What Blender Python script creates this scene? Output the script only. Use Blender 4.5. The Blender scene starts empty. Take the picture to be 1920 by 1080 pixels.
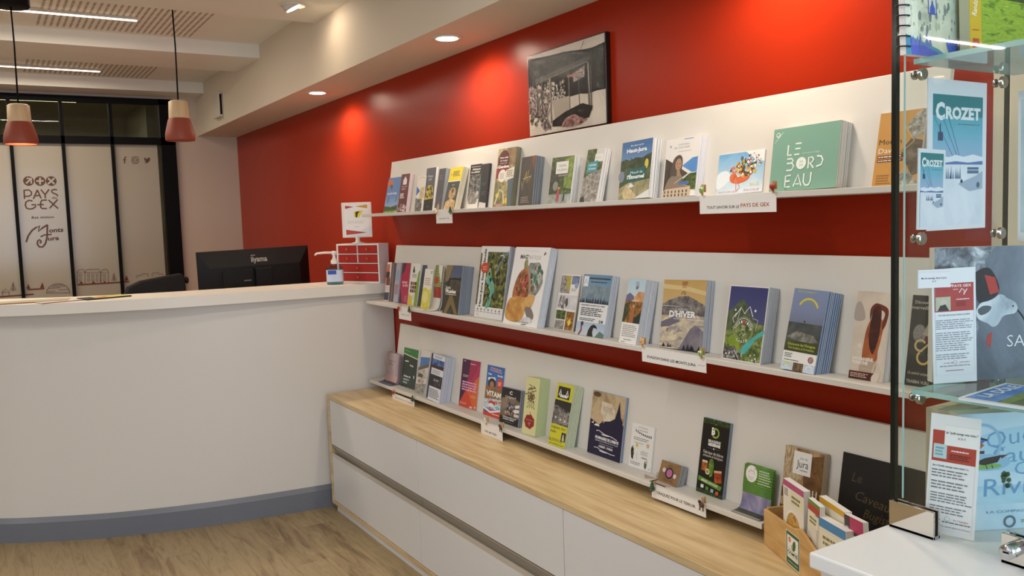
import bpy, bmesh, math, random
from mathutils import Vector, Matrix
R = math.radians
rnd = random.Random(7)
SC = bpy.context.scene
COL = SC.collection

# ------------------------------------------------------------------ camera
FPX = 1600.0
CAM = Vector((-1.8, 0.0, 1.411))
YAW, PIT, ROL = R(31.827), R(4.720), R(1.893)
_f = Vector((math.sin(YAW)*math.cos(PIT), math.cos(YAW)*math.cos(PIT), -math.sin(PIT)))
_r = Vector((math.cos(YAW), -math.sin(YAW), 0))
_d = _f.cross(_r)
_cr, _sr = math.cos(ROL), math.sin(ROL)
RT, DN, FW = _cr*_r + _sr*_d, -_sr*_r + _cr*_d, _f
cd = bpy.data.cameras.new('camera'); cam = bpy.data.objects.new('camera', cd); COL.objects.link(cam)
cd.sensor_width = 36; cd.lens = FPX/1920*36; cd.clip_start = 0.02
cam.matrix_world = Matrix(((RT.x, -DN.x, -FW.x, CAM.x), (RT.y, -DN.y, -FW.y, CAM.y), (RT.z, -DN.z, -FW.z, CAM.z), (0, 0, 0, 1)))
SC.camera = cam
def ray(u, v): return RT*(u-960) + DN*(v-540) + FW*FPX
def onplane(u, v, p0, n):
    d = ray(u, v); return CAM + d*((Vector(p0)-CAM).dot(n)/d.dot(n))
def onx(u, v, x): return onplane(u, v, (x, 0, 0), Vector((1, 0, 0)))
def ony(u, v, y): return onplane(u, v, (0, y, 0), Vector((0, 1, 0)))
def onz(u, v, z): return onplane(u, v, (0, 0, z), Vector((0, 0, 1)))
def proj(P):
    q = Vector(P)-CAM; w = q.dot(FW); return 960+FPX*q.dot(RT)/w, 540+FPX*q.dot(DN)/w

# ------------------------------------------------------------------ view, world, big lights
vs = SC.view_settings
SC.display_settings.display_device = 'sRGB'
vs.view_transform = 'Standard'; vs.look = 'None'; vs.gamma = 1; vs.use_curve_mapping = False
vs.exposure = -0.45
W = bpy.data.worlds.new('world'); SC.world = W; W.use_nodes = True
W.node_tree.nodes['Background'].inputs[0].default_value = (0.62, 0.75, 1.0, 1)
W.node_tree.nodes['Background'].inputs[1].default_value = 1.0
def area(name, loc, rot, sx, sy, power, col, parent=None):
    l = bpy.data.lights.new(name, 'AREA'); l.shape = 'RECTANGLE'; l.size = sx; l.size_y = sy
    l.energy = power; l.color = col
    o = bpy.data.objects.new(name, l); o.location = loc; o.rotation_euler = rot; COL.objects.link(o); o.parent = parent
    return o
FLOOR = -0.015
# daylight through the shop window behind the camera and the glazed side
area('daylight_rear', (-1.5, -1.47, 1.35), (R(90), 0, 0), 2.0, 1.9, 80, (0.70, 0.83, 1.0))
area('daylight_side', (-6.35, 1.2, 1.35), (R(90), 0, R(-90)), 3.4, 1.9, 22, (0.82, 0.90, 1.0))

# ------------------------------------------------------------------ materials
def lin(h):
    h = h.lstrip('#'); out = []
    for i in (0, 2, 4):
        c = int(h[i:i+2], 16)/255
        out.append(c/12.92 if c <= .04045 else ((c+.055)/1.055)**2.4)
    return (*out, 1)
_mc = {}
def M(h, rough=0.5, metal=0.0, spec=0.5, coat=0.0, bump=0.0, bscale=60, name=None):
    key = (h, rough, metal, spec, coat, bump, bscale)
    if key in _mc: return _mc[key]
    m = bpy.data.materials.new(name or 'paint_'+h.strip('#')); m.use_nodes = True
    nt = m.node_tree; b = nt.nodes['Principled BSDF']
    b.inputs['Base Color'].default_value = lin(h); b.inputs['Roughness'].default_value = rough
    b.inputs['Metallic'].default_value = metal; b.inputs['Specular IOR Level'].default_value = spec
    b.inputs['Coat Weight'].default_value = coat; b.inputs['Coat Roughness'].default_value = 0.12
    if bump:
        t = nt.nodes.new('ShaderNodeTexCoord'); n = nt.nodes.new('ShaderNodeTexNoise'); bp = nt.nodes.new('ShaderNodeBump')
        n.inputs['Scale'].default_value = bscale; n.inputs['Detail'].default_value = 3
        bp.inputs['Strength'].default_value = bump; bp.inputs['Distance'].default_value = 0.004
        nt.links.new(t.outputs['Object'], n.inputs['Vector']); nt.links.new(n.outputs[0], bp.inputs['Height']); nt.links.new(bp.outputs[0], b.inputs['Normal'])
    _mc[key] = m; return m
def emis(h, s, name):
    m = bpy.data.materials.new(name); m.use_nodes = True; nt = m.node_tree; nt.nodes.clear()
    e = nt.nodes.new('ShaderNodeEmission'); o = nt.nodes.new('ShaderNodeOutputMaterial')
    e.inputs[0].default_value = lin(h); e.inputs[1].default_value = s; nt.links.new(e.outputs[0], o.inputs[0]); return m
_pc = {}
def P(stops, scale=40, kind='n', amp=0.5, H=0.2, stretch=(1, 1, 1), rough=0.38, detail=5, dist=0.6, const=False, rot=0):
    """printed photograph: noise / voronoi / wave through a colour ramp, or 'g': bands by height broken by noise"""
    key = (tuple(stops), scale, kind, amp, H, stretch, detail, dist, const, rot, rough)
    if key in _pc: return _pc[key]
    m = bpy.data.materials.new('printed_image'); m.use_nodes = True; nt = m.node_tree; L = nt.links
    b = nt.nodes['Principled BSDF']; b.inputs['Roughness'].default_value = rough; b.inputs['Specular IOR Level'].default_value = .12 if rough > .59 else .5
    tc = nt.nodes.new('ShaderNodeTexCoord'); mp = nt.nodes.new('ShaderNodeMapping'); mp.inputs['Scale'].default_value = stretch
    mp.inputs['Rotation'].default_value = (0, rot, 0)
    L.new(tc.outputs['Object'], mp.inputs['Vector'])
    rp = nt.nodes.new('ShaderNodeValToRGB'); el = rp.color_ramp.elements
    n = len(stops)
    while len(el) < n: el.new(0.5)
    if const: rp.color_ramp.interpolation = 'CONSTANT'
    for i, s in enumerate(stops):
        pos, c = s if isinstance(s, tuple) else (((i/(n-1)) if kind == 'g' else .28+.44*i/(n-1)), s)
        el[i].position = pos; el[i].color = lin(c)
    if kind == 'v':
        t = nt.nodes.new('ShaderNodeTexVoronoi'); t.inputs['Scale'].default_value = scale; out = t.outputs['Distance']
        if 'Randomness' in t.inputs: t.inputs['Randomness'].default_value = 1
    elif kind == 'w':
        t = nt.nodes.new('ShaderNodeTexWave'); t.inputs['Scale'].default_value = scale; t.inputs['Distortion'].default_value = dist*8; t.inputs['Detail'].default_value = 3; out = t.outputs['Fac']
    else:
        t = nt.nodes.new('ShaderNodeTexNoise'); t.inputs['Scale'].default_value = scale; t.inputs['Detail'].default_value = detail; t.inputs['Distortion'].default_value = dist; t.inputs['Roughness'].default_value = .62; out = t.outputs[0]
    L.new(mp.outputs[0], t.inputs['Vector'])
    if kind == 'g':
        sp = nt.nodes.new('ShaderNodeSeparateXYZ'); L.new(tc.outputs['Object'], sp.inputs[0])
        a = nt.nodes.new('ShaderNodeMath'); a.operation = 'DIVIDE'; L.new(sp.outputs['Z'], a.inputs[0]); a.inputs[1].default_value = H
        s = nt.nodes.new('ShaderNodeMath'); s.operation = 'SUBTRACT'; L.new(out, s.inputs[0]); s.inputs[1].default_value = .5
        q = nt.nodes.new('ShaderNodeMath'); q.operation = 'MULTIPLY_ADD'; L.new(s.outputs[0], q.inputs[0]); q.inputs[1].default_value = amp; L.new(a.outputs[0], q.inputs[2])
        out = q.outputs[0]
    L.new(out, rp.inputs[0]); L.new(rp.outputs[0], b.inputs['Base Color'])
    _pc[key] = m; return m
def asmat(c): return M(c, 0.4) if isinstance(c, str) else c
def wood(name, cols, sc=(2, 14, 14), rough=0.42, ns=3.0):
    m = bpy.data.materials.new(name); m.use_nodes = True; nt = m.node_tree; L = nt.links; b = nt.nodes['Principled BSDF']
    tc = nt.nodes.new('ShaderNodeTexCoord'); mp = nt.nodes.new('ShaderNodeMapping'); mp.inputs['Scale'].default_value = sc
    n = nt.nodes.new('ShaderNodeTexNoise'); n.inputs['Scale'].default_value = ns; n.inputs['Detail'].default_value = 7; n.inputs['Distortion'].default_value = .5
    rp = nt.nodes.new('ShaderNodeValToRGB'); el = rp.color_ramp.elements
    while len(el) < len(cols): el.new(.5)
    for i, c in enumerate(cols): el[i].position = .3+.4*i/(len(cols)-1); el[i].color = lin(c)
    L.new(tc.outputs['Object'], mp.inputs[0]); L.new(mp.outputs[0], n.inputs['Vector']); L.new(n.outputs[0], rp.inputs[0]); L.new(rp.outputs[0], b.inputs['Base Color'])
    b.inputs['Roughness'].default_value = rough
    return m
def glass(name, tint='#f2faf6', refl=1.0, milk=0.0, milkcol='#cfe3e6'):
    m = bpy.data.materials.new(name); m.use_nodes = True; nt = m.node_tree; L = nt.links; nt.nodes.clear()
    tr = nt.nodes.new('ShaderNodeBsdfTransparent'); tr.inputs[0].default_value = lin(tint)
    gl = nt.nodes.new('ShaderNodeBsdfGlossy'); gl.inputs['Roughness'].default_value = .02
    fr = nt.nodes.new('ShaderNodeFresnel'); fr.inputs[0].default_value = 1.45
    sc = nt.nodes.new('ShaderNodeMath'); sc.operation = 'MULTIPLY'; sc.inputs[1].default_value = refl; ge = nt.nodes.new('ShaderNodeNewGeometry'); iv = nt.nodes.new('ShaderNodeMath'); iv.operation = 'SUBTRACT'; iv.inputs[0].default_value = 1; L.new(ge.outputs['Backfacing'], iv.inputs[1])
    sf = nt.nodes.new('ShaderNodeMath'); sf.operation = 'MULTIPLY'; L.new(fr.outputs[0], sf.inputs[0]); L.new(iv.outputs[0], sf.inputs[1]); L.new(sf.outputs[0], sc.inputs[0])
    mx = nt.nodes.new('ShaderNodeMixShader'); L.new(sc.outputs[0], mx.inputs[0]); L.new(gl.outputs[0], mx.inputs[2])
    if milk:
        df = nt.nodes.new('ShaderNodeBsdfDiffuse'); df.inputs[0].default_value = lin(milkcol)
        tl = nt.nodes.new('ShaderNodeBsdfTranslucent'); tl.inputs[0].default_value = lin(milkcol)
        m2 = nt.nodes.new('ShaderNodeMixShader'); m2.inputs[0].default_value = .5; L.new(df.outputs[0], m2.inputs[1]); L.new(tl.outputs[0], m2.inputs[2])
        m3 = nt.nodes.new('ShaderNodeMixShader'); m3.inputs[0].default_value = milk; L.new(tr.outputs[0], m3.inputs[1]); L.new(m2.outputs[0], m3.inputs[2])
        L.new(m3.outputs[0], mx.inputs[1])
    else: L.new(tr.outputs[0], mx.inputs[1])
    o = nt.nodes.new('ShaderNodeOutputMaterial'); L.new(mx.outputs[0], o.inputs[0]); return m

WHITE = M('#e9e4da', .45, name='white_laminate'); PAPER = M('#eeeae4', .55, name='paper')
PANEL = M('#d8d3ca', .5, name='white_panel')
CEIL = M('#e4ddd0', .8, name='ceiling_paint'); WALLW = M('#cdb8a4', .75, name='beige_wall_paint')
RED = M('#a22a11', .25, spec=.13, bump=.05, bscale=220, name='red_wall_paint')
BLACK = M('#060505', .6, spec=.15, name='black_metal'); CHROME = M('#c9c9c9', .12, 1.0, name='chrome')
STEEL = M('#a7a39c', .3, 1.0, name='brushed_steel')
GLASS = glass('clear_glass', '#fbfdfc'); SHELFGLASS = glass('shelf_glass', '#dcefeb', 1.0, .16, '#c4dfe2')
UPGLASS = glass('painted_sheen_shelf_glass', '#dcefeb', 1.0, .68, '#d6e8ec'); EDGE = M('#0d1613', .15, name='glass_edge_dark'); EDGEL = M('#a9cfc8', .15, name='glass_edge_light')  # UPGLASS: same shelf glass, milky colour imitates the light on its underside

# ------------------------------------------------------------------ mesh builder
class MB:
    def __init__(s): s.v = []; s.f = []; s.mi = []; s.ms = []; s.sm = []
    def m(s, mat):
        if mat not in s.ms: s.ms.append(mat)
        return s.ms.index(mat)
    def poly(s, pts, mat, smooth=False):
        b = len(s.v); s.v += [tuple(p) for p in pts]; s.f.append(tuple(range(b, b+len(pts)))); s.mi.append(s.m(mat)); s.sm.append(smooth)
    def add(s, vs_, fs, mat, smooth=False):
        b = len(s.v); s.v += [tuple(p) for p in vs_]; k = s.m(mat)
        for f in fs: s.f.append(tuple(i+b for i in f)); s.mi.append(k); s.sm.append(smooth)
    def box(s, a, c, mat, mats=None, xf=None):
        x0, y0, z0 = a; x1, y1, z1 = c
        vv = [(x0,y0,z0),(x1,y0,z0),(x1,y1,z0),(x0,y1,z0),(x0,y0,z1),(x1,y0,z1),(x1,y1,z1),(x0,y1,z1)]
        if xf: vv = [xf @ Vector(p) for p in vv]
        ff = [(0,3,2,1),(4,5,6,7),(0,1,5,4),(1,2,6,5),(2,3,7,6),(3,0,4,7)]  # bottom top -y +x +y -x
        b = len(s.v); s.v += [tuple(p) for p in vv]
        for i, f in enumerate(ff):
            s.f.append(tuple(j+b for j in f)); s.mi.append(s.m((mats or {}).get(i, mat))); s.sm.append(False)
    def prism(s, pts, z0, z1, mat, topmat=None, axis='z', side=None):
        n = len(pts)
        def q(p, z): return (p[0], p[1], z) if axis == 'z' else ((z, p[0], p[1]) if axis == 'x' else (p[0], z, p[1]))
        vv = [q(p, z0) for p in pts]+[q(p, z1) for p in pts]
        s.add(vv, [tuple(range(n))[::-1]], mat); b = len(s.v)-2*n
        s.f.append(tuple(range(b+n, b+2*n))); s.mi.append(s.m(topmat or mat)); s.sm.append(False)
        for i in range(n):
            j = (i+1) % n; s.f.append((b+i, b+j, b+n+j, b+n+i)); s.mi.append(s.m(side or mat)); s.sm.append(False)
    def lathe(s, prof, c, mat, n=32, axis=Vector((0, 0, 1)), smooth=True):
        ax = Vector(axis).normalized(); u = ax.orthogonal().normalized(); w = ax.cross(u); c = Vector(c)
        vv = []
        for r, h in prof:
            for k in range(n):
                a = 2*math.pi*k/n; vv.append(c+ax*h+u*(r*math.cos(a))+w*(r*math.sin(a)))
        ff = [(i*n+k, i*n+(k+1) % n, (i+1)*n+(k+1) % n, (i+1)*n+k) for i in range(len(prof)-1) for k in range(n)]
        s.add(vv, ff, mat, smooth)
    def cyl(s, p0, p1, r, mat, n=16, r1=None):
        p0, p1 = Vector(p0), Vector(p1); L = (p1-p0).length; r1 = r if r1 is None else r1
        s.lathe([(0.0001, 0), (r, 0)], p0, mat, n, p1-p0, False); s.lathe([(r, 0), (r1, L)], p0, mat, n, p1-p0); s.lathe([(r1, L), (0.0001, L)], p0, mat, n, p1-p0, False)
    def tube(s, pts, r, mat, n=8):
        pts = [Vector(p) for p in pts]; vv = []; rr = r if isinstance(r, (list, tuple)) else [r]*len(pts)
        u = None
        for i, p in enumerate(pts):
            t = (pts[min(i+1, len(pts)-1)]-pts[max(i-1, 0)]).normalized()
            u = t.orthogonal().normalized() if u is None else (u-t*u.dot(t)).normalized()
            w = t.cross(u)
            for k in range(n):
                a = 2*math.pi*k/n; vv.append(p+u*(rr[i]*math.cos(a))+w*(rr[i]*math.sin(a)))
        ff = [(i*n+k, i*n+(k+1) % n, (i+1)*n+(k+1) % n, (i+1)*n+k) for i in range(len(pts)-1) for k in range(n)]
        ff += [tuple(range(n))[::-1], tuple(range((len(pts)-1)*n, len(pts)*n))]
        s.add(vv, ff, mat, True)
    def blob(s, c, r, mat, seg=12):
        c = Vector(c); r = Vector((r, r, r)) if not hasattr(r, '__len__') else Vector(r); vv = []; h = seg//2
        for i in range(h+1):
            for k in range(seg):
                t = math.pi*i/h; a = 2*math.pi*k/seg
                vv.append((c.x+r.x*math.sin(t)*math.cos(a), c.y+r.y*math.sin(t)*math.sin(a), c.z+r.z*math.cos(t)))
        s.add(vv, [(i*seg+k, i*seg+(k+1) % seg, (i+1)*seg+(k+1) % seg, (i+1)*seg+k) for i in range(h) for k in range(seg)], mat, True)
    def build(s, name, parent=None, bevel=0.0, seg=2):
        me = bpy.data.meshes.new(name); me.from_pydata(s.v, [], s.f)
        for m_ in s.ms: me.materials.append(m_)
        me.polygons.foreach_set('material_index', s.mi); me.polygons.foreach_set('use_smooth', s.sm); me.update()
        o = bpy.data.objects.new(name, me); COL.objects.link(o); o.parent = parent
        if bevel:
            bv = o.modifiers.new('bevel', 'BEVEL'); bv.width = bevel; bv.segments = seg; bv.limit_method = 'ANGLE'; bv.angle_limit = R(40)
        return o
def tag(o, label, cat, group=None):
    o['label'] = label; o['category'] = cat
    if group: o['group'] = group
    return o
def thing(name, label, cat, mat=None, group=None):
    o = bpy.data.objects.new(name, None); o.empty_display_size = .05; COL.objects.link(o)
    if mat is not None:
        if isinstance(mat, Matrix): o.matrix_world = mat
        else: o.location = mat
    return tag(o, label, cat, group)
def struct(o): o['kind'] = 'structure'; return o
def frame(origin, right, up):
    """local x = right, local z = up, local -y faces the viewer"""
    x = Vector(right).normalized(); z = Vector(up); z = (z-x*z.dot(x)).normalized(); y = z.cross(x)
    return Matrix(((x.x, y.x, z.x, origin[0]), (x.y, y.y, z.y, origin[1]), (x.z, y.z, z.z, origin[2]), (0, 0, 0, 1)))

# ------------------------------------------------------------------ printed artwork
_tc = {}
def glyphs(s, b):
    if (s, b) in _tc: return _tc[(s, b)]
    cu = bpy.data.curves.new('t', 'FONT'); cu.body = s; cu.size = 1; cu.resolution_u = 2; cu.offset = b
    o = bpy.data.objects.new('t', cu); me = o.to_mesh()
    vv = [(v.co.x, v.co.y) for v in me.vertices]; ff = [tuple(p.vertices) for p in me.polygons]
    o.to_mesh_clear(); bpy.data.objects.remove(o); bpy.data.curves.remove(cu)
    xs = [p[0] for p in vv] or [0, 1]
    _tc[(s, b)] = (vv, ff, min(xs), max(xs)); return _tc[(s, b)]
CAPH = 0.70
class Art:
    """a printed face W x H; u 0..1 left to right, v 0..1 top to bottom"""
    def __init__(s, W, H, y0=-0.0003, step=5e-5, ys=-1): s.W, s.H, s.mb, s.k, s.y0, s.step = W, H, MB(), 0, y0, step; s.ys = ys
    def y(s): s.k += 1; return s.y0-s.step*s.k
    def q(s, u, v, y): return ((u-.5)*s.W, y, (1-v)*s.H)
    def p(s, pts, c): y = s.y(); s.mb.poly([s.q(u, v, y) for u, v in pts], asmat(c)); return s
    def o(s, pts, c, k=5):
        n = len(pts); out = []
        for i in range(n):
            p0, p1, p2, p3 = pts[i-1], pts[i], pts[(i+1) % n], pts[(i+2) % n]
            for j in range(k):
                t = j/k; out.append(tuple(.5*(2*p1[d]+(p2[d]-p0[d])*t+(2*p0[d]-5*p1[d]+4*p2[d]-p3[d])*t*t+(3*p1[d]-p0[d]-3*p2[d]+p3[d])*t**3) for d in (0, 1)))
        return s.p(out, c)
    def r(s, u0, v0, u1, v1, c): return s.p([(u0, v1), (u1, v1), (u1, v0), (u0, v0)], c)
    def c(s, u, v, r, c, ry=None, n=24, a0=0, a1=360):
        ry = r*s.W/s.H if ry is None else ry
        return s.p([(u+r*math.cos(R(a0+(a1-a0)*k/n)), v-ry*math.sin(R(a0+(a1-a0)*k/n))) for k in range(n if a1-a0 == 360 else n+1)], c)
    def ring(s, u, v, r, wd, c, a0=0, a1=360, n=28): return s.ln([(u+r*math.cos(R(a0+(a1-a0)*k/n)), v-r*s.W/s.H*math.sin(R(a0+(a1-a0)*k/n))) for k in range(n+1)], wd, c)
    def ln(s, pts, wd, c):
        y = s.y(); P_ = [Vector(((u-.5)*s.W, (1-v)*s.H)) for u, v in pts]; h = wd*s.W/2; k = asmat(c); a = []; b = []
        for i, p in enumerate(P_):
            t = (P_[min(i+1, len(P_)-1)]-P_[max(i-1, 0)]); t = t.normalized() if t.length else Vector((1, 0)); n = Vector((-t.y, t.x))*h
            a.append((p.x+n.x, y, p.y+n.y)); b.append((p.x-n.x, y, p.y-n.y))
        n = len(P_); s.mb.add(a+b, [(i, n+i, n+i+1, i+1) for i in range(n-1)], k); return s
    def t(s, txt, u, v, h, c, w=None, al='c', b=0.0, rot=0, sh=0):
        vv, ff, x0, x1 = glyphs(txt, b); y = s.y(); k = h*s.H/CAPH; kx = k
        if w: kx = w*s.W/max(x1-x0, 1e-4)
        off = {'c': -(x0+x1)/2, 'l': -x0, 'r': -x1}[al]; ca, sa = math.cos(R(rot)), math.sin(R(rot)); cx, cz = (u-.5)*s.W, (1-v)*s.H
        out = []
        for px, py in vv:
            a = (px+off)*kx; e = (py-CAPH/2)*k; a += e*sh
            out.append((cx+a*ca-e*sa, y, cz+a*sa+e*ca))
        s.mb.add(out, ff, asmat(c)); return s
    def l(s, u0, v0, u1, v1, n, c, fill=.55, seed=1, rag=.25):
        """unreadable small print: broken word-length strokes"""
        g = random.Random(seed*31+n); y = s.y(); k = asmat(c); dv = (v1-v0)/n
        for i in range(n):
            u = u0; end = u1-(u1-u0)*rag*g.random(); va = v0+dv*i+dv*(1-fill)/2; vb = va+dv*fill
            while u < end-1e-3:
                wl = min((u1-u0)*g.uniform(.06, .2), end-u); s.mb.poly([s.q(u, vb, y), s.q(u+wl, vb, y), s.q(u+wl, va, y), s.q(u, va, y)], k); u += wl+(u1-u0)*.025
        return s
    def specks(s, u0, v0, u1, v1, n, r, cols, seed=1, el=1.0):
        g = random.Random(seed)
        for c in cols:
            y = s.y(); k = asmat(c)
            for _ in range(n):
                u, v, rr = g.uniform(u0, u1), g.uniform(v0, v1), r*g.uniform(.5, 1.3); a0 = g.random()*6
                s.mb.poly([s.q(u+rr*math.cos(a0+a*1.2566), v-rr*el*s.W/s.H*math.sin(a0+a*1.2566), y) for a in range(5)], k)
        return s
    def trees(s, u0, u1, v, h, n, c, seed=1):
        g = random.Random(seed); y = s.y(); k = asmat(c)
        for i in range(n):
            u = u0+(u1-u0)*(i+g.random()*.8)/n; hh = h*g.uniform(.5, 1.1); w = (u1-u0)/n*.55
            s.mb.poly([s.q(u-w, v, y), s.q(u+w, v, y), s.q(u, v-hh, y)], k)
        return s
    def ridge(s, u0, u1, vb, pts, c):
        return s.p([(u0, vb), (u1, vb)]+[(u0+(u1-u0)*a, b) for a, b in reversed(pts)], c)
    def build(s, name, parent): return s.mb.build(name, parent)

# ------------------------------------------------------------------ room shell
YB, XL, YR, ZC, ZB, ZS = 6.98, -6.5, -1.5, 2.49, 2.41, 2.12
def floor_mat():
    m = bpy.data.materials.new('oak_plank_floor'); m.use_nodes = True; nt = m.node_tree; L = nt.links; b = nt.nodes['Principled BSDF']
    tc = nt.nodes.new('ShaderNodeTexCoord')
    mp = nt.nodes.new('ShaderNodeMapping'); mp.inputs['Rotation'].default_value = (0, 0, R(90)); L.new(tc.outputs['Object'], mp.inputs[0])
    br = nt.nodes.new('ShaderNodeTexBrick'); br.inputs['Scale'].default_value = 1; br.inputs['Brick Width'].default_value = 1.15; br.inputs['Row Height'].default_value = .155
    br.inputs['Mortar Size'].default_value = .0007; br.inputs['Bias'].default_value = 0; br.offset = .37
    br.inputs['Color1'].default_value = (0, 0, 0, 1); br.inputs['Color2'].default_value = (1, 1, 1, 1); br.inputs['Mortar'].default_value = (.2, .2, .2, 1)
    L.new(mp.outputs[0], br.inputs['Vector'])
    m2 = nt.nodes.new('ShaderNodeMapping'); m2.inputs['Scale'].default_value = (11, 1.3, 1); L.new(tc.outputs['Object'], m2.inputs[0])
    n = nt.nodes.new('ShaderNodeTexNoise'); n.inputs['Scale'].default_value = 2.2; n.inputs['Detail'].default_value = 8; n.inputs['Distortion'].default_value = 1.2; n.inputs['Roughness'].default_value = .65; L.new(m2.outputs[0], n.inputs['Vector'])
    mix = nt.nodes.new('ShaderNodeMath'); mix.operation = 'MULTIPLY_ADD'; L.new(br.outputs['Color'], mix.inputs[0]); mix.inputs[1].default_value = .20; L.new(n.outputs[0], mix.inputs[2])
    rp = nt.nodes.new('ShaderNodeValToRGB'); el = rp.color_ramp.elements
    for _ in range(3): el.new(.5)
    for i, (p, c) in enumerate(((.30, '#54432c'), (.43, '#7c6646'), (.55, '#95805c'), (.70, '#a6916c'), (.85, '#8b7654'))): el[i].position = p; el[i].color = lin(c)
    L.new(mix.outputs[0], rp.inputs[0])
    md = nt.nodes.new('ShaderNodeMixRGB'); md.blend_type = 'MIX'; L.new(br.outputs['Fac'], md.inputs[0]); L.new(rp.outputs[0], md.inputs[1]); md.inputs[2].default_value = lin('#6b5638'); L.new(md.outputs[0], b.inputs['Base Color'])
    b.inputs['Roughness'].default_value = .42
    return m
b = MB(); b.box((XL-.1, YR-.1, FLOOR-.1), (.1, 10.2, FLOOR), floor_mat()); struct(b.build('floor'))
b = MB()
b.box((XL-.1, YR-.1, ZC), (-.3, YB, ZC+.1), CEIL)
y = -.81
while y < YB:                                                       # shallow beams across the ceiling
    b.box((XL, y, ZB), (-.3, min(y+.51, YB-.001), ZC+.05), CEIL); y += 1.5
struct(b.build('ceiling'))
b = MB(); b.box((-.3, YR, ZS), (.02, YB, ZC+.1), M('#d9cbb6', .75)); struct(b.build('trim_1'))   # lowered soffit with the downlights
YE = .986
b = MB(); b.box((0, YE, FLOOR), (.1, YB+.1, ZC), RED); struct(b.build('wall_right'))
b = MB(); b.box((-.004, YR, FLOOR), (.1, YE, ZC), M('#d8cbb4', .7)); struct(b.build('wall_right_plain'))
JX = -.47                                                            # outer edge of the black glazed partition
b = MB(); b.box((JX, YB, FLOOR), (0, YB+.1, ZC), WALLW); b.box((-3.2, YB, 2.395), (JX, YB+.1, ZC), WALLW); b.box((XL, YB, FLOOR), (-3.2, YB+.1, ZC), WALLW); struct(b.build('wall_back'))
b = MB(); wc = M('#d8cebf', .8)
b.box((XL-.1, YR-.1, FLOOR), (.1, YR, .35), wc); b.box((XL-.1, YR-.1, 2.3), (.1, YR, ZC), wc); b.box((XL-.1, YR-.1, .35), (-4.9, YR, 2.3), wc); b.box((-.4, YR-.1, .35), (.1, YR, 2.3), wc)
struct(b.build('wall_rear'))
b = MB(); b.box((XL-.1, YR, FLOOR), (XL, -.7, ZC), wc); b.box((XL-.1, 3.1, FLOOR), (XL, 10.2, ZC), wc); b.box((XL-.1, -.7, FLOOR), (XL, 3.1, .35), wc); b.box((XL-.1, -.7, 2.3), (XL, 3.1, ZC), wc)
struct(b.build('wall_left'))
def shop_window(name, a, c, ax):
    o = bpy.data.objects.new(name, None); COL.objects.link(o); struct(o)
    f = MB(); p = MB(); t = .05
    if ax == 'y':
        (x0, z0), (x1, z1) = a, c
        for x in (x0, (x0+x1)/2-t/2, x1-t): f.box((x, YR-.07, z0), (x+t, YR-.02, z1), BLACK)
        for z in (z0, z1-t): f.box((x0, YR-.07, z), (x1, YR-.02, z+t), BLACK)
        p.box((x0, YR-.05, z0), (x1, YR-.045, z1), GLASS)
    else:
        (y0, z0), (y1, z1) = a, c
        for y in (y0, (y0+y1)/2-t/2, y1-t): f.box((XL-.07, y, z0), (XL-.02, y+t, z1), BLACK)
        for z in (z0, z1-t): f.box((XL-.07, y0, z), (XL-.02, y1, z+t), BLACK)
        p.box((XL-.05, y0, z0), (XL-.045, y1, z1), GLASS)
    struct(f.build('window_frame', o)); struct(p.build('pane', o))
shop_window('window_2', (-4.9, .35), (-.4, 2.3), 'y'); shop_window('window_3', (-.7, .35), (3.1, 2.3), 'x')
# room beyond the partition
b = MB(); wb = M('#a39b8c', .8)
b.box((XL, 9.6, FLOOR), (.1, 9.7, 2.6), wb); struct(b.build('wall_back_room'))
b = MB(); b.box((0, YB+.1, FLOOR), (.1, 9.6, 2.6), wb); b.box((-.45, 8.3, FLOOR), (0, 9.6, 2.6), wb); struct(b.build('wall_back_room_right'))
b = MB(); b.box((XL, YB, 2.55), (.1, 9.7, 2.6), M('#8f8878', .85)); struct(b.build('ceiling_back_room'))

# perforated acoustic strips in the ceiling bays
def slot_mat():
    m = bpy.data.materials.new('slotted_acoustic_board'); m.use_nodes = True; nt = m.node_tree; L = nt.links; b = nt.nodes['Principled BSDF']
    tc = nt.nodes.new('ShaderNodeTexCoord'); sp = nt.nodes.new('ShaderNodeSeparateXYZ'); L.new(tc.outputs['Object'], sp.inputs[0])
    def fr(o, per, thr):
        a = nt.nodes.new('ShaderNodeMath'); a.operation = 'DIVIDE'; L.new(sp.outputs[o], a.inputs[0]); a.inputs[1].default_value = per
        c = nt.nodes.new('ShaderNodeMath'); c.operation = 'FRACT'; L.new(a.outputs[0], c.inputs[0])
        d = nt.nodes.new('ShaderNodeMath'); d.operation = 'LESS_THAN'; L.new(c.outputs[0], d.inputs[0]); d.inputs[1].default_value = thr; return d
    x = fr('X', .030, .42); y = fr('Y', .10, .94)
    k = nt.nodes.new('ShaderNodeMath'); k.operation = 'MULTIPLY'; L.new(x.outputs[0], k.inputs[0]); L.new(y.outputs[0], k.inputs[1])
    mx = nt.nodes.new('ShaderNodeMixRGB'); L.new(k.outputs[0], mx.inputs[0]); mx.inputs[1].default_value = lin('#e4ddd0'); mx.inputs[2].default_value = lin('#a89c8b'); L.new(mx.outputs[0], b.inputs['Base Color'])
    b.inputs['Roughness'].default_value = .8; return m
SLOT = slot_mat(); n = 2
for y0 in (4.30, 5.80):
    for x0, x1 in ((-1.47, -.70), (-2.40, -1.63)):
        b = MB(); b.box((x0, y0, ZC-.004), (x1, y0+.82, ZC+.01), SLOT); struct(b.build('trim_%d' % n)); n += 1

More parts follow.
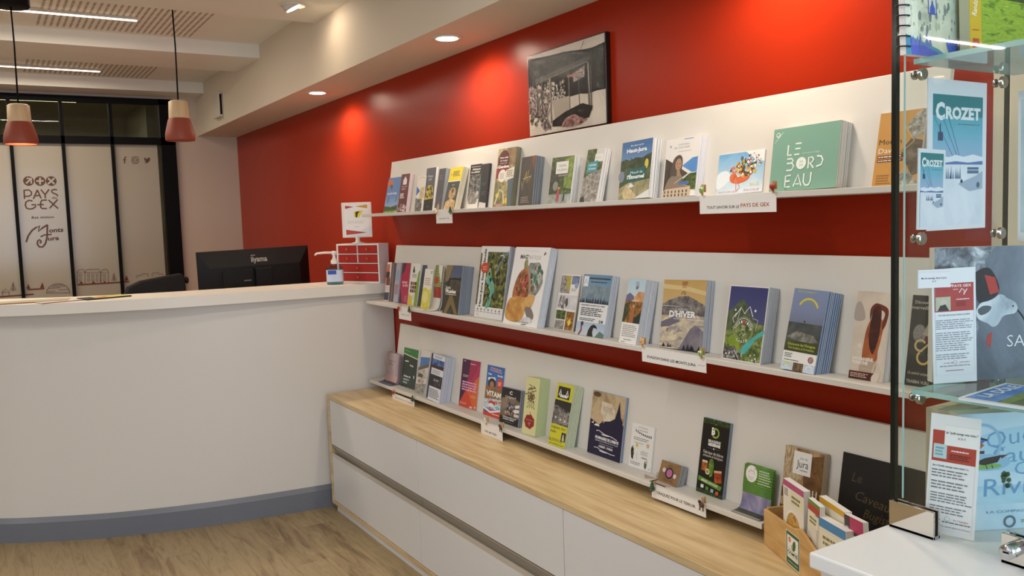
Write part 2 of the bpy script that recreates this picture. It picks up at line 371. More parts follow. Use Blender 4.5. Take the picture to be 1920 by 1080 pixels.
# ------------------------------------------------------------------ glazed partition: black frame, clear transoms, frosted panes with lettering
part_ = bpy.data.objects.new('window_1', None); COL.objects.link(part_); struct(part_)
XM = [-.59-.3235*k for k in range(0, 9)]                            # mullion centres
XE = XM[-1]
f = MB(); y0, y1 = YB-.03, YB+.03
f.box((-.575, y0, FLOOR), (JX, y1, 2.39), BLACK); f.box((XE, y0, 2.35), (JX, y1, 2.39), BLACK); f.box((XE, y0, 2.048), (JX, y1, 2.102), BLACK); f.box((XE, y0, FLOOR), (JX, y1, .1), BLACK)
struct(f.build('window_frame', part_))
for x in XM[1:]:
    f = MB(); f.box((x-.011, y0, .1), (x+.011, y1, 2.35), BLACK); struct(f.build('mullion', part_))
FILM = bpy.data.materials.new('frosted_film'); FILM.use_nodes = True
nt = FILM.node_tree; pb = nt.nodes['Principled BSDF']; pb.inputs['Base Color'].default_value = lin('#c6baa6'); pb.inputs['Roughness'].default_value = .16
tl = nt.nodes.new('ShaderNodeBsdfTranslucent'); tl.inputs[0].default_value = lin('#c6baa6'); mx = nt.nodes.new('ShaderNodeMixShader'); mx.inputs[0].default_value = .3
nt.links.new(pb.outputs[0], mx.inputs[1]); nt.links.new(tl.outputs[0], mx.inputs[2]); nt.links.new(mx.outputs[0], nt.nodes['Material Output'].inputs[0])
CLEAR = glass('transom_glass', '#d8dfd2', 1.6)
for a, c in zip(XM[:-1], XM[1:]):
    f = MB(); f.box((c+.011, YB-.003, 2.102), (a-.011 if a > -.6 else a-.011, YB+.003, 2.35), CLEAR); struct(f.build('pane', part_))
    f = MB(); f.box((c+.011, YB-.003, .1), (a-.011, YB+.003, 2.048), FILM); struct(f.build('frosted_pane', part_))
INK = M('#5e3a2c', .6, name='brown_film_lettering'); INK2 = M('#6b2f20', .6, name='red_brown_film_lettering')
# lettering: a 2 x 1.2 m field in front of the panes, positioned by where each mark stands on the glass
def lettering():
    X0, Z0, Wd, Ht = -2.0, .85, 1.5, 1.2
    a = Art(Wd, Ht, y0=0, step=4e-5)
    def q(u, v):
        p = ony(u, v, YB-.0035); return ((p.x-X0)/Wd, 1-(p.z-Z0)/Ht)
    def T(txt, u, v, hp, wp, b=0., rot=0, c=INK, sh=0):
        c0 = q(u, v); c1 = q(u+wp, v); c2 = q(u, v+hp); a.t(txt, c0[0], c0[1], abs(c2[1]-c0[1]), c, w=abs(c1[0]-c0[0]), b=b, rot=rot, sh=sh)
    def LN(pts, w, c=INK): a.ln([q(*p) for p in pts], w, c)
    def C(u, v, r, c):
        c0 = q(u, v); a.c(c0[0], c0[1], abs(q(u+r, v)[0]-c0[0]), c)
    FC = FILM
    for i, u in enumerate((53.5, 75, 96)):
        C(u, 339.5, 10.2, INK)
    LN([(49, 344), (58, 335)], .007, FC); LN([(50, 334.5), (58.5, 334.5), (58.5, 344)], .007, FC)
    LN([(68, 339.5), (82, 339)], .008, FC); LN([(75, 333), (75, 346)], .008, FC)
    LN([(90, 334), (102, 345)], .008, FC); LN([(102, 334), (90, 345)], .008, FC)
    def S(pts, w=.0062, c=INK): LN(pts, w, c)
    S([(46, 373), (45, 356)]); S([(45, 357), (54, 356), (59, 360), (59, 365), (54, 368), (46, 368)])             # P
    S([(62.5, 373), (70, 356)]); S([(70, 356), (77, 372)]); S([(66, 367), (73, 366.5)])                           # A
    S([(76.5, 355.5), (84.5, 365)]); S([(92, 355), (84.5, 365)]); S([(84.5, 364), (85, 372)])                     # Y
    S([(107, 356), (102, 355), (97, 357), (97, 360), (101, 362.5), (107, 365), (108, 368)])                       # S
    T('de', 102, 370.5, 4.5, 10)
    S([(61, 377), (54, 375.5), (48.5, 379), (47.5, 385), (50, 390.5), (56, 392), (62, 391), (67, 387), (67, 383.5), (59, 384)])   # G
    S([(88, 375), (78, 375.5), (76.5, 379), (76, 384), (76.5, 389), (79, 391), (88, 391)]); S([(70, 384), (82, 383.5)])            # E
    S([(91, 375), (109, 391)]); S([(108, 374), (93, 390.5)])                                                      # X
    T('&sa station', 80, 407, 4.6, 42, .01)
    # M with the long wave, J with its curl
    S([(49, 454), (53, 442), (60, 432), (67, 427), (74, 423.5), (72, 434), (80, 427), (89, 421.5)], .0075)
    S([(88.8, 421), (88.5, 436), (88, 446), (85, 457), (80, 463), (74, 463), (70, 458), (70.5, 452), (74, 449.5), (77, 452), (76.5, 455.5), (74, 454.5)], .0075)
    S([(76, 444), (83, 440.5), (93, 440), (97, 439)], .006)
    T('onts', 105.5, 431, 8, 27, .03, 2, sh=.15); T('ura', 100.5, 446.5, 7.5, 21, .03, 2, sh=.15)
    # social media marks
    S([(237, 294.5), (234, 295), (233.4, 298), (233.4, 306.5)], .005); S([(230.5, 299.8), (236.5, 299.4)], .004)
    S([(247.6, 296), (249, 294.3), (257, 294), (259, 296), (259.3, 304), (257.6, 306), (249.6, 306.3), (247.8, 304.5), (247.6, 296)], .003)
    c0 = q(253.4, 300); r0 = abs(q(256.5, 300)[0]-c0[0]); a.ring(c0[0], c0[1], r0, .003, INK)
    S([(271, 296), (275, 299.5), (278, 296), (281, 296.5), (279, 302), (275, 305.5), (271, 304.5), (274, 303), (271.5, 300), (271, 296)], .004); a.p([q(*p) for p in ((272, 298), (276, 300), (279, 296.5), (280, 301), (275, 305))], INK)
    # skyline
    LN([(0, 556.5), (63, 551.5)], .006, INK2); LN([(52, 543), (83, 541)], .006, INK2)
    def fir(u, v, h, w):
        S([(u, v-h), (u, v)], .0022)
        for k in range(5): z = v-h+h*(k+1)/6.0; ww = w*(.35+.65*k/4); S([(u-ww, z+1), (u, z), (u+ww, z)], .002)
    fir(24.5, 546, 17, 6); fir(213.5, 527, 15, 5)
    for u, v, h in ((53, 541.5, 9.5), (79, 540, 11), (237, 526, 10)): a.p([q(u-4, v), q(u+4, v-.5), q(u, v-h)], INK2)
    S([(3, 548), (9.5, 542), (18, 547), (3, 548.5)], .002); S([(5, 548), (5, 555)], .002); S([(16.5, 547), (17, 554)], .002)
    S([(87+22*(1-math.cos(t*math.pi/14)), 550.5-19*math.sin(t*math.pi/14)) for t in range(15)], .0022)
    for k, (u0, u1) in enumerate(((88, 130), (90, 104), (110, 128), (92, 112), (96, 122), (99, 118))): v = 549.5-3*k; S([(u0, v), (u1, v-1)], .002)
    LN([(144.5, 534), (242, 528)], .006, INK2)
    for u0, u1 in ((145, 159), (159, 188), (189, 203)):
        S([(u0, 531), (u0, 511.5), (u1, 510.5), (u1, 529)], .002); S([(u0, 511.5), (u0+3, 506), (u1-3, 504.5), (u1, 510)], .0022)
    for u in (150.5, 166, 174, 182, 195.5):
        for v in (516, 524): S([(u-1.8, v+3), (u-1.8, v-2), (u+1.8, v-2.2), (u+1.8, v+3), (u-1.8, v+3)], .0017)
    for u in (152, 175, 196): a.p([q(u-4, 532), q(u+4, 531.5), q(u, 527)], INK2)
    S([(256, 521), (256, 517), (265, 516), (265, 513.5), (277, 513), (277, 519)], .002); S([(285, 518), (285, 512), (298, 511.5), (298, 514), (307, 514)], .002)
    o = a.build('film_lettering', part_); o.location = (X0+Wd/2, YB-.0035, Z0); struct(o)
lettering()

# ------------------------------------------------------------------ reception counter
def curve(pts, n=40):
    """smooth plan curve through x-ordered points"""
    out = []
    for i in range(len(pts)-1):
        p0 = Vector(pts[max(i-1, 0)]); p1 = Vector(pts[i]); p2 = Vector(pts[i+1]); p3 = Vector(pts[min(i+2, len(pts)-1)])
        for k in range(8):
            t = k/8; out.append(.5*((2*p1)+(p2-p0)*t+(2*p0-5*p1+4*p2-p3)*t*t+(3*p1-p0-3*p2+p3)*t**3))
    out.append(Vector(pts[-1])); return out
def offset(c, d):
    out = []
    for i, p in enumerate(c):
        t = (c[min(i+1, len(c)-1)]-c[max(i-1, 0)]).normalized(); n = Vector((-t.y, t.x)); out.append(p+n*d)
    return out
BODY = curve([(-.004, 4.063), (-.38, 4.098), (-.68, 4.135), (-.93, 4.18), (-1.17, 4.245), (-1.39, 4.325), (-1.6, 4.43), (-1.8, 4.55), (-2.05, 4.76), (-2.25, 5.0), (-2.4, 5.3)])
SLAB = curve([(-.004, 4.025), (-.3, 4.048), (-.68, 4.075), (-1.04, 4.112), (-1.27, 4.165), (-1.54, 4.262), (-1.75, 4.375), (-2.05, 4.60), (-2.3, 4.90), (-2.45, 5.25)])
def band(mb, c, d0, d1, z0, z1, mat, chamfer=0):
    cx_ = lambda L_: [Vector((min(p.x, -.003), p.y)) for p in L_]; a, e = cx_(offset(c, d0)), cx_(offset(c, d1)); n = len(a); a2 = cx_(offset(c, d0-chamfer))
    vv = [(p.x, p.y, z0) for p in a]+[(p.x, p.y, z0) for p in e]+[(p.x, p.y, z1) for p in e]+[(p.x, p.y, z1) for p in a2]+[(p.x, p.y, z1-.022) for p in a]
    if not chamfer: rows = [0, 1, 2, 3]
    else: rows = [0, 1, 2, 3, 4]
    ff = []
    for r in range(len(rows)):
        A, B = rows[r], rows[(r+1) % len(rows)]
        for i in range(n-1): ff.append((A*n+i, A*n+i+1, B*n+i+1, B*n+i))
    ff += [tuple(r*n for r in rows), tuple(r*n+n-1 for r in rows)]
    mb.add(vv, ff, mat)
ctr = thing('reception_counter', 'long white curved reception counter with a grey skirting, left of the shelves', 'counter', (-1.0, 4.4, FLOOR))
def loc_(o): o.matrix_parent_inverse = Matrix.Translation((1.0, -4.4, -FLOOR)); return o
b = MB(); band(b, BODY, 0, -.30, .02, 1.05, M('#d9d2c8', .42)); loc_(b.build('body', ctr))
b = MB(); band(b, SLAB, 0, -.36, 1.05, 1.10, M('#e6dfd2', .4)); loc_(b.build('worktop', ctr, .003))
b = MB(); band(b, BODY, .016, -.02, FLOOR, .098, M('#6f727a', .36), .013); loc_(b.build('skirting', ctr))

# ------------------------------------------------------------------ low sideboard under the shelves
OAK = wood('light_oak_veneer', ('#bb9f72', '#cfb588', '#d9c399'), (14, 1.2, 14), .4)
SX, SY0, SY1, ST = -.392, .84, 4.043, .568
sb = thing('sideboard', 'long low sideboard with white drawers and a light oak top, beneath the lowest shelf', 'sideboard', (-.2, 2.5, FLOOR))
def locs(o): o.matrix_parent_inverse = Matrix.Translation((.2, -2.5, -FLOOR)); return o
b = MB()
b.box((SX, SY0, ST-.021), (-.002, SY1, ST), OAK); b.box((SX, SY1-.021, .018), (-.002, SY1, ST-.021), OAK); b.box((SX, SY0, .018), (-.002, SY0+.021, ST-.021), OAK)
b.box((SX, SY0+.021, .018), (-.002, SY1-.021, .036), OAK); b.box((-.03, SY0+.021, .036), (-.003, SY1-.021, ST-.021), OAK)
locs(b.build('oak_carcass', sb, .0012))
FRONT = M('#dad8d5', .38); edges = [SY1-.0235, 3.03, 2.03, 1.03]
for yb, ya in zip(edges[:-1], edges[1:]):
    for z0, z1 in ((.322, ST-.0235), (.039, .262)):
        b = MB(); b.box((SX+.003, ya+.0015, z0), (SX+.022, yb-.0015, z1), FRONT); d = locs(b.build('drawer', sb, .001))
        h = MB()
        if z0 > .2:
            h.box((SX+.020, ya+.0015, .268), (SX+.024, yb-.0015, .330), M('#a89f90', .4, .3)); h.box((SX+.004, ya+.0015, .312), (SX+.020, yb-.0015, .318), M('#a89f90', .4, .3))
        else:
            h.box((SX+.0065, ya+.0015, .2625), (SX+.020, yb-.0015, .267), M('#cfc8bb', .35, .3)); h.box((SX+.002, ya+.0015, .2625), (SX+.0065, yb-.0015, .280), M('#cfc8bb', .35, .3))
        hh = h.build('handle_rail', d)
b = MB(); b.box((SX+.012, SY0+.03, FLOOR), (-.05, SY1-.04, .018), FRONT); locs(b.build('plinth', sb))

# ------------------------------------------------------------------ wall shelves
YS, YSR, YSL, XLIP, TILT, PB = 3.872, 1.04, 4.04, -.172, .165, -.104
ZSH = {1: 1.452, 2: 1.019, 3: .617, 4: .568}; ZPT = {1: 1.699, 2: 1.294, 3: .906}
for k, nm in ((1, 'upper white brochure shelf with a leaning back panel, on the red wall under the picture'), (2, 'middle white brochure shelf, between the two others on the red wall'), (3, 'lowest white brochure shelf, just above the oak sideboard top')):
    s = thing('brochure_shelf', nm, 'shelf', (-.002, 2.5, ZSH[k]))
    b = MB(); z = ZSH[k]; zt = ZPT[k]; xt = PB+(zt-z)*TILT
    pts = [(PB, z), (xt, zt), (xt+.013, zt), (PB+.013, z)]
    b.prism([(p[0]+.002, p[1]-z) for p in pts], YSR-2.5, YS-2.5, PANEL, axis='y'); b.build('back_panel', s, .0012)
    en = [(XLIP+.002, 1.463-2.5), (0, 1.50-2.5)] if k == 3 else [(XLIP+.002, YSR-2.5), (0, YSR-2.5)]
    b = MB(); b.prism([(XLIP+.002+.02, YSL-2.5), (XLIP+.007, YSL-2.5-.006), (XLIP+.002, YSL-2.5-.02)]+en+[(0, YSL-2.5)], -.014, 0, PANEL); b.build('ledge', s, .001)

GLAZE = glass('rippled_varnish', '#ffffff', .5); gn = GLAZE.node_tree
nz = gn.nodes.new('ShaderNodeTexNoise'); nz.inputs['Scale'].default_value = 420; nz.inputs['Detail'].default_value = 1; bp_ = gn.nodes.new('ShaderNodeBump'); bp_.inputs['Strength'].default_value = .15; bp_.inputs['Distance'].default_value = .0012
tc_ = gn.nodes.new('ShaderNodeTexCoord'); gn.links.new(tc_.outputs['Object'], nz.inputs['Vector']); gn.links.new(nz.outputs[0], bp_.inputs['Height'])
for nd in gn.nodes:
    if nd.type == 'BSDF_GLOSSY': nd.inputs['Roughness'].default_value = .03; gn.links.new(bp_.outputs[0], nd.inputs['Normal'])
# ------------------------------------------------------------------ framed photograph on the red wall
def picture():
    p = [onx(989, 104, -.02), onx(1136, 60, -.02), onx(995, 256, -.02)]
    ya, yb, z0, z1 = 2.704, 2.238, 1.711, 2.006; Wd, Ht = ya-yb, z1-z0
    t = thing('framed_photograph', 'dark-edged photograph of a snowy mountain ruin hanging on the red wall', 'picture', frame((-.0215, (ya+yb)/2, z0), (0, -1, 0), (0, 0, 1)))
    b = MB(); b.box((-Wd/2, 0, 0), (Wd/2, .0195, Ht), M('#15110f', .3)); b.build('frame', t, .002)
    GL = 0.6
    snow = P([(.3, '#b9ac9c'), (.6, '#d8cdbc')], 9, rough=GL); mnt = P(['#08080a', '#121216', '#1c1c22', '#38353a'], 55, rough=GL, detail=8); dark = P(['#060606', '#161312', '#332a26'], 45, rough=GL)
    bush = P(['#15100e', '#4b3a36', '#9a8783', '#c9bbb0'], 75, rough=GL); rub = P(['#2a1715', '#6e4a45', '#a47b72', '#c7a497'], 60, rough=GL)
    a = Art(Wd*.985, Ht*.985)
    a.r(0, 0, 1, 1, P(['#c7b9a8', '#cfc3b4'], 6, rough=GL))
    a.p([(0, .58), (1, .64), (1, .10), (.86, .12), (.78, .115), (.66, .095), (.5, .07), (.3, .06), (.1, .04), (0, .03)][::-1], mnt)
    a.p([(0, 1), (1, 1), (1, .60), (.8, .63), (.55, .58), (.2, .56), (0, .52)][::-1], snow)
    a.p([(0, .5), (0, .72), (.1, .78), (.25, .8), (.3, .6), (.33, .45), (.25, .36), (.1, .34), (0, .38)], bush)
    a.p([(.02, .33), (.4, .27), (.8, .20), (.83, .60), (.5, .62), (.44, .50), (.3, .5), (.06, .4)], dark)
    a.p([(.5, .35), (.95, .27), (1, .30), (1, .62), (.55, .60)], P(['#070708', '#111014', '#1f1c1e'], 30, rough=GL))
    a.specks(.05, .4, .5, .62, 60, .012, ['#c8b6a6', '#8f827a', '#40352f'], 4)
    a.p([(.1, .30), (.82, .20), (.82, .25), (.1, .35)], M('#14100f', GL))
    for u, w in ((.12, .016), (.19, .018), (.31, .022), (.55, .010), (.68, .008), (.80, .018), (.83, .012)):
        a.ln([(u, .3), (u+.005, .9-(u-.5)**2*.4-.03*(u > .4))], w, '#120d0b')
    a.ln([(.30, .34), (.325, .93)], .014, '#7d6f60'); a.ln([(.80, .27), (.82, .82)], .014, '#6f6255'); a.ln([(.11, .36), (.80, .26)], .008, '#3d342c'); a.ln([(.56, .33), (.565, .82)], .006, '#4d4238'); a.p([(.33, .62), (.56, .60), (.56, .78), (.36, .84)], '#9c8f7f'); a.p([(.60, .36), (.76, .30), (.76, .42), (.62, .46)], bush)
    a.r(.54, .36, .68, .385, '#7d3a1d'); a.p([(.33, .86), (.5, .78), (.72, .72), (.85, .78), (.8, .9), (.5, .95), (.33, .93)], dark)
    a.p([(.44, .95), (.5, .86), (.56, .84), (.62, .83), (.70, .88), (.78, .92), (.7, .96), (.55, .975)], rub)
    a.p([(.16, .88), (.27, .82), (.31, .94), (.22, .97)], bush); a.specks(.03, .75, .28, .86, 14, .018, ['#4b3b33', '#7c6a5c'], 9)
    a.ln([(.68, .17), (.76, .02)], .006, '#3a3330'); a.ln([(.22, .8), (.3, .96)], .01, '#2b211c'); a.ln([(.3, .7), (.22, .92)], .008, '#2b211c')
    a.build('photograph', t)
    b = MB(); b.poly([(-Wd*.4925, -.0036, 0.002), (Wd*.4925, -.0036, .002), (Wd*.4925, -.0036, Ht*.985), (-Wd*.4925, -.0036, Ht*.985)], GLAZE); b.build('varnish', t)
picture()

# ------------------------------------------------------------------ ceiling lamps
def downlight(x, y, z, power, label, group=None, tilt=None, spot=True):
    t = thing('downlight', label, 'ceiling light', (x, y, z), group)
    b = MB(); b.lathe([(.060, -.0004), (.060, -.004), (.052, -.006), (.043, -.004), (.041, .0), (.041, -.002)], (0, 0, 0), M('#d8cfc2', .35)); b.build('trim_ring', t)
    l = MB(); ax = Vector((0, 0, 1)) if not tilt else Vector(tilt); c = Vector((0, 0, -.0045)) if not tilt else Vector((0, 0, -.012))
    l.lathe([(.0001, .001), (.0385, .001), (.0385, -.001), (.0001, -.001)], c, emis('#ffe9cc', 26, 'lamp_glow'), 28, ax, False); l.build('lamp', t)
    if tilt: g = MB(); g.lathe([(.043, .030), (.044, -.002), (.040, -.002)], c, M('#cfc6b8', .3), 28, ax); g.build('gimbal', t)
    if spot:
        ld = bpy.data.lights.new('downlight_beam', 'SPOT'); ld.energy = power; ld.color = (1.0, .84, .66); ld.spot_size = R(170); ld.spot_blend = .6; ld.shadow_soft_size = .045
        lo = bpy.data.objects.new('downlight_beam', ld); COL.objects.link(lo); lo.parent = t; lo.location = (0, 0, -.02) if not tilt else (.02, 0, -.03)
        if tilt: lo.rotation_euler = Vector(tilt).to_track_quat('Z', 'Y').to_euler()
    return t
XD = -.19
for y, lb in ((4.524, 'lit warm ceiling spot in the soffit, the one nearer the back wall'), (3.014, 'lit warm ceiling spot in the soffit, the one nearer the picture'), (1.49, 'lit warm ceiling spot in the soffit above the shelf ends'), (-.05, 'lit warm ceiling spot in the soffit by the entrance')):
    downlight(XD, y, ZS, 21.5, lb)
sp = onz(551, 10, ZB)
downlight(sp.x, sp.y, ZB, 2.5, 'swivelling ceiling spot tilted towards the soffit, at the top of the picture', tilt=(-.42, .10, .85))
downlight(-5.9, 4.0, ZB, 16, 'ceiling spot on the far side of the room')

# LED strips in the bays
LED = emis('#ffe8c8', 11, 'led_strip_glow')
def strip(x0, x1, y, z, label, power, group=None):
    t = thing('strip_light', label, 'ceiling light', ((x0+x1)/2, y, z), group); L = (x1-x0)/2
    b = MB(); b.box((-L, -.011, 0), (L, .011, .018), M('#cfc6b8', .4)); b.build('housing', t)
    b = MB(); b.box((-L+.002, -.009, -.005), (L-.002, .009, -.0002), LED); b.build('diffuser', t, .002)
    area('strip_beam', (0, 0, -.012), (0, 0, 0), 2*L-.02, .03, power*1.75, (1.0, .98, .94) if y < 4 else (1.0, .90, .77), t)
s1 = onz(262, 32, 2.472).x; s2 = onz(192, 129, 2.472).x
strip(s1-1.9, s1, 4.755, 2.472, 'lit LED strip in the ceiling bay above the pendant lamps', 15)
strip(s2-1.9, s2, 6.35, 2.472, 'lit LED strip in the ceiling bay nearest the glazed partition', 12)
strip(-5.5, -4.3, 3.28, 2.472, 'lit LED strip on the far side of the room', 13)
for x in (-4.0, -1.75):
    strip(x-.75, x+.75, 1.75, 2.472, 'lit LED strip over the visitor area, the %s one' % ('far' if x < -3 else 'near'), 13)
sq = onz(144, 198, 2.5)
strip(sq.x-2.4, sq.x, sq.y, 2.532, 'lit LED strip in the room behind the glazed partition', 16)

# pendant lamps
CLAY = M('#93402a', .55); TIMBER = wood('pale_turned_wood', ('#c9a679', '#d9bb90'), (8, 8, 1.5), .5)
def pendant(utop, vtop, ubot, vbot, label, canopy, glow):
    Y = 4.262; a = ony(utop, vtop, Y); c = ony(ubot, vbot, Y); H = a.z-c.z; x = (a.x+c.x)/2
    t = thing('pendant_lamp', label, 'pendant lamp', (x, Y, c.z), 'pendant lamps over the counter')
    r = .0665
    b = MB(); b.lathe([(.0001, H*.985), (.035, H*.99), (.043, H*.96), (.046, H*.55)], (0, 0, 0), TIMBER); b.build('wooden_cap', t)
    b = MB(); b.lathe([(.046, H*.555), (.051, H*.50), (.064, H*.22), (r, H*.14), (r, 0.004), (r-.002, 0), (r-.005, .004), (.058, H*.24), (.044, H*.5), (.0001, H*.53)], (0, 0, 0), CLAY); b.build('lamp_shade', t)
    b = MB(); b.lathe([(.0001, .030), (.05, .032), (.055, .034)], (0, 0, 0), emis('#ffc98a', 5.5 if glow else .25, 'bulb_glow'), 28, (0, 0, 1)); b.build('diffuser', t)
    top = ZC-c.z
    b = MB(); b.tube([(0, 0, H*.985), (.003, 0, (H+top)/2), (0, 0, top-.02)], .0034, BLACK); b.build('cord', t)
    b = MB(); k = (.075, .118) if canopy else (.012, .02)
    b.lathe([(.0001, top), (k[0], top), (k[0], top-k[1]+.006), (k[0]-.006, top-k[1]), (.0001, top-k[1])], (0, 0, 0), BLACK); b.build('ceiling_rose', t)
    if glow:
        ld = bpy.data.lights.new('pendant_beam', 'POINT'); ld.energy = 2.5; ld.color = (1, .7, .42); ld.shadow_soft_size = .02
        lo = bpy.data.objects.new('pendant_beam', ld); COL.objects.link(lo); lo.parent = t; lo.location = (0, 0, .018)
pendant(34, 195, 40, 271, 'pendant lamp with brick-red shade glowing underneath, nearer the left edge', True, True)
pendant(334, 188.5, 338.5, 264, 'pendant lamp with brick-red shade in front of the black partition post', False, False)

# wall-mounted detector on the soffit side
t = thing('wall_vent', 'small white upright box with a dark slot on the side of the soffit', 'vent', (-.3, 6.22, 2.175))
b = MB(); b.box((-.030, -.085, 0), (0, .085, .17), M('#cfc3b0', .5)); b.build('casing', t, .003)
b = MB(); b.box((-.020, -.0862, .015), (-.004, -.0845, .155), BLACK); b.build('slot', t)
b = MB(); b.tube([(-.003, -.089, .16), (-.003, -.089, .0), (-.018, -.088, -.022), (-.045, -.087, -.03)], .004, M('#b9ad9b', .4)); b.build('bracket', t)

# ------------------------------------------------------------------ printed-image palette
forest = P(['#12180c', '#2c3a18', '#566b2c', '#8a9a4a'], 70, detail=8)
forestd = P(['#0a0d08', '#1d2416', '#3a4526', '#6d6f3e'], 90, detail=8)
meadow = P(['#31541a', '#5d8a22', '#93b93a', '#c0d45c'], 22, stretch=(1, 1, 3))
rock = P(['#3d3a35', '#77726a', '#a8a298', '#d2cec6'], 80, detail=9)
rockbw = P(['#22252b', '#5c626c', '#9aa1ab', '#dfe4ea'], 45, detail=9)
snow = P(['#a9a9b4', '#cfcdd0', '#ece8e2'], 26)
snowwarm = P(['#6d6a75', '#a59a92', '#d3c3a6', '#eedfbf'], 22, stretch=(1, 1, 2.2))
earth = P(['#2c211a', '#5b4632', '#8d7450', '#b9a27a'], 60, detail=8)
water = P(['#2d6b70', '#4d9c9b', '#79c2b8'], 40)
night = P(['#101a30', '#22355e', '#3f5f93'], 20)
bwphoto = P(['#0d0d0d', '#3c3a38', '#8b8884', '#d8d5d0'], 60, detail=8)
crowd = P(['#1d1512', '#5a2a20', '#a86d4c', '#d9c3a0'], 75, detail=8)
autumn = P(['#2a1d10', '#6b4a20', '#a7702c', '#d19a4a'], 65, detail=8)
def sky(top='#3f6fae', bot='#c7d6e6', H=.2): return P([top, bot][::-1], 8, 'g', .12, H)

# ------------------------------------------------------------------ leaflets on the shelves
EDGEW = M('#e8e7e6', .6); EDGEB = M('#d0d5dd', .6)  # EDGEB: cool daylight tint put into the colour of the page edges
def place(shelf, TL, TR, BL, BR, T):
    """plane of a leaflet whose top touches the panel; the further its foot stands out, the more it leans"""
    zs = ZSH[shelf]+.0004; pb = PB if shelf < 4 else PB-.010; best = None; H = .2
    for i in range(0, 40):
        e = i*.0016
        for _ in range(3):
            tau = TILT+e/max(H, .03); up = Vector((tau, 0, 1)).normalized(); n = Vector((1, 0, -tau)).normalized(); p0 = Vector((pb-T-.0006-e, 0, zs)); ab = []
            for q in (TL, TR, BL, BR):
                p = onplane(q[0], q[1], p0, n)-p0; ab.append((-p.y, p.dot(up)))
            tl, tr, bl, br = ab; H = (tl[1]+tr[1])/2
        shift = ((tl[0]+tr[0])-(bl[0]+br[0]))/2
        if best is None or abs(shift) < abs(best[0])-1e-4: best = (shift, p0, up, tl, tr, bl, br, n)
        if p0.x < XLIP+.012 or e > .30*H: break
    shift, p0, up, tl, tr, bl, br, n = best
    Wd = ((tr[0]-tl[0])+(br[0]-bl[0]))/2; H = (tl[1]+tr[1])/2
    rot = math.atan2(shift, max(H, .01)); rot = max(-R(2), min(R(2), rot*.6))
    a = (tl[0]+tr[0]+bl[0]+br[0])/4
    return p0, up, a, Wd, H, rot, n, (bl[1]+br[1])/2
def leaf(shelf, TL, TR, BL, BR, side, n, art, label, short, kind='leaflet', face='#d8d4cc', edge=EDGEW, cat=None, fan=0.0, tmin=.0012):
    T = .012
    for _ in range(4):
        p0, up, a, Wd, H, rot, nn, bb = place(shelf, TL, TR, BL, BR, T)
        m = p0+Vector((0, -(a+Wd/2), 0))+up*(H*.5); d0 = proj(m)[0]; d1 = proj(m+nn*.01)[0]
        T = max(tmin, min(.055, side/max(d1-d0, .1)*.01)) if side else max(tmin, .0015*(n+1))
    tb = T/(n+1); lift = abs(math.sin(rot))*Wd/2
    x = Vector((0, -1, 0)); z = up; x2 = x*math.cos(rot)-z*math.sin(rot); z2 = z*math.cos(rot)+x*math.sin(rot)
    base = p0+Vector((0, -a, 0))+up*lift; M0 = frame(base, x2, z2); H -= lift
    fm = asmat(face); t = tb*.9
    b = MB(); b.box((-Wd/2, 0, 0), (Wd/2, t, H), edge, {2: fm}); o = b.build(kind)
    o.matrix_world = M0; tag(o, label, cat or kind)
    ar = Art(Wd, H); art(ar); ar.build('cover', o)
    if n:
        b = MB(); b.box((-Wd/2, 0, 0), (Wd/2, t, H), edge, {2: fm}); src = b.build(kind)
        for k in range(n):
            c = src if k == 0 else src.copy()
            if k: COL.objects.link(c)
            j = rnd.uniform(-.0012, .0012)+fan*(k+1)
            c.matrix_world = M0 @ Matrix.Translation((j, tb*(k+1), 0))
            tag(c, 'spare copy stacked behind the '+short, cat or kind, 'copies behind the '+short)
    return o

# ---- upper shelf
leaf(1, (730.5, 333.5), (753, 332), (718.5, 396.7), (744, 397), 0, 2, lambda a: (a.r(0, 0, 1, 1, P(['#9fb6d2', '#5c82b8', '#4d76b2'], 8, 'g', .1, .16)), a.c(.2, .15, .22, '#c4623c', .10), a.p([(.18, .2), (.42, .22), (.38, .38), (.3, .3)], '#4c3a52'), a.ln([(.3, .2), (.4, .36)], .05, '#5b4a30'),
    a.t("ACTIV'CIEL", .45, .455, .045, '#f3f3f0', .75, b=.02), a.ln([(.25, .55), (.2, .72)], .05, '#3d4f86'), a.ln([(.85, .55), (.82, .7)], .05, '#3d4f86'), a.p([(0, .80), (.5, .84), (1, .78), (1, 1), (0, 1)][::-1], forest), a.trees(0, 1, .9, .1, 9, '#26331d'), a.r(0, .95, 1, 1, meadow)),
    'blue sky leaflet with an orange flower, first at the left end of the upper shelf', 'blue sky leaflet at the far end of the upper shelf', face='#6f8fbb')
leaf(1, (754, 327.5), (769, 324.7), (744.5, 396), (761, 396), 7, 3, lambda a: (a.r(0, 0, 1, 1, '#64152b'), a.p([(.28, .28), (.28, .16), (.5, .06), (.72, .16), (.72, .28)][::-1], '#e8dcd6'), a.t('HALTES', .5, .33, .03, '#eadfd8', .6), a.l(.2, .37, .75, .42, 2, '#cdb3b4'), a.l(.1, .50, .6, .64, 4, '#f0e4e0', .6), a.specks(.1, .82, .95, .97, 16, .07, ['#e9dcdc', '#b58d96'], 3)),
    'narrow burgundy leaflet with a white arch, beside the blue sky leaflet', 'narrow burgundy leaflet', face='#64152b', edge=M('#d5c2c2', .6))
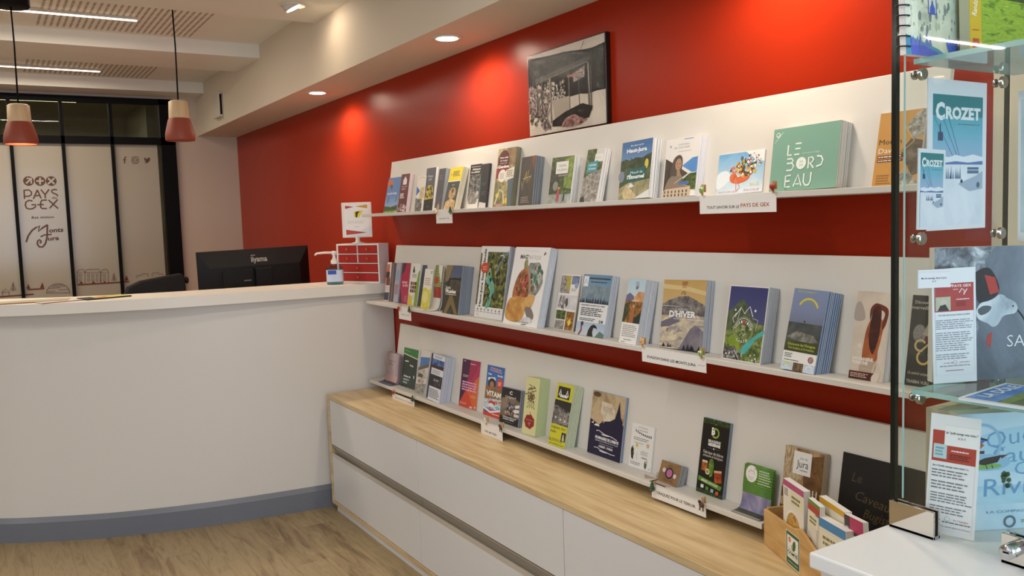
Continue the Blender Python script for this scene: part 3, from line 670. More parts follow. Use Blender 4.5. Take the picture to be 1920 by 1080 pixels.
leaf(1, (784, 331), (799, 329.5), (777.5, 394), (792, 394), 5, 2, lambda a: (a.r(0, 0, 1, 1, '#e6ded2'), a.ln([(.1, .08), (.5, .03), (.95, .06)], .03, '#b9aca0'), a.p([(0, .28), (.45, .42), (0, .55)][::-1], '#2f6fb4'), a.p([(.5, .35), (1, .3), (1, .62), (.4, .7)][::-1], P(['#a98a5a', '#cfb98e', '#e5dccb'], 60)), a.p([(0, .62), (.8, .66), (.85, 1), (0, 1)][::-1], bwphoto)),
    'white leaflet with a blue triangle, left of the grey one with the yellow glow', 'white leaflet with the blue triangle', face='#e6ded2')
leaf(1, (801.7, 316.3), (817.8, 313), (792.3, 393), (811.5, 392), 4, 2, lambda a: (a.r(0, 0, 1, 1, '#565660'), a.t('Musée', .48, .19, .05, '#dfdbd2', .5), a.l(.3, .24, .7, .30, 2, '#bdb9b0'), a.r(0, .72, 1, 1, '#141110'), a.c(.5, .54, .38, '#c9b13a', .14), a.p([(.05, .70), (.25, .64), (.95, .65), (.95, .72), (.05, .74)][::-1], '#c3a634'), a.specks(.2, .45, .8, .68, 10, .07, ['#3e3a1c', '#2b2713'], 5), a.t('2022', .5, .9, .025, '#847c6c', .3)),
    'grey and black leaflet with a glowing yellow shape, on the upper shelf', 'grey leaflet with the yellow shape', face='#4c4b52')
leaf(1, (825, 315), (836, 317), (814, 391.7), (827.5, 391), 8, 4, lambda a: (a.r(0, 0, 1, 1, '#4a494f'), a.l(.2, .15, .8, .28, 3, '#6d6b70'), a.r(0, .62, 1, .85, P(['#3a3640', '#575260', '#2a2830'], 60)), a.p([(.35, 1), (.4, .86), (.6, .84), (.75, 1)][::-1], '#b3946c')),
    'dark grey slim leaflet, just left of the yellow-topped one on the upper shelf', 'dark grey slim leaflet', face='#4a494f', edge=M('#9aa0a8', .6))
leaf(1, (845.8, 314), (870, 312.7), (829.5, 391), (852, 390), 10, 6, lambda a: (a.r(0, 0, 1, 1, '#ece7dc'), a.r(0, 0, 1, .32, '#e3cd22'), a.t('X', .17, .16, .05, '#2a2712', .1, b=.02), a.l(.3, .09, .85, .22, 4, '#4f4716', .6), a.r(.02, .34, .98, 1, P(['#0f1410', '#26302a', '#3c453c'], 50)), a.c(.55, .62, .27, P(['#7d6136', '#b18d58', '#dcc08c'], 80), .14), a.p([(.1, 1), (.15, .82), (.5, .74), (.9, .80), (.95, 1)][::-1], P(['#8f7040', '#c3a068', '#e2ca9a'], 70)), a.c(.55, .56, .1, '#5d4524', .06), a.t('2022', .5, .42, .03, '#cfc7a6', .22)),
    'leaflet with a yellow top over a golden carving, on the upper shelf', 'yellow-topped leaflet with the golden carving', face='#e3cd22', edge=M('#dcd7c4', .6))
leaf(1, (884, 310), (903.3, 306), (874, 389), (896, 388), 3, 2, lambda a: (a.r(0, 0, 1, 1, '#e2ddd4'), a.r(0, 0, 1, .23, '#221a18'), a.t('bienvenue en', .5, .05, .022, '#e8e2d8', .8, b=.02), a.t('Abbaye', .55, .11, .04, '#f2ede4', .75, b=.03), a.t('fortifiée!', .5, .175, .035, '#f2ede4', .8, b=.03), a.r(0, .23, 1, .78, bwphoto), a.c(.45, .78, .42, P(['#4a4743', '#8d8880', '#c2bdb4'], 50), .16), a.c(.85, .66, .12, '#d8b4b4', .05), a.r(0, .9, 1, 1, '#e9e5de')),
    'black and white photo leaflet with bold white lettering, right of the yellow-topped one', 'black and white photo leaflet', face='#2b2624')
leaf(1, (904.5, 306.7), (918, 307.5), (896.5, 388), (911, 384), 4, 2, lambda a: (a.r(0, 0, 1, 1, '#2d2a2c'), a.r(0, .35, .1, .85, '#1e6a6c'), a.l(.25, .42, .9, .50, 2, '#57545a'), a.l(.25, .62, .9, .72, 3, '#57545a'), a.p([(.05, 1), (.1, .86), (1, .9), (1, 1)][::-1], '#d8d3cc')),
    'charcoal leaflet with a teal edge, tucked beside the black and white photo leaflet', 'charcoal leaflet with the teal edge', face='#2d2a2c', edge=M('#55525a', .6))
leaf(1, (936.3, 280), (969, 275), (923.3, 386.7), (958, 384), 9, 3, lambda a: (a.r(0, 0, 1, 1, P(['#5d5030', '#8f8050', '#bfae7a', '#d9cfa8'], 30)), a.r(.5, 0, 1, .3, P(['#6b5230', '#94764a', '#b59a68'], 30)), a.c(.35, .22, .32, '#5e1420', .19), a.p([(0, .34), (.7, .3), (.62, .46), (0, .52)][::-1], '#8e1d2a'), a.t('Votre guide', .35, .155, .03, '#f4ece4', .48, b=.03), a.t('de voyage', .36, .205, .025, '#f4ece4', .4, b=.02), a.t('autour de', .36, .25, .022, '#f4ece4', .36), a.t('Genève', .38, .31, .05, '#fbf6ee', .6, b=.04), a.c(.36, .47, .22, '#efe9dd', .11), a.l(.22, .42, .5, .52, 4, '#b3a898'), a.p([(.55, .38), (1, .33), (1, .52), (.55, .58)][::-1], '#e9e2d2'), a.l(.6, .38, .96, .5, 4, '#8b7f66'), a.p([(0, .52), (.3, .6), (.5, .9), (.1, 1), (0, 1)], P(['#4e4d33', '#7b7750', '#a9a176'], 40)), a.c(.2, .8, .1, '#dcca3a', .04), a.ln([(.1, .95), (.3, .7), (.5, .75), (.62, .95)], .06, '#e0d6a8'), a.c(.72, .9, .09, '#e2c23c', .05), a.c(.33, .97, .2, '#c98c92', .02), a.p([(.7, .55), (1, .52), (1, 1), (.8, 1)][::-1], '#5b6a72')),
    'tall sandy leaflet with a dark red speech balloon, on the upper shelf', 'tall sandy leaflet with the red balloon', face='#b6a57a', edge=M('#8a8570', .6))
leaf(1, (981.7, 295.8), (1003, 291), (970, 383), (1000, 381.7), 17, 8, lambda a: (a.r(0, 0, 1, 1, P(['#2a231e', '#4a4038', '#6a5c4e'], 8)), a.p([(.75, 0), (1, 0), (.95, .32), (.85, .2)][::-1], '#8a4a28'), a.ln([(.2, .6), (.45, .3), (.4, .5), (.6, .28), (.5, .55), (.8, .4)], .035, '#c9b23c'), a.ln([(.1, .5), (.2, .68), (.3, .6)], .02, '#b7ada0'), a.ln([(.2, .45), (.75, .42)], .02, '#d8cfc0'), a.l(.18, .82, .8, .96, 4, '#a79c8e', .45)),
    'dark brown leaflet with a golden scribbled signature, with a thick grey stack behind it', 'dark brown leaflet with the golden scribble', face='#332b26', edge=M('#7f858b', .5))
leaf(1, (1036.7, 296), (1078, 291.7), (1026.7, 381), (1068, 378), 12, 6, lambda a: (a.r(0, 0, 1, 1, forest), a.p([(0, .25), (.4, .2), (.5, .75), (0, .8)][::-1], forestd), a.p([(.6, .05), (1, 0), (1, .7), (.65, .65)][::-1], P(['#3e5220', '#7f9437', '#b6bf62'], 55)), a.r(0, .8, 1, 1, P(['#6b6f66', '#9aa198', '#c4c8c0'], 30)), a.r(.22, .10, .77, .36, '#eeece4'), a.t('TERRE', .5, .19, .05, '#8b8a78', .36), a.t('VALSERINE', .5, .28, .045, '#8b8a78', .44), a.r(.35, .36, .8, .43, '#5c5a52'), a.t('cycle randonnée', .58, .395, .03, '#eeeae0', .4), a.c(.28, .62, .12, '#8d8f86', .1), a.p([(.36, .95), (.38, .72), (.45, .66), (.5, .74), (.48, .95)], '#b4475a'), a.p([(.66, .95), (.68, .78), (.74, .78), (.74, .95)], '#39404c'), a.c(.45, .67, .04, '#d8a84c')),
    'green woodland leaflet with a white title box and two hikers, on the upper shelf', 'green woodland leaflet with the white title box', face='#5d6a3e')
leaf(1, (1103, 279), (1135, 279), (1087.5, 376.7), (1117.5, 375), 12, 7, lambda a: (a.r(0, 0, 1, 1, forest), a.p([(0, .55), (.4, .45), (1, .4), (1, 1), (0, 1)][::-1], rock), a.r(.55, 0, 1, .12, '#dcd8d0'), a.r(.5, .1, 1, .25, '#ece8e0'), a.t('terre', .72, .17, .025, '#8c887a', .3), a.p([(.12, .26), (.72, .22), (.75, .42), (.14, .45)][::-1], '#3f9aa2'), a.t('activités', .44, .30, .035, '#eef4f2', .42, b=.02), a.t('& loisirs', .44, .37, .035, '#eef4f2', .42, b=.02), a.p([(0, .92), (.2, .88), (.3, 1), (0, 1)], '#231d1c')),
    'leaflet of mossy rocks with a teal title box, on the upper shelf', 'mossy rock leaflet with the teal box', face='#7c7a5e')
leaf(1, (1169.7, 267.5), (1224, 258.7), (1160, 371.7), (1219, 369), 20, 9, lambda a: (a.r(0, 0, 1, 1, P(['#c9d2da', '#7e9fc0', '#3e6ea2', '#355f92'], 8, 'g', .08, .24)), a.t('Mon séjour sportif', .5, .075, .025, '#eef2f4', .42, b=.01), a.t('Haut-Jura', .5, .16, .065, '#f6f6f2', .66, b=.035), a.ridge(0, 1, .6, [(0, .33), (.15, .30), (.3, .33), (.5, .29), (.7, .31), (.85, .27), (1, .24)], P(['#1a2614', '#2f3f22', '#4c5c34'], 40)), a.ridge(0, 1, 1, [(0, .50), (.3, .46), (.6, .5), (1, .45)], P(['#26301c', '#455233', '#6c744a'], 35)), a.p([(0, .8), (.3, .72), (1, .68), (1, 1), (0, 1)][::-1], P(['#6a6a44', '#99926a', '#c2b68e'], 30)), a.p([(.1, .88), (.25, .74), (.6, .95), (.5, 1), (.2, 1)], P(['#9b865a', '#cdb88a', '#e3d2a4'], 60)), a.p([(.5, 1), (1, .86), (1, 1)], '#dfe0dc'), a.c(.86, .42, .06, '#d8c446', .08), a.p([(.23, .50), (.85, .46), (.83, .68), (.22, .71)][::-1], '#14605c'), a.t('Massif de', .55, .545, .045, '#e9f2ee', .4), a.t("l'Étournel", .53, .62, .062, '#f6f8f4', .56, b=.04), a.p([(.30, .80), (.38, .72), (.5, .78), (.44, .80)], '#e8ece6'), a.ln([(.32, .28), (.36, .32)], .015, '#3a3640'), a.c(.06, .6, .1, '#7f8a96', .1)),
    'blue and green hiking magazine with a teal title banner, on the upper shelf', 'hiking magazine with the teal banner', 'magazine', '#5f7f9c')
leaf(1, (1251, 264), (1313, 251.7), (1241.7, 369), (1304, 364), 14, 5, lambda a: (a.r(0, 0, 1, 1, '#ebe6e0'), a.t('CHÂTEAU', .55, .115, .03, '#8a847e', .34), a.t('DE VOLTAIRE', .5, .165, .03, '#8a847e', .46), a.r(.55, .02, .82, .035, '#8da0c4'), a.specks(.12, .06, .16, .16, 3, .015, ['#55505a'], 2), a.l(.4, .22, .8, .245, 1, '#c9c3bc'), a.p([(.03, .33), (.35, .45), (.75, .62), (.03, .9)][::-1], P(['#2b231c', '#463a30', '#5d5044'], 10)), a.p([(.55, .48), (.85, .36), (1, .35), (1, .62), (.85, .60)][::-1], P(['#3a7cc2', '#6fa5da'], 10)), a.o([(.1, .88), (.14, .72), (.3, .62), (.5, .60), (.62, .72), (.55, .75)][::-1], '#8a7a66'), a.o([(.22, .62), (.24, .45), (.3, .34), (.42, .29), (.52, .32), (.56, .42), (.54, .55), (.44, .64)][::-1], '#544a42'), a.c(.44, .45, .095, '#b48c70', .10), a.p([(.4, .55), (.5, .55), (.52, .64), (.42, .66)][::-1], '#a9836a'), a.c(.41, .44, .012, '#33241c'), a.c(.49, .44, .012, '#33241c'), a.ln([(.42, .50), (.48, .50)], .01, '#7d4f3e'), a.ln([(.02, .9), (.75, .62), (1, .60)], .008, '#efeae2'), a.p([(.5, .76), (.8, .62), (1, .62), (1, .9), (.6, .86)][::-1], forest), a.p([(.02, .9), (.1, .86), (.28, .78), (.55, .78), (.85, .84), (.85, 1), (.02, 1)][::-1], '#cbb79c'), a.p([(.1, .86), (.28, .77), (.5, .77), (.8, .84)][::-1], '#8f7868'), a.r(.5, .75, .8, .8, '#4a6fae'), [a.r(.07+.11*i, .89, .11+.11*i, .93, '#5a4a3e') for i in range(7)], [a.r(.07+.11*i, .95, .11+.11*i, .99, '#5a4a3e') for i in range(7)]),
    'white castle brochure with a grey-haired portrait and a pale facade, on the upper shelf', 'white castle brochure', 'brochure', '#e6e1da', edge=M('#d6d9e4', .5))
leaf(1, (1350, 288), (1435, 283), (1344, 361.7), (1430, 360), 0, 1, lambda a: (a.r(0, 0, 1, 1, P(['#dbe7ee', '#a9cde4', '#6faedb', '#8dc0e0'], 12, 'g', .5, .17)), a.o([(0, .5), (.2, .42), (.3, .6), (.15, .8), (0, .85)], '#e6edf0'), a.p([(.6, 0), (1, 0), (1, .28), (.8, .2)][::-1], '#eef0ee'), a.o([(.3, .68), (.28, .58), (.34, .50), (.45, .46), (.6, .55), (.72, .6), (.66, .7), (.5, .76), (.36, .74)], P(['#b2452c', '#d8693f', '#ef9060'], 60)), a.ln([(.33, .60), (.37, .50), (.32, .43), (.30, .38), (.36, .355), (.38, .40)], .045, '#d97a50'), a.p([(.27, .42), (.32, .39), (.30, .47)], '#2a2020'), a.ln([(.43, .74), (.44, .92)], .012, '#cf6a58'), a.ln([(.47, .74), (.52, .86), (.44, .94)], .012, '#cf6a58'), a.o([(.45, .5), (.55, .3), (.62, .5), (.7, .42), (.78, .52), (.66, .6)], crowd), a.specks(.42, .2, .82, .58, 16, .03, ['#b23a2a', '#2f5a2c', '#f2efe8', '#d8b64a'], 6), a.specks(.5, .05, .95, .4, 22, .014, ['#3c3a3a', '#a8622e', '#e9e4d8'], 8), a.t('PAYS DE GEX', .27, .945, .04, '#d98aa2', .42), a.t('FACILE', .78, .935, .05, '#d98aa2', .32), a.t('2022', .83, .80, .07, '#d9d27c', .2)),
    'pale blue brochure with a pink flamingo bursting into flowers, on the upper shelf', 'flamingo brochure', 'brochure', '#cfe0e8')
leaf(1, (1453, 240.7), (1578, 227.7), (1443, 357), (1568, 352), 21, 7, lambda a: (a.r(0, 0, 1, 1, '#80ab97'), a.ring(.075, .1, .028, .008, '#e6efe8'), a.ln([(.03, .22), (.15, .06)], .006, '#e6efe8'), a.ln([(.055, .11), (.075, .14), (.1, .09)], .01, '#e6efe8'),
    a.ln([(.25, .28), (.25, .44), (.31, .44)], .022, '#eef3ec'), a.ln([(.36, .27), (.45, .27)], .018, '#eef3ec'), a.ln([(.36, .35), (.44, .35)], .018, '#eef3ec'), a.ln([(.35, .44), (.43, .44)], .018, '#eef3ec'), a.t('VOYAGES À TABLE', .6, .435, .024, '#dfe9e2', .26),
    a.ln([(.25, .5), (.32, .5), (.345, .535), (.32, .57), (.25, .57)], .02, '#eef3ec'), a.ln([(.27, .57), (.33, .57), (.36, .62), (.33, .68), (.25, .68)], .02, '#eef3ec'), a.c(.47, .585, .075, '#eef3ec'), a.t('53', .47, .56, .035, '#86b29b', .05), a.t('54', .47, .615, .035, '#86b29b', .05), a.ln([(.58, .68), (.58, .51), (.63, .51), (.655, .55), (.63, .59), (.6, .59), (.66, .68)], .02, '#eef3ec'), a.ln([(.70, .50), (.76, .51), (.79, .57), (.77, .64), (.70, .66)], .022, '#eef3ec'),
    a.ln([(.33, .76), (.25, .77), (.25, .94), (.33, .94)], .02, '#eef3ec'), a.ln([(.26, .85), (.32, .85)], .02, '#eef3ec'), a.ln([(.38, .94), (.44, .76), (.50, .94)], .02, '#eef3ec'), a.ln([(.41, .905), (.47, .905)], .014, '#eef3ec'), a.ln([(.53, .75), (.53, .88), (.56, .935), (.61, .93), (.635, .87), (.635, .74)], .02, '#eef3ec')),
    'square sea-green magazine with white cut-out lettering, the biggest on the upper shelf', 'square sea-green magazine', 'magazine', '#80ab97', edge=M('#cfccc8', .5))
leaf(1, (1652.7, 213), (1738, 202.5), (1634, 346.7), (1721, 342), 0, 3, lambda a: (a.r(0, 0, 1, 1, '#c08a3c'), a.p([(.62, .2), (.85, .03), (1, .0), (1, .33), (.8, .42)][::-1], rock), a.p([(.55, .55), (.75, .38), (1, .42), (1, .85), (.85, .88)][::-1], P(['#2c2116', '#594530', '#8a7a66'], 40)), a.p([(.5, 1), (.6, .84), (.75, .8), (1, .98), (1, 1)], rock), a.ln([(.6, .22), (.82, .42), (.56, .56)], .012, '#dcb878'), a.ln([(.52, .74), (.62, .66), (.7, .76), (.6, .84), (.52, .74)], .012, '#dcb878'), a.t('Moulin', .3, .40, .07, '#3a2a14', .5, al='c'), a.t('David', .27, .52, .07, '#f2e6cf', .42), a.r(.05, .585, .62, .625, '#5a1a16'), a.l(.07, .59, .58, .62, 1, '#e8d4b8'), a.r(.05, .64, .62, .675, '#5a1a16'), a.l(.07, .645, .58, .67, 1, '#e8d4b8'), a.l(.08, .84, .4, .98, 4, '#8f6426', .4)),
    'ochre booklet with diamond-shaped photos of an old mill, half behind the glass case', 'ochre booklet', 'booklet', '#c08a3c')

# ---- middle shelf
MS = 'middle shelf'
leaf(2, (726.7, 491), (734, 492.5), (721, 568.5), (729, 569.5), 1, 1, lambda a: (a.r(0, 0, 1, 1, '#d9d2cc'), a.r(.05, .05, .7, .25, '#b8664c'), a.r(0, .25, .8, .4, '#3a2f30'), a.r(.1, .4, 1, .6, '#7d3e3c'), a.r(0, .62, .9, .75, '#c9b9b2'), a.r(0, .78, 1, .98, '#3b4152')),
    'slim strip-patterned leaflet, the very first at the left end of the middle shelf', 'strip-patterned leaflet', face='#b9aaa4')
leaf(2, (735.5, 492.5), (742.5, 493), (730.5, 569.5), (736.5, 571), 2, 2, lambda a: (a.r(0, 0, 1, 1, '#5d4a45'), a.r(.2, 0, .6, 1, '#7b6a66'), a.r(0, .5, .3, 1, '#3d2f2e')),
    'slim brown leaflet between the strip-patterned and the grey-blue one on the middle shelf', 'slim brown leaflet', face='#5d4a45', edge=M('#8b807c', .5))
leaf(2, (744, 492.5), (752, 493), (737.5, 571), (746.5, 572.5), 3, 2, lambda a: (a.r(0, 0, 1, 1, P(['#8c8a96', '#a9a6b2', '#c0bcc6'], 20)), a.r(.1, .18, .8, .45, '#8fa2bd'), a.r(.1, .55, .8, .8, '#9d7f86')),
    'slim grey-blue leaflet left of the crimson one on the middle shelf', 'slim grey-blue leaflet', face='#9c99a4', edge=M('#a9abb6', .5))
leaf(2, (756, 493), (770, 493), (747, 572.5), (764, 575), 0, 2, lambda a: (a.r(0, 0, 1, 1, '#b01f46'), a.p([(0, 0), (.55, 0), (.2, .25), (0, .35)], '#6d1734'), a.p([(.2, .02), (.5, 0), (.35, .2), (.1, .3)], '#3a2a3c'), a.p([(0, .62), (.2, .8), (.35, 1), (0, 1)], '#3b2232'), a.t('BOURG', .5, .48, .05, '#f6d6de', .6, b=.03), a.t('EN FÊTE', .6, .56, .05, '#f6d6de', .6, b=.03), a.l(.6, .8, .95, .95, 4, '#d77f96')),
    'crimson leaflet with dark curved shapes, near the left end of the middle shelf', 'crimson leaflet', face='#b01f46')
leaf(2, (771.5, 493.5), (790, 495), (764.5, 575), (780, 578), 4, 2, lambda a: (a.r(0, 0, 1, 1, '#e9e6dc'), a.p([(.85, .2), (1, .15), (1, 1), (.65, 1), (.7, .5)], '#86a536'), a.p([(0, .72), (.4, .8), (.5, 1), (0, 1)], '#e0c132'), a.c(.33, .1, .06, '#1c1a1a'), a.p([(.25, .13), (.42, .13), (.45, .22), (.25, .22)][::-1], '#1c1a1a'), a.l(.2, .25, .8, .34, 3, '#8b877e'), [a.r(.12+.22*i, .44+.09*j, .3+.22*i, .515+.09*j, ['#6b2c20', '#93702c', '#54301f'][(i+j) % 3]) for i in range(3) for j in range(3)], a.ring(.5, .8, .1, .02, '#b8b2a6')),
    'white leaflet with small brown squares and a green edge, right of the crimson one', 'white leaflet with brown squares', face='#e4e0d6')
leaf(2, (793.5, 496.5), (801, 497.5), (781.5, 578.5), (790, 579.5), 0, 0, lambda a: (a.r(0, 0, 1, 1, '#3b3438'), a.r(0, 0, 1, .2, '#4b4150')),
    'dark purple-grey leaflet peeking out behind the yellow and white one', 'dark peeking leaflet', face='#3b3438')
leaf(2, (799, 504), (812.5, 505), (786.5, 579), (805, 581.5), 9, 4, lambda a: (a.r(0, 0, 1, 1, '#ece9dd'), a.p([(0, .52), (.3, .47), (.6, .53), (1, .48), (1, 1), (0, 1)][::-1], P(['#c9b51c', '#e0d24a', '#f0ea9a'], 30)), a.c(.4, .72, .3, '#e9e38f', .15), a.l(.15, .22, .85, .42, 4, '#c3a9a0'), a.l(.7, .04, .95, .12, 2, '#8b877e')),
    'white leaflet splashed with yellow, left of the apple leaflet on the middle shelf', 'yellow-splashed leaflet', face='#e8e4c8', edge=M('#d4d4c4', .5))
leaf(2, (838.5, 496.7), (867.5, 498.3), (829.5, 585), (858.5, 590), 28, 13, lambda a: (a.r(0, 0, 1, 1, '#39332c'), a.r(.25, 0, 1, .26, P(['#8d94a6', '#5f6a86', '#4a5674'], 10, 'g', .1, .2)), a.p([(0, 0), (.42, 0), (.2, .32), (0, .36)][::-1], '#8a7648'), a.ridge(.2, 1, .5, [(0, .3), (.2, .27), (.5, .25), (.8, .26), (1, .23)], '#211d18'), a.r(.3, .3, 1, .55, P(['#2b261f', '#4b4438', '#5f5848'], 40)), a.t('Jura', .22, .46, .065, '#efece4', .34, b=.02, al='c'), a.t('Musées', .42, .535, .075, '#f6f4ee', .66, b=.04), a.l(.1, .585, .8, .62, 1, '#cfc8b8'), a.p([(.38, .62), (.56, .62), (.98, 1), (.78, 1), (.5, .80), (.28, 1), (.08, 1)], '#7d693d'), a.p([(.42, .95), (.52, .88), (.6, 1), (.42, 1)], '#4c4130')),
    'dark brown leaflet with ochre triangles, in front of a long blue-grey stack', 'dark brown leaflet with ochre triangles', face='#3c4552', edge=M('#8d949f', .45))
leaf(2, (904, 461), (957, 462.5), (889, 595), (940.5, 604), 9, 3, lambda a: (a.r(0, 0, 1, 1, '#eae8e4'), a.r(0, .10, .055, .83, P(['#221e16', '#56502c', '#8e8a58'], 50)), a.r(.26, .08, .99, .845, P(['#0c0f09', '#232a16', '#4b5226', '#8b8a3e', '#2b2c1a'], 42, detail=8)), a.o([(.28, .45), (.4, .3), (.5, .46), (.62, .56), (.58, .7), (.48, .845), (.36, .845), (.48, .65), (.38, .56)], P(['#3f8f86', '#63b3a4', '#8fd0be'], 60)), a.ln([(.62, .36), (.72, .24), (.85, .13), (.98, .08)], .05, '#6f8394'), a.ln([(.7, .13), (.8, .12), (.86, .16)], .02, '#d2d8d8'), a.specks(.3, .15, .95, .8, 20, .035, ['#a3a24a', '#6e7430', '#1a1c10'], 4), a.t('Haut-Jura Saint-Claude', .155, .445, .052, '#1f1c1c', 1.08, b=.03, rot=90), a.c(.2, .305, .14, '#d2401f', .075), a.t('guide', .2, .29, .018, '#f6e2d8', .14), a.t('2022', .2, .325, .018, '#f6e2d8', .14), [a.c(.1+.13*i, .885, .018, ['#33302e', '#33302e', '#7a7a70', '#33302e', '#5d8a5a', '#c04030', '#33302e'][i], .013) for i in range(7)], [a.l(.06+.13*i, .91, .15+.13*i, .925, 1, '#8a8682') for i in range(7)], a.c(.12, .96, .05, '#e4d4d4', .02)),
    'tall white magazine with a vertical title and a turquoise stream, on the middle shelf', 'tall magazine with the vertical title', 'magazine', '#e6e4e0', edge=M('#a7aebb', .5))
leaf(2, (968, 462), (1033.7, 465.3), (943.5, 605), (1006, 615), 12, 5, lambda a: (a.r(0, 0, 1, 1, '#efece8'), a.l(.3, .045, .7, .055, 1, '#cfcac4'), a.t("MAG'", .3, .125, .05, '#2b2624', .23, b=.035), a.t('PRATIQUE', .6, .13, .05, '#b0aaa4', .36), a.specks(.86, .06, .9, .13, 3, .016, ['#3c3836'], 4), a.o([(.34, .18), (.42, .16), (.46, .3), (.44, .36), (.36, .3)], P(['#5d5a36', '#8b8a54', '#b0ab78'], 30)), a.o([(.22, .36), (.36, .28), (.5, .30), (.58, .44), (.6, .62), (.45, .66), (.18, .68), (.14, .55)], P(['#4a2a1a', '#8f4a26', '#c4773a', '#7d3a2c'], 16)), a.o([(.3, .44), (.4, .4), (.46, .52), (.38, .6)], '#b4383c'), a.o([(.48, .22), (.62, .2), (.78, .2), (.88, .32), (.94, .44), (.86, .56), (.76, .62), (.66, .58), (.6, .4)], P(['#3c5a54', '#78827c', '#a5a49c', '#5b5348'], 28)), a.o([(.78, .24), (.86, .3), (.82, .36), (.74, .34)], '#2f8a72'), a.o([(.68, .36), (.78, .34), (.76, .48), (.68, .5)], '#4fa594'), a.specks(.24, .38, .55, .62, 10, .035, ['#d08a4a', '#5a2416', '#c9402c', '#7d4a2a'], 5, 1.6), a.specks(.6, .26, .88, .54, 10, .035, ['#8fb0a4', '#3f5a50', '#c9c4b4', '#6b5c4a'], 6, 1.5), a.ln([(.46, .24), (.58, .42), (.64, .6)], .05, '#a58f7a'), a.o([(.08, .68), (.5, .64), (.6, .7), (.5, .94), (.06, .93)], P(['#8f5a20', '#bd8236', '#d9a45a', '#7a4a22'], 12)), a.o([(.44, .72), (.66, .6), (.8, .62), (.72, .78), (.56, .8)], P(['#c88a3c', '#e0b068', '#8d6a36'], 40)), a.o([(.58, .78), (.72, .76), (.84, .84), (.84, .9), (.7, .9)], '#7f746c'), a.o([(.5, .94), (.7, .88), (.84, .92), (.74, .95)], snow), a.t('STATION DES ROUSSES', .5, .955, .02, '#6b6660', .5), a.ln([(.55, .985), (.68, .975)], .012, '#3d3a38')),
    'large white magazine with a squirrel-shaped collage of photos, on the middle shelf', 'large white collage magazine', 'magazine', '#eceae6', edge=EDGEB, fan=.0012)
leaf(2, (1053, 514), (1090, 516), (1037.5, 621.7), (1072.5, 626.5), 0, 2, lambda a: (a.r(0, 0, 1, 1, '#eae6e0'), a.r(.03, .02, .55, .34, rock), a.p([(.3, .02), (.55, .02), (.55, .3), (.4, .25)], P(['#6a7a26', '#b7b23c', '#c24a34'], 40)), a.r(.59, .02, .97, .17, P(['#3c4a74', '#7f8cae', '#2d3040'], 40)), a.c(.86, .19, .09, '#8ba3c2'), a.l(.62, .24, .92, .3, 2, '#a9adb6'), a.r(.03, .37, .97, .62, snow), a.p([(.42, .44), (.52, .42), (.56, .54), (.48, .6), (.42, .52)], '#53453e'), a.specks(.05, .42, .4, .6, 14, .03, ['#6b6560', '#98918a'], 3, 2.5), a.r(.03, .65, .52, .81, forest), a.r(.03, .83, .5, .99, rock), a.r(.56, .66, .97, .99, autumn), a.p([(.66, .84), (.8, .78), (.86, .86), (.74, .92)], '#e2d048')),
    'photo collage leaflet with climbers and leaves, right of the large collage magazine', 'photo collage leaflet', face='#e4e0da')
leaf(2, (1095, 513.5), (1150, 517.5), (1079, 628.5), (1130, 635.5), 13, 4, lambda a: (a.r(0, 0, 1, 1, '#e6e6e4'), a.r(0, 0, 1, .47, P(['#2c3440', '#4f6a86', '#6f93ae', '#3a78a0'], 14, 'g', .25, .25)), a.ridge(0, 1, .4, [(0, .2), (.2, .17), (.35, .19), (.5, .16), (.7, .2), (1, .18)], P(['#5f7482', '#8fa2ac'], 30)), a.trees(0, 1, .47, .12, 16, '#1c2630', 4), a.r(.03, .03, .2, .2, '#e3e8ea'), a.ln([(.06, .16), (.11, .07), (.16, .15)], .02, '#8fa0b0'), a.r(.22, .05, .95, .075, '#1d3a52'), a.l(.3, .105, .85, .135, 1, '#173048'), a.t('RANDONNÉES ET ACTIVITÉS TOUTE L\'ANNÉE', .48, .505, .02, '#2c3038', .82, b=.02), a.l(.08, .54, .85, .68, 5, '#4b4e56'), a.l(.08, .71, .72, .76, 2, '#5a5d66'), a.c(.8, .75, .04, '#9a9ea4'), a.c(.88, .75, .03, '#3a3c40'), a.r(0, .78, 1, 1, P(['#c2ccd2', '#6f9fd0', '#3f77c2'], 18, 'g', .3, .25)), a.p([(.42, 1), (.45, .9), (.52, .83), (.62, .80), (.72, .83), (.76, .88), (.7, .86), (.62, .86), (.6, .93), (.64, 1)], '#1c1a1c'), a.ln([(.18, .82), (.2, .92), (.12, 1)], .05, '#8e2c34'), a.c(.2, .81, .05, '#37304a'), a.p([(.7, 1), (.85, .9), (1, .94), (1, 1)], '#5d7a70')),
    'blue winter landscape flyer with a list of walks, on the middle shelf', 'blue winter landscape flyer', face='#7f9ab0', edge=EDGEB)
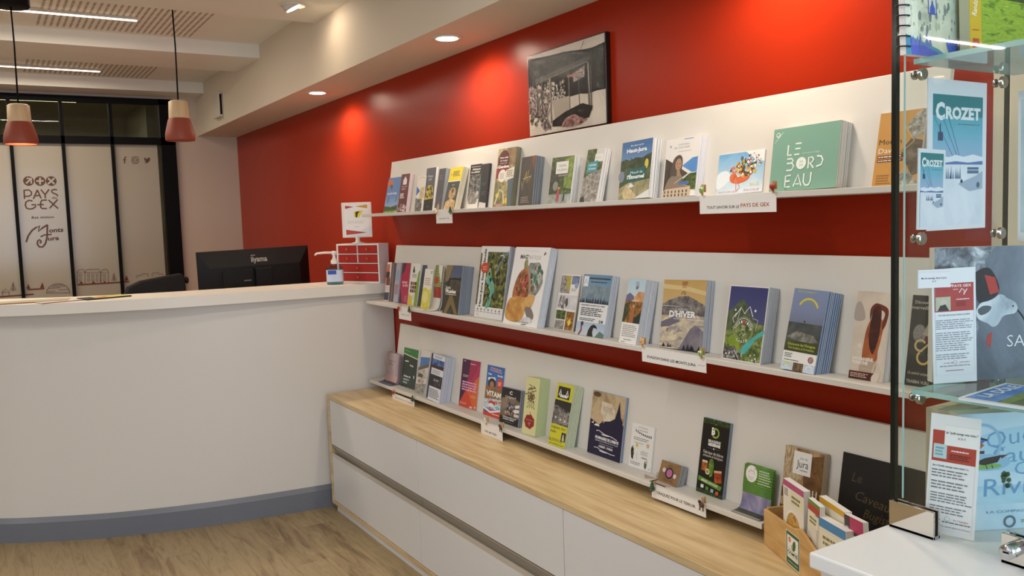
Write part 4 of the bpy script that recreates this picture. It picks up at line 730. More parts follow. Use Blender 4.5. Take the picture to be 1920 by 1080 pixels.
leaf(2, (1180.5, 522.5), (1211.7, 523.5), (1159, 640.5), (1192.5, 645.5), 20, 8, lambda a: (a.r(0, 0, 1, 1, '#ece9e4'), a.r(0, 0, 1, .68, P(['#9cc4d8', '#c9d6d8', '#dccdb8'][::-1], 10, 'g', .12, .25)), a.p([(.55, .14), (.62, .03), (.66, .14)], '#9a9aa0'), a.l(.45, .04, .62, .12, 3, '#7f8aa0'), a.c(.55, .14, .06, '#4b5a7a'), a.p([(.02, .26), (.2, .22), (.45, .27), (.5, .34), (0, .36)], '#6d6488'), a.p([(.45, .3), (.7, .19), (1, .2), (1, .4), (.5, .4)], P(['#a86f44', '#cf9a6a', '#e0b88c'], 30)), a.r(0, .35, 1, .68, autumn), a.p([(0, .4), (.3, .36), (.25, .55), (.1, .68), (0, .68)], forestd), a.p([(.4, .68), (.42, .5), (.5, .41), (.58, .45), (.62, .56), (.6, .68)], '#a8673a'), a.c(.53, .42, .06, '#caa07a'), a.ln([(.2, .33), (.28, .5), (.32, .68)], .06, '#5d4a2c'), a.p([(.65, .6), (1, .5), (1, .68), (.65, .68)], '#1f2a26'), a.l(.4, .325, .8, .345, 1, '#f0dcd4'), a.l(.1, .71, .95, .90, 7, '#8b8780', .35), a.l(.25, .93, .7, .95, 1, '#8b8780'), a.l(.1, .97, .35, .985, 1, '#6b6862')),
    'narrow leaflet with an autumn mountain scene over white text, on the middle shelf', 'narrow autumn mountain leaflet', face='#e2dfda', edge=EDGEB, fan=.0008)
leaf(2, (1247, 522.5), (1325.8, 527), (1238, 653), (1319, 664.5), 15, 6, lambda a: (a.r(0, 0, 1, 1, P(['#8f8a92', '#b3a48e', '#c9ab72', '#c29a54', '#b08a4a'], 9, 'g', .25, .28)), a.p([(0, .06), (.6, .1), (1, .16), (1, .22), (.5, .15), (0, .13)], '#d9bf8a'), a.ridge(0, 1, .52, [(0, .36), (.15, .3), (.4, .24), (.6, .23), (.8, .29), (1, .36)], P(['#3a3638', '#5f595a', '#8c857e', '#b3aaa0'], 45)), a.ridge(0, 1, 1, [(0, .58), (.3, .50), (.5, .56), (.75, .5), (1, .52)], snowwarm), a.p([(0, .62), (.35, .52), (.45, .6), (.2, .68), (0, .7)], '#6d6876'), a.p([(.5, .95), (.7, .7), (.82, .64), (1, .72), (1, 1), (.45, 1)], P(['#5c5866', '#7b7580', '#98908e'], 20)), a.trees(.05, .3, .98, .06, 4, '#2b2726', 2), a.trees(.55, .95, 1, .08, 5, '#26222a', 5), a.specks(.05, .7, .5, .8, 5, .012, ['#3a3230'], 3), a.ring(.46, .045, .02, .008, '#8b3b2c'), a.ring(.505, .045, .02, .008, '#8b3b2c'), a.ring(.55, .045, .02, .008, '#8b3b2c'), a.t('PAYS', .5, .075, .018, '#a4483a', .1), a.t('GEX', .5, .105, .022, '#a4483a', .1), a.ln([(.44, .21), (.48, .17), (.53, .17), (.5, .22), (.55, .19)], .012, '#7d3426'), a.t('LE JARDIN', .46, .43, .04, '#d8d4d6', .34), a.t("D'HIVER", .5, .495, .085, '#f6f5f2', .62, b=.035), a.t('winter garden', .44, .56, .028, '#f0ece4', .28), a.ln([(.0, .38), (.42, .385)], .006, '#f2f0ec'), a.ln([(.62, .565), (1, .57)], .006, '#f2f0ec')),
    'golden snow landscape magazine with large white lettering, on the middle shelf', 'golden snow landscape magazine', 'magazine', '#a89a86', edge=M('#c0c8d4', .45))
leaf(2, (1370, 534), (1443.5, 538.5), (1353.5, 671), (1425.5, 681.7), 20, 9, lambda a: (a.r(0, 0, 1, 1, '#e6e2dc'), a.r(.02, .015, .98, .985, P(['#6f7482', '#4a4f78', '#34386e', '#2c2f66'], 8, 'g', .12, .28)), a.ridge(.02, .98, .8, [(0, .36), (.15, .3), (.28, .21), (.38, .18), (.48, .24), (.58, .36), (.75, .46), (.9, .5), (1, .55)], P(['#2c3a24', '#4b5a3c', '#6b7354'], 30)), a.ridge(.02, .98, .985, [(0, .62), (.25, .52), (.5, .5), (.75, .48), (1, .50)], P(['#22301a', '#4a5c2a', '#7f8f4c', '#a8a878'], 55)), a.o([(.45, .86), (.6, .74), (.75, .66), (.98, .56), (.98, .62), (.8, .7), (.7, .8), (.55, .9)], P(['#3f9f9c', '#62bdb6'], 30)), a.o([(.1, .72), (.25, .66), (.42, .76), (.38, .86), (.18, .82)], P(['#5f7a1e', '#93a832'], 40)), a.p([(.02, .85), (.3, .8), (.5, .985), (.02, .985)], bwphoto), a.ln([(.3, .86), (.45, .98)], .02, '#b9b5a8'), a.ln([(.42, .98), (.52, .72)], .01, '#8d8a78'), a.ring(.47, .58, .22, .014, '#d6d6c6', 20, 160), a.ring(.47, .58, .25, .008, '#b8b9a6'), a.ln([(.22, .42), (.36, .29), (.46, .37), (.58, .27), (.68, .4)], .02, '#eceae6'), a.ln([(.36, .29), (.3, .45)], .012, '#cfd2cf'), a.ln([(.22, .5), (.17, .45), (.25, .37)], .014, '#e3e3dc'), a.ln([(.68, .42), (.82, .44), (.78, .58)], .01, '#d3d5cc'), a.c(.22, .33, .02, '#eeeae4'), a.c(.73, .32, .025, '#eeeae4'),
    [a.t('TOURISTIQUE'[i], .47-.20*math.cos(R(10+16*i)), .585-.11*math.sin(R(10+16*i)), .034, '#f4f2ec', .034, b=.03, rot=80-16*i) for i in range(11)], [a.t('CARTE'[i], .35+.06*i, .72+.012*abs(2-i)*-1+.02, .034, '#e9e8dc', .036, b=.03, rot=-16+8*i) for i in range(5)], a.c(.48, .49, .04, '#b4402c'), a.t('PAYS', .48, .54, .03, '#f2eee6', .09), a.t('GEX', .48, .575, .03, '#f2eee6', .09), a.ln([(.4, .66), (.46, .62), (.5, .66), (.55, .63)], .012, '#eceae0'), a.specks(.05, .88, .95, .98, 12, .02, ['#dcd9cf', '#2b2a22'], 4)),
    'deckle-edged leaflet with a peak, a turquoise lake and round white lettering, on the middle shelf', 'deckle-edged peak and lake leaflet', 'leaflet', '#dcd9d6', edge=M('#c3c8d0', .45))
leaf(2, (1492.5, 541.7), (1555, 544.5), (1457.5, 688), (1521.5, 695.7), 21, 7, lambda a: (a.r(0, 0, 1, 1, '#eceae4'), a.r(0, 0, 1, .77, P(['#46464a', '#5a5d66', '#7b86a6', '#8090b8', '#6f86b4'], 8, 'g', .1, .29)), a.ring(.5, .26, .29, .045, '#d8c94c', 18, 155), a.ring(.49, .265, .25, .02, '#8f9f4a', 25, 150), a.c(.47, .395, .025, '#2c2a2c'), a.r(0, .415, 1, .65, P(['#2e3234', '#44494a', '#5c605c'], 22)), a.p([(.02, .6), (.3, .52), (.8, .55), (.95, .62), (.6, .66)], P(['#4c4c46', '#77766c', '#a9a79c'], 50)), a.r(0, .64, 1, .77, P(['#2d321c', '#4c5228'], 20)), a.t('École de parapente', .4, .03, .03, '#c7cf5a', .55), a.t('Découverte des Montagnes', .5, .68, .035, '#c9d24c', .82), a.t('Vols bi-place et formations', .5, .725, .03, '#c9d24c', .78), a.l(.05, .79, .32, .85, 3, '#3c3a36', .4), a.l(.05, .87, .5, .885, 1, '#3c3a36'), a.ring(.84, .84, .065, .025, '#b5492c'), a.c(.84, .84, .045, '#7f93b4'), a.r(0, .9, .33, 1, sky()), a.ring(.17, .965, .1, .03, '#cfd24a', 0, 180), a.r(.36, .9, .66, 1, earth), a.r(.69, .9, 1, 1, sky()), a.ring(.84, .96, .09, .03, '#e6e6e6', 0, 180)),
    'paraglider flyer with a yellow wing over grey hills, on the middle shelf', 'paraglider flyer', face='#4f73ae', edge=M('#a3b4cc', .45), fan=.0016)
leaf(2, (1609, 546), (1672.5, 548.5), (1590.5, 706.7), (1655, 714), 12, 4, lambda a: (a.r(0, 0, 1, 1, P(['#b4a394', '#cdbfae', '#d9cdbe', '#cbbcaf'], 7)), a.o([(.0, .16), (.12, .12), (.25, .2), (.3, .32), (0, .33)], '#a99d94'), a.o([(.36, .78), (.35, .55), (.4, .4), (.5, .3), (.6, .27), (.85, .33), (.84, .5), (.78, .65), (.74, .78)], P(['#7d3a18', '#a85a2c', '#c2804e'], 14)), a.o([(.46, .32), (.44, .2), (.55, .135), (.68, .13), (.92, .17), (.97, .24), (.92, .36), (.84, .42), (.82, .34), (.87, .24), (.76, .2), (.55, .2), (.5, .26)], '#6b2a14'), a.o([(.47, .48), (.5, .28), (.55, .18), (.68, .15), (.76, .2), (.78, .36), (.76, .52), (.68, .66), (.62, .7), (.52, .62)], P(['#1c0a06', '#3c1208', '#7a260f'], 20)), a.o([(.36, .78), (.74, .78), (.72, .9), (.3, .92)], '#b5a08c'), a.ln([(.66, .94), (.72, .82), (.8, .78), (.86, .84), (.82, .94)], .03, '#d9c6ae'), a.r(0, .91, .72, 1, '#4c1812'), a.c(.24, .62, .07, '#ddd2c4'), a.t('SAVONNERIE', .36, .765, .036, '#f4ece4', .62, b=.03), a.t('PERRONE', .30, .81, .036, '#f4ece4', .46, b=.03), a.ln([(.35, .87), (.72, .88)], .006, '#e4d6c8'), a.l(.05, .925, .65, .98, 3, '#d9b9a2', .45), a.o([(.7, .93), (.9, .9), (.85, 1), (.68, 1)], '#d9cab8')),
    'warm beige leaflet with a long-haired figure seen from behind, beside the glass case', 'warm beige long-haired figure leaflet', face='#c4b5a6', edge=M('#cfcfd3', .45))
leaf(2, (1713, 553), (1768, 556), (1695, 722), (1752, 731), 0, 2, lambda a: (a.r(0, 0, 1, 1, '#2b2724'), a.t('Découvrez', .42, .075, .035, '#d9cfc0', .62), a.t('merveilleux', .42, .135, .038, '#d9cfc0', .8), a.c(.35, .42, .22, P(['#4a4644', '#8d8580', '#6a6464'], 40), .1), a.p([(.45, .42), (.7, .24), (1, .2), (1, .5)], P(['#9a8a7c', '#c9b9a2'], 12)), a.p([(.5, .5), (.8, .36), (1, .4), (.9, .5)], '#6f2a34'), a.ring(.42, .55, .17, .07, '#c7ab72', 30, 300), a.ring(.55, .68, .2, .07, '#cfae64', 130, 400), a.ln([(.42, .62), (.6, .56), (.75, .5)], .06, '#c7ab72'), a.t('Un endroit unique', .42, .855, .035, '#cdbfa8', .68, sh=.3), a.t('TRABBIA VUILL', .45, .95, .035, '#d9cdb8', .78)),
    'black leaflet with gold ribbon lettering, seen through the glass case end', 'black gold-ribbon leaflet', face='#2b2724')

# ---- lowest shelf
ACRYL = glass('clear_acrylic', '#f3f8f8', .9)
leaf(3, (757.5, 653), (786.7, 655), (752.5, 726.5), (777, 733.5), 4, 2, lambda a: (a.r(0, 0, 1, 1, P(['#1b2620', '#25342a', '#2f3f33'], 14)), a.p([(0, 0), (1, 0), (1, .24), (0, .16)][::-1], '#2f7a34'), a.p([(0, .14), (1, .22), (1, .245), (0, .165)][::-1], '#d9d2b0'), a.p([(.1, .06), (.6, .09), (.1, .07)], '#cfe0c4'), a.ln([(.15, .34), (.4, .335)], .03, '#dfe4dc'), a.ln([(.5, .42), (.75, .44)], .04, '#c8cec6'), a.t('Visites &', .38, .72, .042, '#f4f4ee', .5, b=.04), a.t('ateliers', .34, .80, .042, '#f4f4ee', .42, b=.04), a.t('2022', .28, .88, .042, '#f4f4ee', .3, b=.04), a.r(.82, .66, .87, .74, '#e8ece6')),
    'dark green leaflet in a clear stand at the left end of the lowest shelf', 'dark green leaflet', face='#2f7a34')
leaf(3, (792.5, 656.7), (807.5, 657), (774, 739), (795.5, 746), 5, 3, lambda a: (a.r(0, 0, 1, 1, '#d9d3cb'), a.p([(.05, .18), (1, .14), (1, .32), (.1, .42)][::-1], '#4f7cb8'), a.p([(0, .42), (1, .28), (1, .36), (0, .5)][::-1], '#6e5d50'), a.p([(0, .5), (.7, .42), (1, .6), (.6, .68), (0, .66)], P(['#8a7f74', '#bdb4a8', '#e0dad0'], 60)), a.r(.1, .55, .55, .63, '#4d4a4a'), a.c(.3, .72, .12, '#b47f78', .04), a.l(.15, .68, .9, .76, 2, '#8d6f6a'), a.p([(0, .8), (1, .74), (1, 1), (0, 1)][::-1], rock), a.l(.2, .85, .9, .96, 3, '#a59a8e')),
    'white leaflet with a blue sky over a paved square, left of the dark blue stack', 'white sky and square leaflet', face='#d6d0c8')
leaf(3, (814, 666), (835, 667), (798.5, 753), (822, 758), 20, 9, lambda a: (a.r(0, 0, 1, 1, '#dfe1e6'), a.r(0, 0, 1, .10, '#dcdde2'), a.l(.15, .02, .9, .08, 2, '#7f8694'), a.r(0, .1, 1, .30, P(['#0f1a3c', '#2a4a8a', '#5a7fb4', '#3a1a1c'], 25)), a.p([(0, .24), (1, .22), (1, .3), (0, .3)][::-1], '#3c1414'), a.l(.1, .33, .9, .42, 3, '#8f949e'), a.r(0, .44, 1, .70, '#17171c'), a.l(.3, .52, .8, .58, 2, '#c9ccd2'), a.specks(.1, .46, .9, .66, 8, .05, ['#3a3a44', '#5f5660'], 2), a.l(.05, .74, .95, .95, 6, '#767b86'), a.r(-.13, .0, 0, .98, '#1a2440')),
    'leaflet with dark blue evening photos, in front of a bluish striped stack', 'dark blue evening photo leaflet', face='#8b97b4', edge=M('#c9cdd8', .45))
leaf(3, (868, 672), (902.5, 679), (861, 762), (893, 775.5), 0, 1, lambda a: (a.r(0, 0, 1, 1, '#a3254e'), a.p([(0, 0), (.45, 0), (.42, .3), (.36, .45), (.5, .6), (.2, .85), (0, .95)], '#45163c'), a.p([(.9, .1), (1, .12), (1, .52), (.55, .42), (.8, .25)], '#b82b5a'), a.p([(.75, .4), (1, .3), (1, .8), (.82, .7)], '#c44c3e'), a.p([(.8, .4), (1, .3), (1, 1), (.75, 1), (.65, .75)], '#d76a2c'), a.p([(0, .95), (.35, .62), (.55, .72), (.8, 1), (0, 1)], '#cf4326'), a.p([(.35, .62), (.6, .58), (.75, .8), (.78, 1), (.58, .8)], '#d95a2a'), a.t('m', .68, .965, .06, '#f4e6e4', .12, b=.03), a.t('c', .9, .945, .05, '#f4e6e4', .08, b=.04), a.l(.08, .02, .2, .06, 1, '#caa0b4'), a.l(.45, .06, .75, .1, 1, '#dcb0c0'), a.l(.1, .32, .45, .38, 2, '#ecd8e2', .4), a.l(.1, .45, .92, .66, 4, '#e9a8c8', .6, seed=3), a.l(.62, .72, .95, .78, 2, '#f0b890', .4), a.l(.08, .9, .5, .95, 2, '#e8b0a8', .4)),
    'purple to orange triangle-patterned leaflet, on the lowest shelf', 'purple and orange leaflet', face='#a3254e')
leaf(3, (915, 684), (947.5, 690), (905, 788.5), (937.5, 797.5), 0, 1, lambda a: (a.r(0, 0, 1, 1, P(['#6fa3d0', '#3f78c0', '#2f62ae'], 10, 'g', .15, .22)), a.t('NOUVELLES AVENTURES', .5, .055, .028, '#f2b48a', .62, b=.03, rot=-3), a.t('TOUTES GÉNÉRATIONS', .5, .10, .026, '#f2b48a', .7, b=.03, rot=-3), a.t('Aqua', .18, .17, .035, '#f4f6f4', .22, b=.03), a.t('Family', .78, .175, .035, '#f4f6f4', .3, b=.03), a.p([(.1, .25), (.5, .22), (.55, .28), (.1, .3)], '#e9eeee'), a.c(.8, .33, .16, '#d8431f'), a.l(.7, .29, .9, .37, 3, '#f4d8c8'), a.c(.35, .36, .22, '#3a2c26', .11), a.c(.35, .38, .12, '#b07a58', .07), a.p([(0, .4), (.3, .44), (.6, .4), (1, .46), (1, .7), (0, .7)], P(['#2c4a2a', '#5d7f3c', '#b84a3c', '#d8cfc0'], 60)), a.t('VITAM', .5, .555, .10, '#f6f6f4', .84, b=.03), a.p([(0, .68), (1, .62), (1, .86), (0, .84)][::-1], P(['#2f6f9a', '#5fa8c8', '#d8e6ea', '#c47a4a', '#a83a34'], 45)), a.c(.45, .74, .2, '#c43a3a', .05), a.c(.42, .78, .16, '#e2e6e8', .04), a.p([(0, .88), (1, .85), (1, 1), (0, 1)][::-1], '#d23c24'), a.c(.2, .91, .13, '#3a5a9a', .035), a.l(.5, .93, .95, .96, 1, '#f4d8d0'), a.p([(0, .84), (.4, .9), (1, .82), (1, .86), (.4, .94), (0, .88)][::-1], '#e8ecec')),
    'bright blue and red water-park leaflet, left of the black booklet on the lowest shelf', 'bright water-park leaflet', face='#3f78c0')
leaf(3, (941.7, 725.5), (978, 732.5), (937, 795), (970.5, 804.5), 8, 4, lambda a: (a.r(0, 0, 1, 1, P(['#100e0e', '#1c1818', '#2a2422'], 8)), a.p([(0, .3), (.6, .24), (1, .32), (1, .8), (.5, .75), (0, .82)], P(['#4a3c32', '#7d6a58', '#9a8874'], 20)), a.t('C', .5, .12, .09, '#f2f0ee', .15, b=.03), a.t('Carlignan.fr', .5, .24, .06, '#f2f0ee', .58, sh=.25), a.specks(.3, .42, .75, .7, 14, .04, ['#1e1e22', '#7d4a34', '#2f6a9a', '#c9b09a'], 3), a.p([(.75, .45), (1, .4), (1, .48), (.8, .52)], '#e6e4e0'), a.p([(.72, .56), (1, .54), (1, .62), (.76, .66)], '#e6e4e0'), a.p([(.72, .68), (1, .68), (1, .74), (.78, .76)], '#d6d4d0'), a.ln([(.35, .6), (.5, .45), (.6, .62)], .04, '#23232a'), a.ln([(.5, .62), (.75, .66)], .03, '#1c1a1a'), a.r(0, .8, 1, 1, '#0c0b0b'), a.t('VOTRE SALLE D\'ESCALADE', .52, .815, .035, '#f0eeec', .74, b=.03), a.t('À SAINT-GENIS', .48, .87, .035, '#f0eeec', .6, b=.03), a.l(.3, .93, .75, .95, 1, '#8d8a88')),
    'small black booklet with white writing, overlapping the water-park leaflet', 'small black booklet', 'booklet', '#141212', edge=M('#9aa0b4', .5))
leaf(3, (988, 705.5), (1013.5, 711), (979, 811.5), (1004, 819), 19, 8, lambda a: (a.r(0, 0, 1, 1, '#d8d49a'), [a.ln([(.5+.1*math.sin(3+j), .34), (.3+.3*math.sin(j*1.7), .22+.03*j), (.45+.35*math.sin(j*2.3+1), .18+.012*j), (.25+.12*j, .13+.05*abs(math.sin(j)))], .035, '#5d4a2a') for j in range(5)], a.p([(.22, .32), (.4, .27), (.7, .28), (.72, .36), (.5, .42), (.24, .4)], '#6b5632'), a.specks(.2, .27, .75, .42, 9, .04, ['#cfc88e', '#8d7a4a'], 3), [a.ln([(.4+.06*j, .40), (.25+.16*j, .46), (.35+.1*j, .50), (.2+.2*j, .54)], .03, '#5d4a2a') for j in range(4)], a.p([(.5+.34*math.cos(k*.45)*(1+.12*(k % 2)), .77-.115*math.sin(k*.45)*(1+.16*(k % 2))) for k in range(14)], '#8f1d1a'), a.ln([(.55, .64), (.48, .6)], .03, '#8f1d1a'), a.t('NO PANICA', .5, .745, .02, '#d8a89a', .5), a.ln([(.42, .8), (.6, .79), (.48, .84)], .02, '#e8d8c8'), a.l(.3, .86, .7, .875, 1, '#a43a2c')),
    'pale yellow-green folded map with a dark red splash, on the lowest shelf', 'pale yellow-green folded map', 'map', '#d8d49a', edge=M('#c2cf9c', .55))
leaf(3, (1046, 718.5), (1078, 722.5), (1028.5, 831.5), (1058.5, 837.5), 16, 6, lambda a: (a.r(0, 0, 1, 1, '#cdc92e'), a.r(.1, .05, .82, .24, '#2a2723'), a.ln([(.18, .2), (.24, .1), (.32, .2)], .06, '#e4e2dc'), a.ln([(.74, .2), (.66, .1), (.58, .2)], .06, '#e4e2dc'), a.l(.25, .17, .7, .23, 1, '#efeee8', .7), a.r(0, .27, 1, .66, bwphoto), a.p([(0, .27), (1, .27), (1, .42), (.6, .40), (.2, .36), (0, .37)][::-1], '#262422'), [(a.p([(u-.14, .62), (u-.12, v), (u-.07, v-.05), (u, v+.01), (u+.07, v-.05), (u+.12, v), (u+.13, .64)], c), a.c(u-.045, v+.05, .022, '#15130f'), a.c(u+.045, v+.05, .022, '#15130f'), a.p([(u-.05, v+.09), (u+.05, v+.09), (u, v+.15)], '#e6e2da'), a.c(u, v+.13, .022, '#15130f')) for u, v, c in ((.2, .45, '#6f6a64'), (.5, .47, '#8b867e'), (.78, .48, '#9a948a'))], a.r(0, .66, 1, 1, '#cdc92e'), a.t("soigneur d'un", .47, .705, .042, '#2a2812', .86, b=.01), a.t('matin', .2, .775, .045, '#2a2812', .34, b=.01), a.r(.72, .76, .98, .90, '#2c2a26'), a.p([(.78, .89), (.8, .8), (.85, .78), (.92, .89)], '#c9c5bb'), a.t('06.29.59.91.85', .42, .91, .05, '#2a2812', .8), a.t('parcpolaire.com', .5, .965, .03, '#2a2812', .84)),
    'yellow leaflet with three black and white wolves, on the lowest shelf', 'yellow wolf leaflet', face='#cdc92e', edge=M('#c8d4c8', .5), fan=.0012)
leaf(3, (1114, 732.5), (1173.5, 745), (1099.5, 849), (1163.5, 868), 5, 2, lambda a: (a.r(0, 0, 1, 1, P(['#7d6a54', '#a8906c', '#c6b08a', '#b89c80'], 14)), a.c(.14, .05, .12, '#5b4028', .04), a.p([(.3, .14), (.62, .15), (.72, .24), (.72, .44), (.4, .44), (.3, .3)], P(['#bfae94', '#d6c8b0', '#e4d8c4'], 30)), a.l(.36, .21, .68, .3, 4, '#8d8470', .35), a.p([(0, .45), (.3, .52), (.3, .50), (.36, .47), (.38, .44), (.41, .48), (.46, .44), (.6, .42), (.74, .36), (.76, .30), (.79, .22), (.835, .08), (.87, .22), (.89, .28), (.90, .32), (.97, .38), (.97, .42), (1, .44), (1, 1), (0, 1)][::-1], '#161436'), a.p([(.04, .51), (.11, .48), (.11, .52)], '#e8e4dc'), a.c(.22, .545, .08, '#e8e4dc', .035, a0=0, a1=180), a.ln([(.22, .62), (.3, .605), (.36, .62), (.5, .645), (.66, .65), (.74, .66), (.86, .68)], .012, '#e8e6e4'), a.c(.5, .655, .12, '#cfced6', .012), a.t("FROMAGERIE DE L'ABBAYE", .56, .715, .042, '#f2f0ee', .7, b=.035, rot=0), a.t('Spécialités Jura & Bleu de Gex et Comté', .56, .76, .026, '#dddce4', .68), a.ln([(.35, .80), (.76, .805)], .006, '#cfced6'), a.t('CHÉZERY - FORENS', .55, .845, .032, '#f2f0ee', .42, b=.025), a.ln([(.2, .885), (.3, .875), (.4, .9), (.6, .91), (.72, .92), (.84, .915)], .012, '#e8e6e4'), a.c(.5, .915, .13, '#cfced6', .012)),
    'navy leaflet with a church steeple silhouette, in the middle of the lowest shelf', 'navy steeple leaflet', face='#161436', edge=M('#a3aec2', .5))
leaf(3, (1187, 792), (1228, 801.7), (1178.5, 871.7), (1220.5, 885), 0, 1, lambda a: (a.r(0, 0, 1, 1, '#e6e4e0'), a.t('La Taverne', .5, .07, .035, '#4a4742', .42), a.t('La Gourmande', .5, .135, .035, '#4a4742', .44), a.ln([(.08, .1), (.3, .18), (.6, .24), (.92, .20)], .006, '#55524c'), [a.c(.2+.085*i, .17+.018*i-.0012*i*i, .022, '#33332c', .025) for i in range(9)], a.l(.12, .30, .9, .38, 2, '#8d8984', .4), a.l(.15, .42, .6, .44, 1, '#8d8984'), a.c(.3, .49, .06, '#d0bb4a', .04), a.c(.78, .44, .06, '#cfae8a', .05), a.ln([(.1, .56), (.14, .52)], .03, '#6f7a5a'), a.ln([(.14, .8), (.1, .62)], .03, '#39402c'), a.specks(.06, .6, .18, .8, 9, .035, ['#39402c'], 3, 2), a.l(.5, .58, .88, .68, 3, '#a5a19a', .35), a.ln([(.3, .66), (.36, .8)], .008, '#6b6862'), a.l(.55, .72, .8, .75, 1, '#3c3a38'), a.c(.75, .87, .05, '#55603c', .09), a.c(.78, .80, .04, '#d2b48a', .04), a.l(.08, .86, .6, .94, 2, '#98948e', .4), a.ln([(.88, .93), (.92, .96), (.95, .92)], .012, '#55524c')),
    'white menu card with a small garland and flowers, right of the navy steeple leaflet', 'white garland menu card', 'card', '#e6e4e0')
leaf(3, (1241.7, 863), (1279, 872.5), (1232.5, 897), (1270.5, 908.5), 11, 4, lambda a: (a.r(0, 0, 1, 1, P(['#7a5a38', '#8d6b45', '#98774f'], 30)), a.ring(.5, .5, .27, .012, '#3a2a20'), a.c(.5, .5, .2, '#2a1c22', n=20), a.c(.5, .5, .14, '#b86a94', n=20), a.c(.22, .42, .08, '#dcc6cc', n=10), a.c(.78, .56, .08, '#dcc6cc', n=10), a.l(.25, .82, .75, .87, 1, '#5d4630')),
    'kraft brown card with a pink round badge, near the right end of the lowest shelf', 'kraft brown card', 'card', '#86653f', edge=M('#aab0ba', .4))
leaf(3, (1321, 783), (1369, 793.5), (1304, 916.7), (1355.5, 931.7), 5, 2, lambda a: (a.r(0, 0, 1, 1, '#0f0d0b'), a.r(0, 0, 1, .07, P(['#0c0c08', '#2a3a14', '#5d7a2a'], 160, detail=2)), a.r(0, .95, 1, 1, P(['#0c0c08', '#2a3a14', '#4d6a24'], 160, detail=2)), a.t('B', .42, .155, .09, '#f4f2ea', .13, b=.05), a.ring(.5, .175, .12, .05, '#8aa53a', -150, 150), a.t('BRASSERIE', .5, .29, .036, '#efede6', .46, b=.02), a.t('GESSIENNE', .5, .335, .036, '#f6f4ee', .46, b=.05), a.ln([(.28, .385), (.72, .385)], .005, '#8f8c84'), a.c(.5, .385, .02, '#efede6', .012), a.t('Fabrique de bières', .5, .445, .042, '#e4e2da', .74), a.t('artisanales et biologiques', .5, .49, .034, '#d8d6ce', .74), a.r(.12, .57, .34, .70, P(['#5d2a10', '#9a4f20', '#c98a4a'], 60)), a.r(.13, .56, .33, .59, '#d9c6a2'), a.p([(.6, .66), (.88, .64), (.92, .80), (.66, .82)][::-1], P(['#5d1c0a', '#9a3a14', '#c4682c'], 60)), a.p([(.6, .66), (.88, .64), (.88, .67), (.61, .69)][::-1], '#d2a878'), a.o([(.4, .55), (.5, .52), (.58, .58), (.56, .72), (.46, .76), (.38, .68)], P(['#2c4414', '#5d7f2c', '#8fae4a'], 70)), a.c(.36, .70, .08, '#e2d8b4'), a.c(.36, .70, .05, '#8f8a4a'), a.p([(.05, .78), (.95, .84), (.9, .90), (.05, .84)][::-1], '#5d8a2c'), a.t('BIÈRES LOCALES', .48, .838, .028, '#e6efd6', .62, b=.02, rot=-5), [a.r(.17+.19*i, .885+.011*i, .28+.19*i, .93+.011*i, ['#e4e6e2', '#5d8a3a', '#8fb0c4', '#d2552c'][i]) for i in range(4)]),
    'tall black leaflet with beer glasses and hops, on the lowest shelf', 'tall black beer leaflet', face='#0f0d0b', edge=M('#8798ac', .5))
leaf(4, (1474, 836.7), (1546.7, 850), (1456, 1014), (1528, 1038), 11, 2, lambda a: (a.r(0, 0, 1, 1, P(['#4a3220', '#7d5c3c', '#a98a62', '#c9b08a'], 30, stretch=(1, 1, .4))), a.p([(.5, .08), (1, .02), (1, .4), (.55, .42)][::-1], P(['#4a3018', '#6f4e2a', '#8d6a3e'], 30)), a.p([(.0, .0), (.3, .0), (.5, .3), (0, .42)], P(['#6e5438', '#b39c78', '#d9c8a6'], 60, stretch=(3, 1, 1))), a.r(.24, .03, .70, .26, '#e4e2de'), a.t('vins du', .5, .095, .025, '#6b6660', .2), a.t('Jura', .48, .15, .075, '#2a2624', .3), a.l(.42, .205, .62, .225, 1, '#8d8984'), a.r(0, .42, 1, .52, '#5d3a1e'), [(a.r(.16+.09*i, .43, .2+.09*i, .60, ['#8f3a14', '#b4541c', '#9a2f1a', '#c8742c'][i % 4]), a.r(.165+.09*i, .38, .195+.09*i, .45, '#e8ded0')) for i in range(9)], a.r(0, .6, 1, 1, P(['#3a2414', '#6b3f20', '#8f5a30'], 20))),
    'thick brown wine brochure with a white title box, standing behind the wooden crate', 'thick brown wine brochure', 'brochure', '#8d6a44', edge=M('#b9a88e', .5), tmin=.02)
leaf(4, (1581.7, 849), (1741, 884), (1562, 1022), (1720, 1075), 0, 1, lambda a: (a.r(0, 0, 1, 1, '#0b0908'), a.t('Le', .21, .20, .085, '#4a3f2a', .12, sh=.2), a.t('Caveau', .42, .37, .085, '#54482f', .42, sh=.25, rot=-6), a.t('Bugiste', .52, .50, .08, '#54482f', .36, sh=.25, rot=-3), a.ln([(.38, .68), (.46, .66), (.54, .71)], .012, '#4a3f2a')),
    'large black menu folder with faint gold handwriting, behind the crate and the glass case', 'large black menu folder', 'folder', '#0b0908', edge=M('#151210', .5))

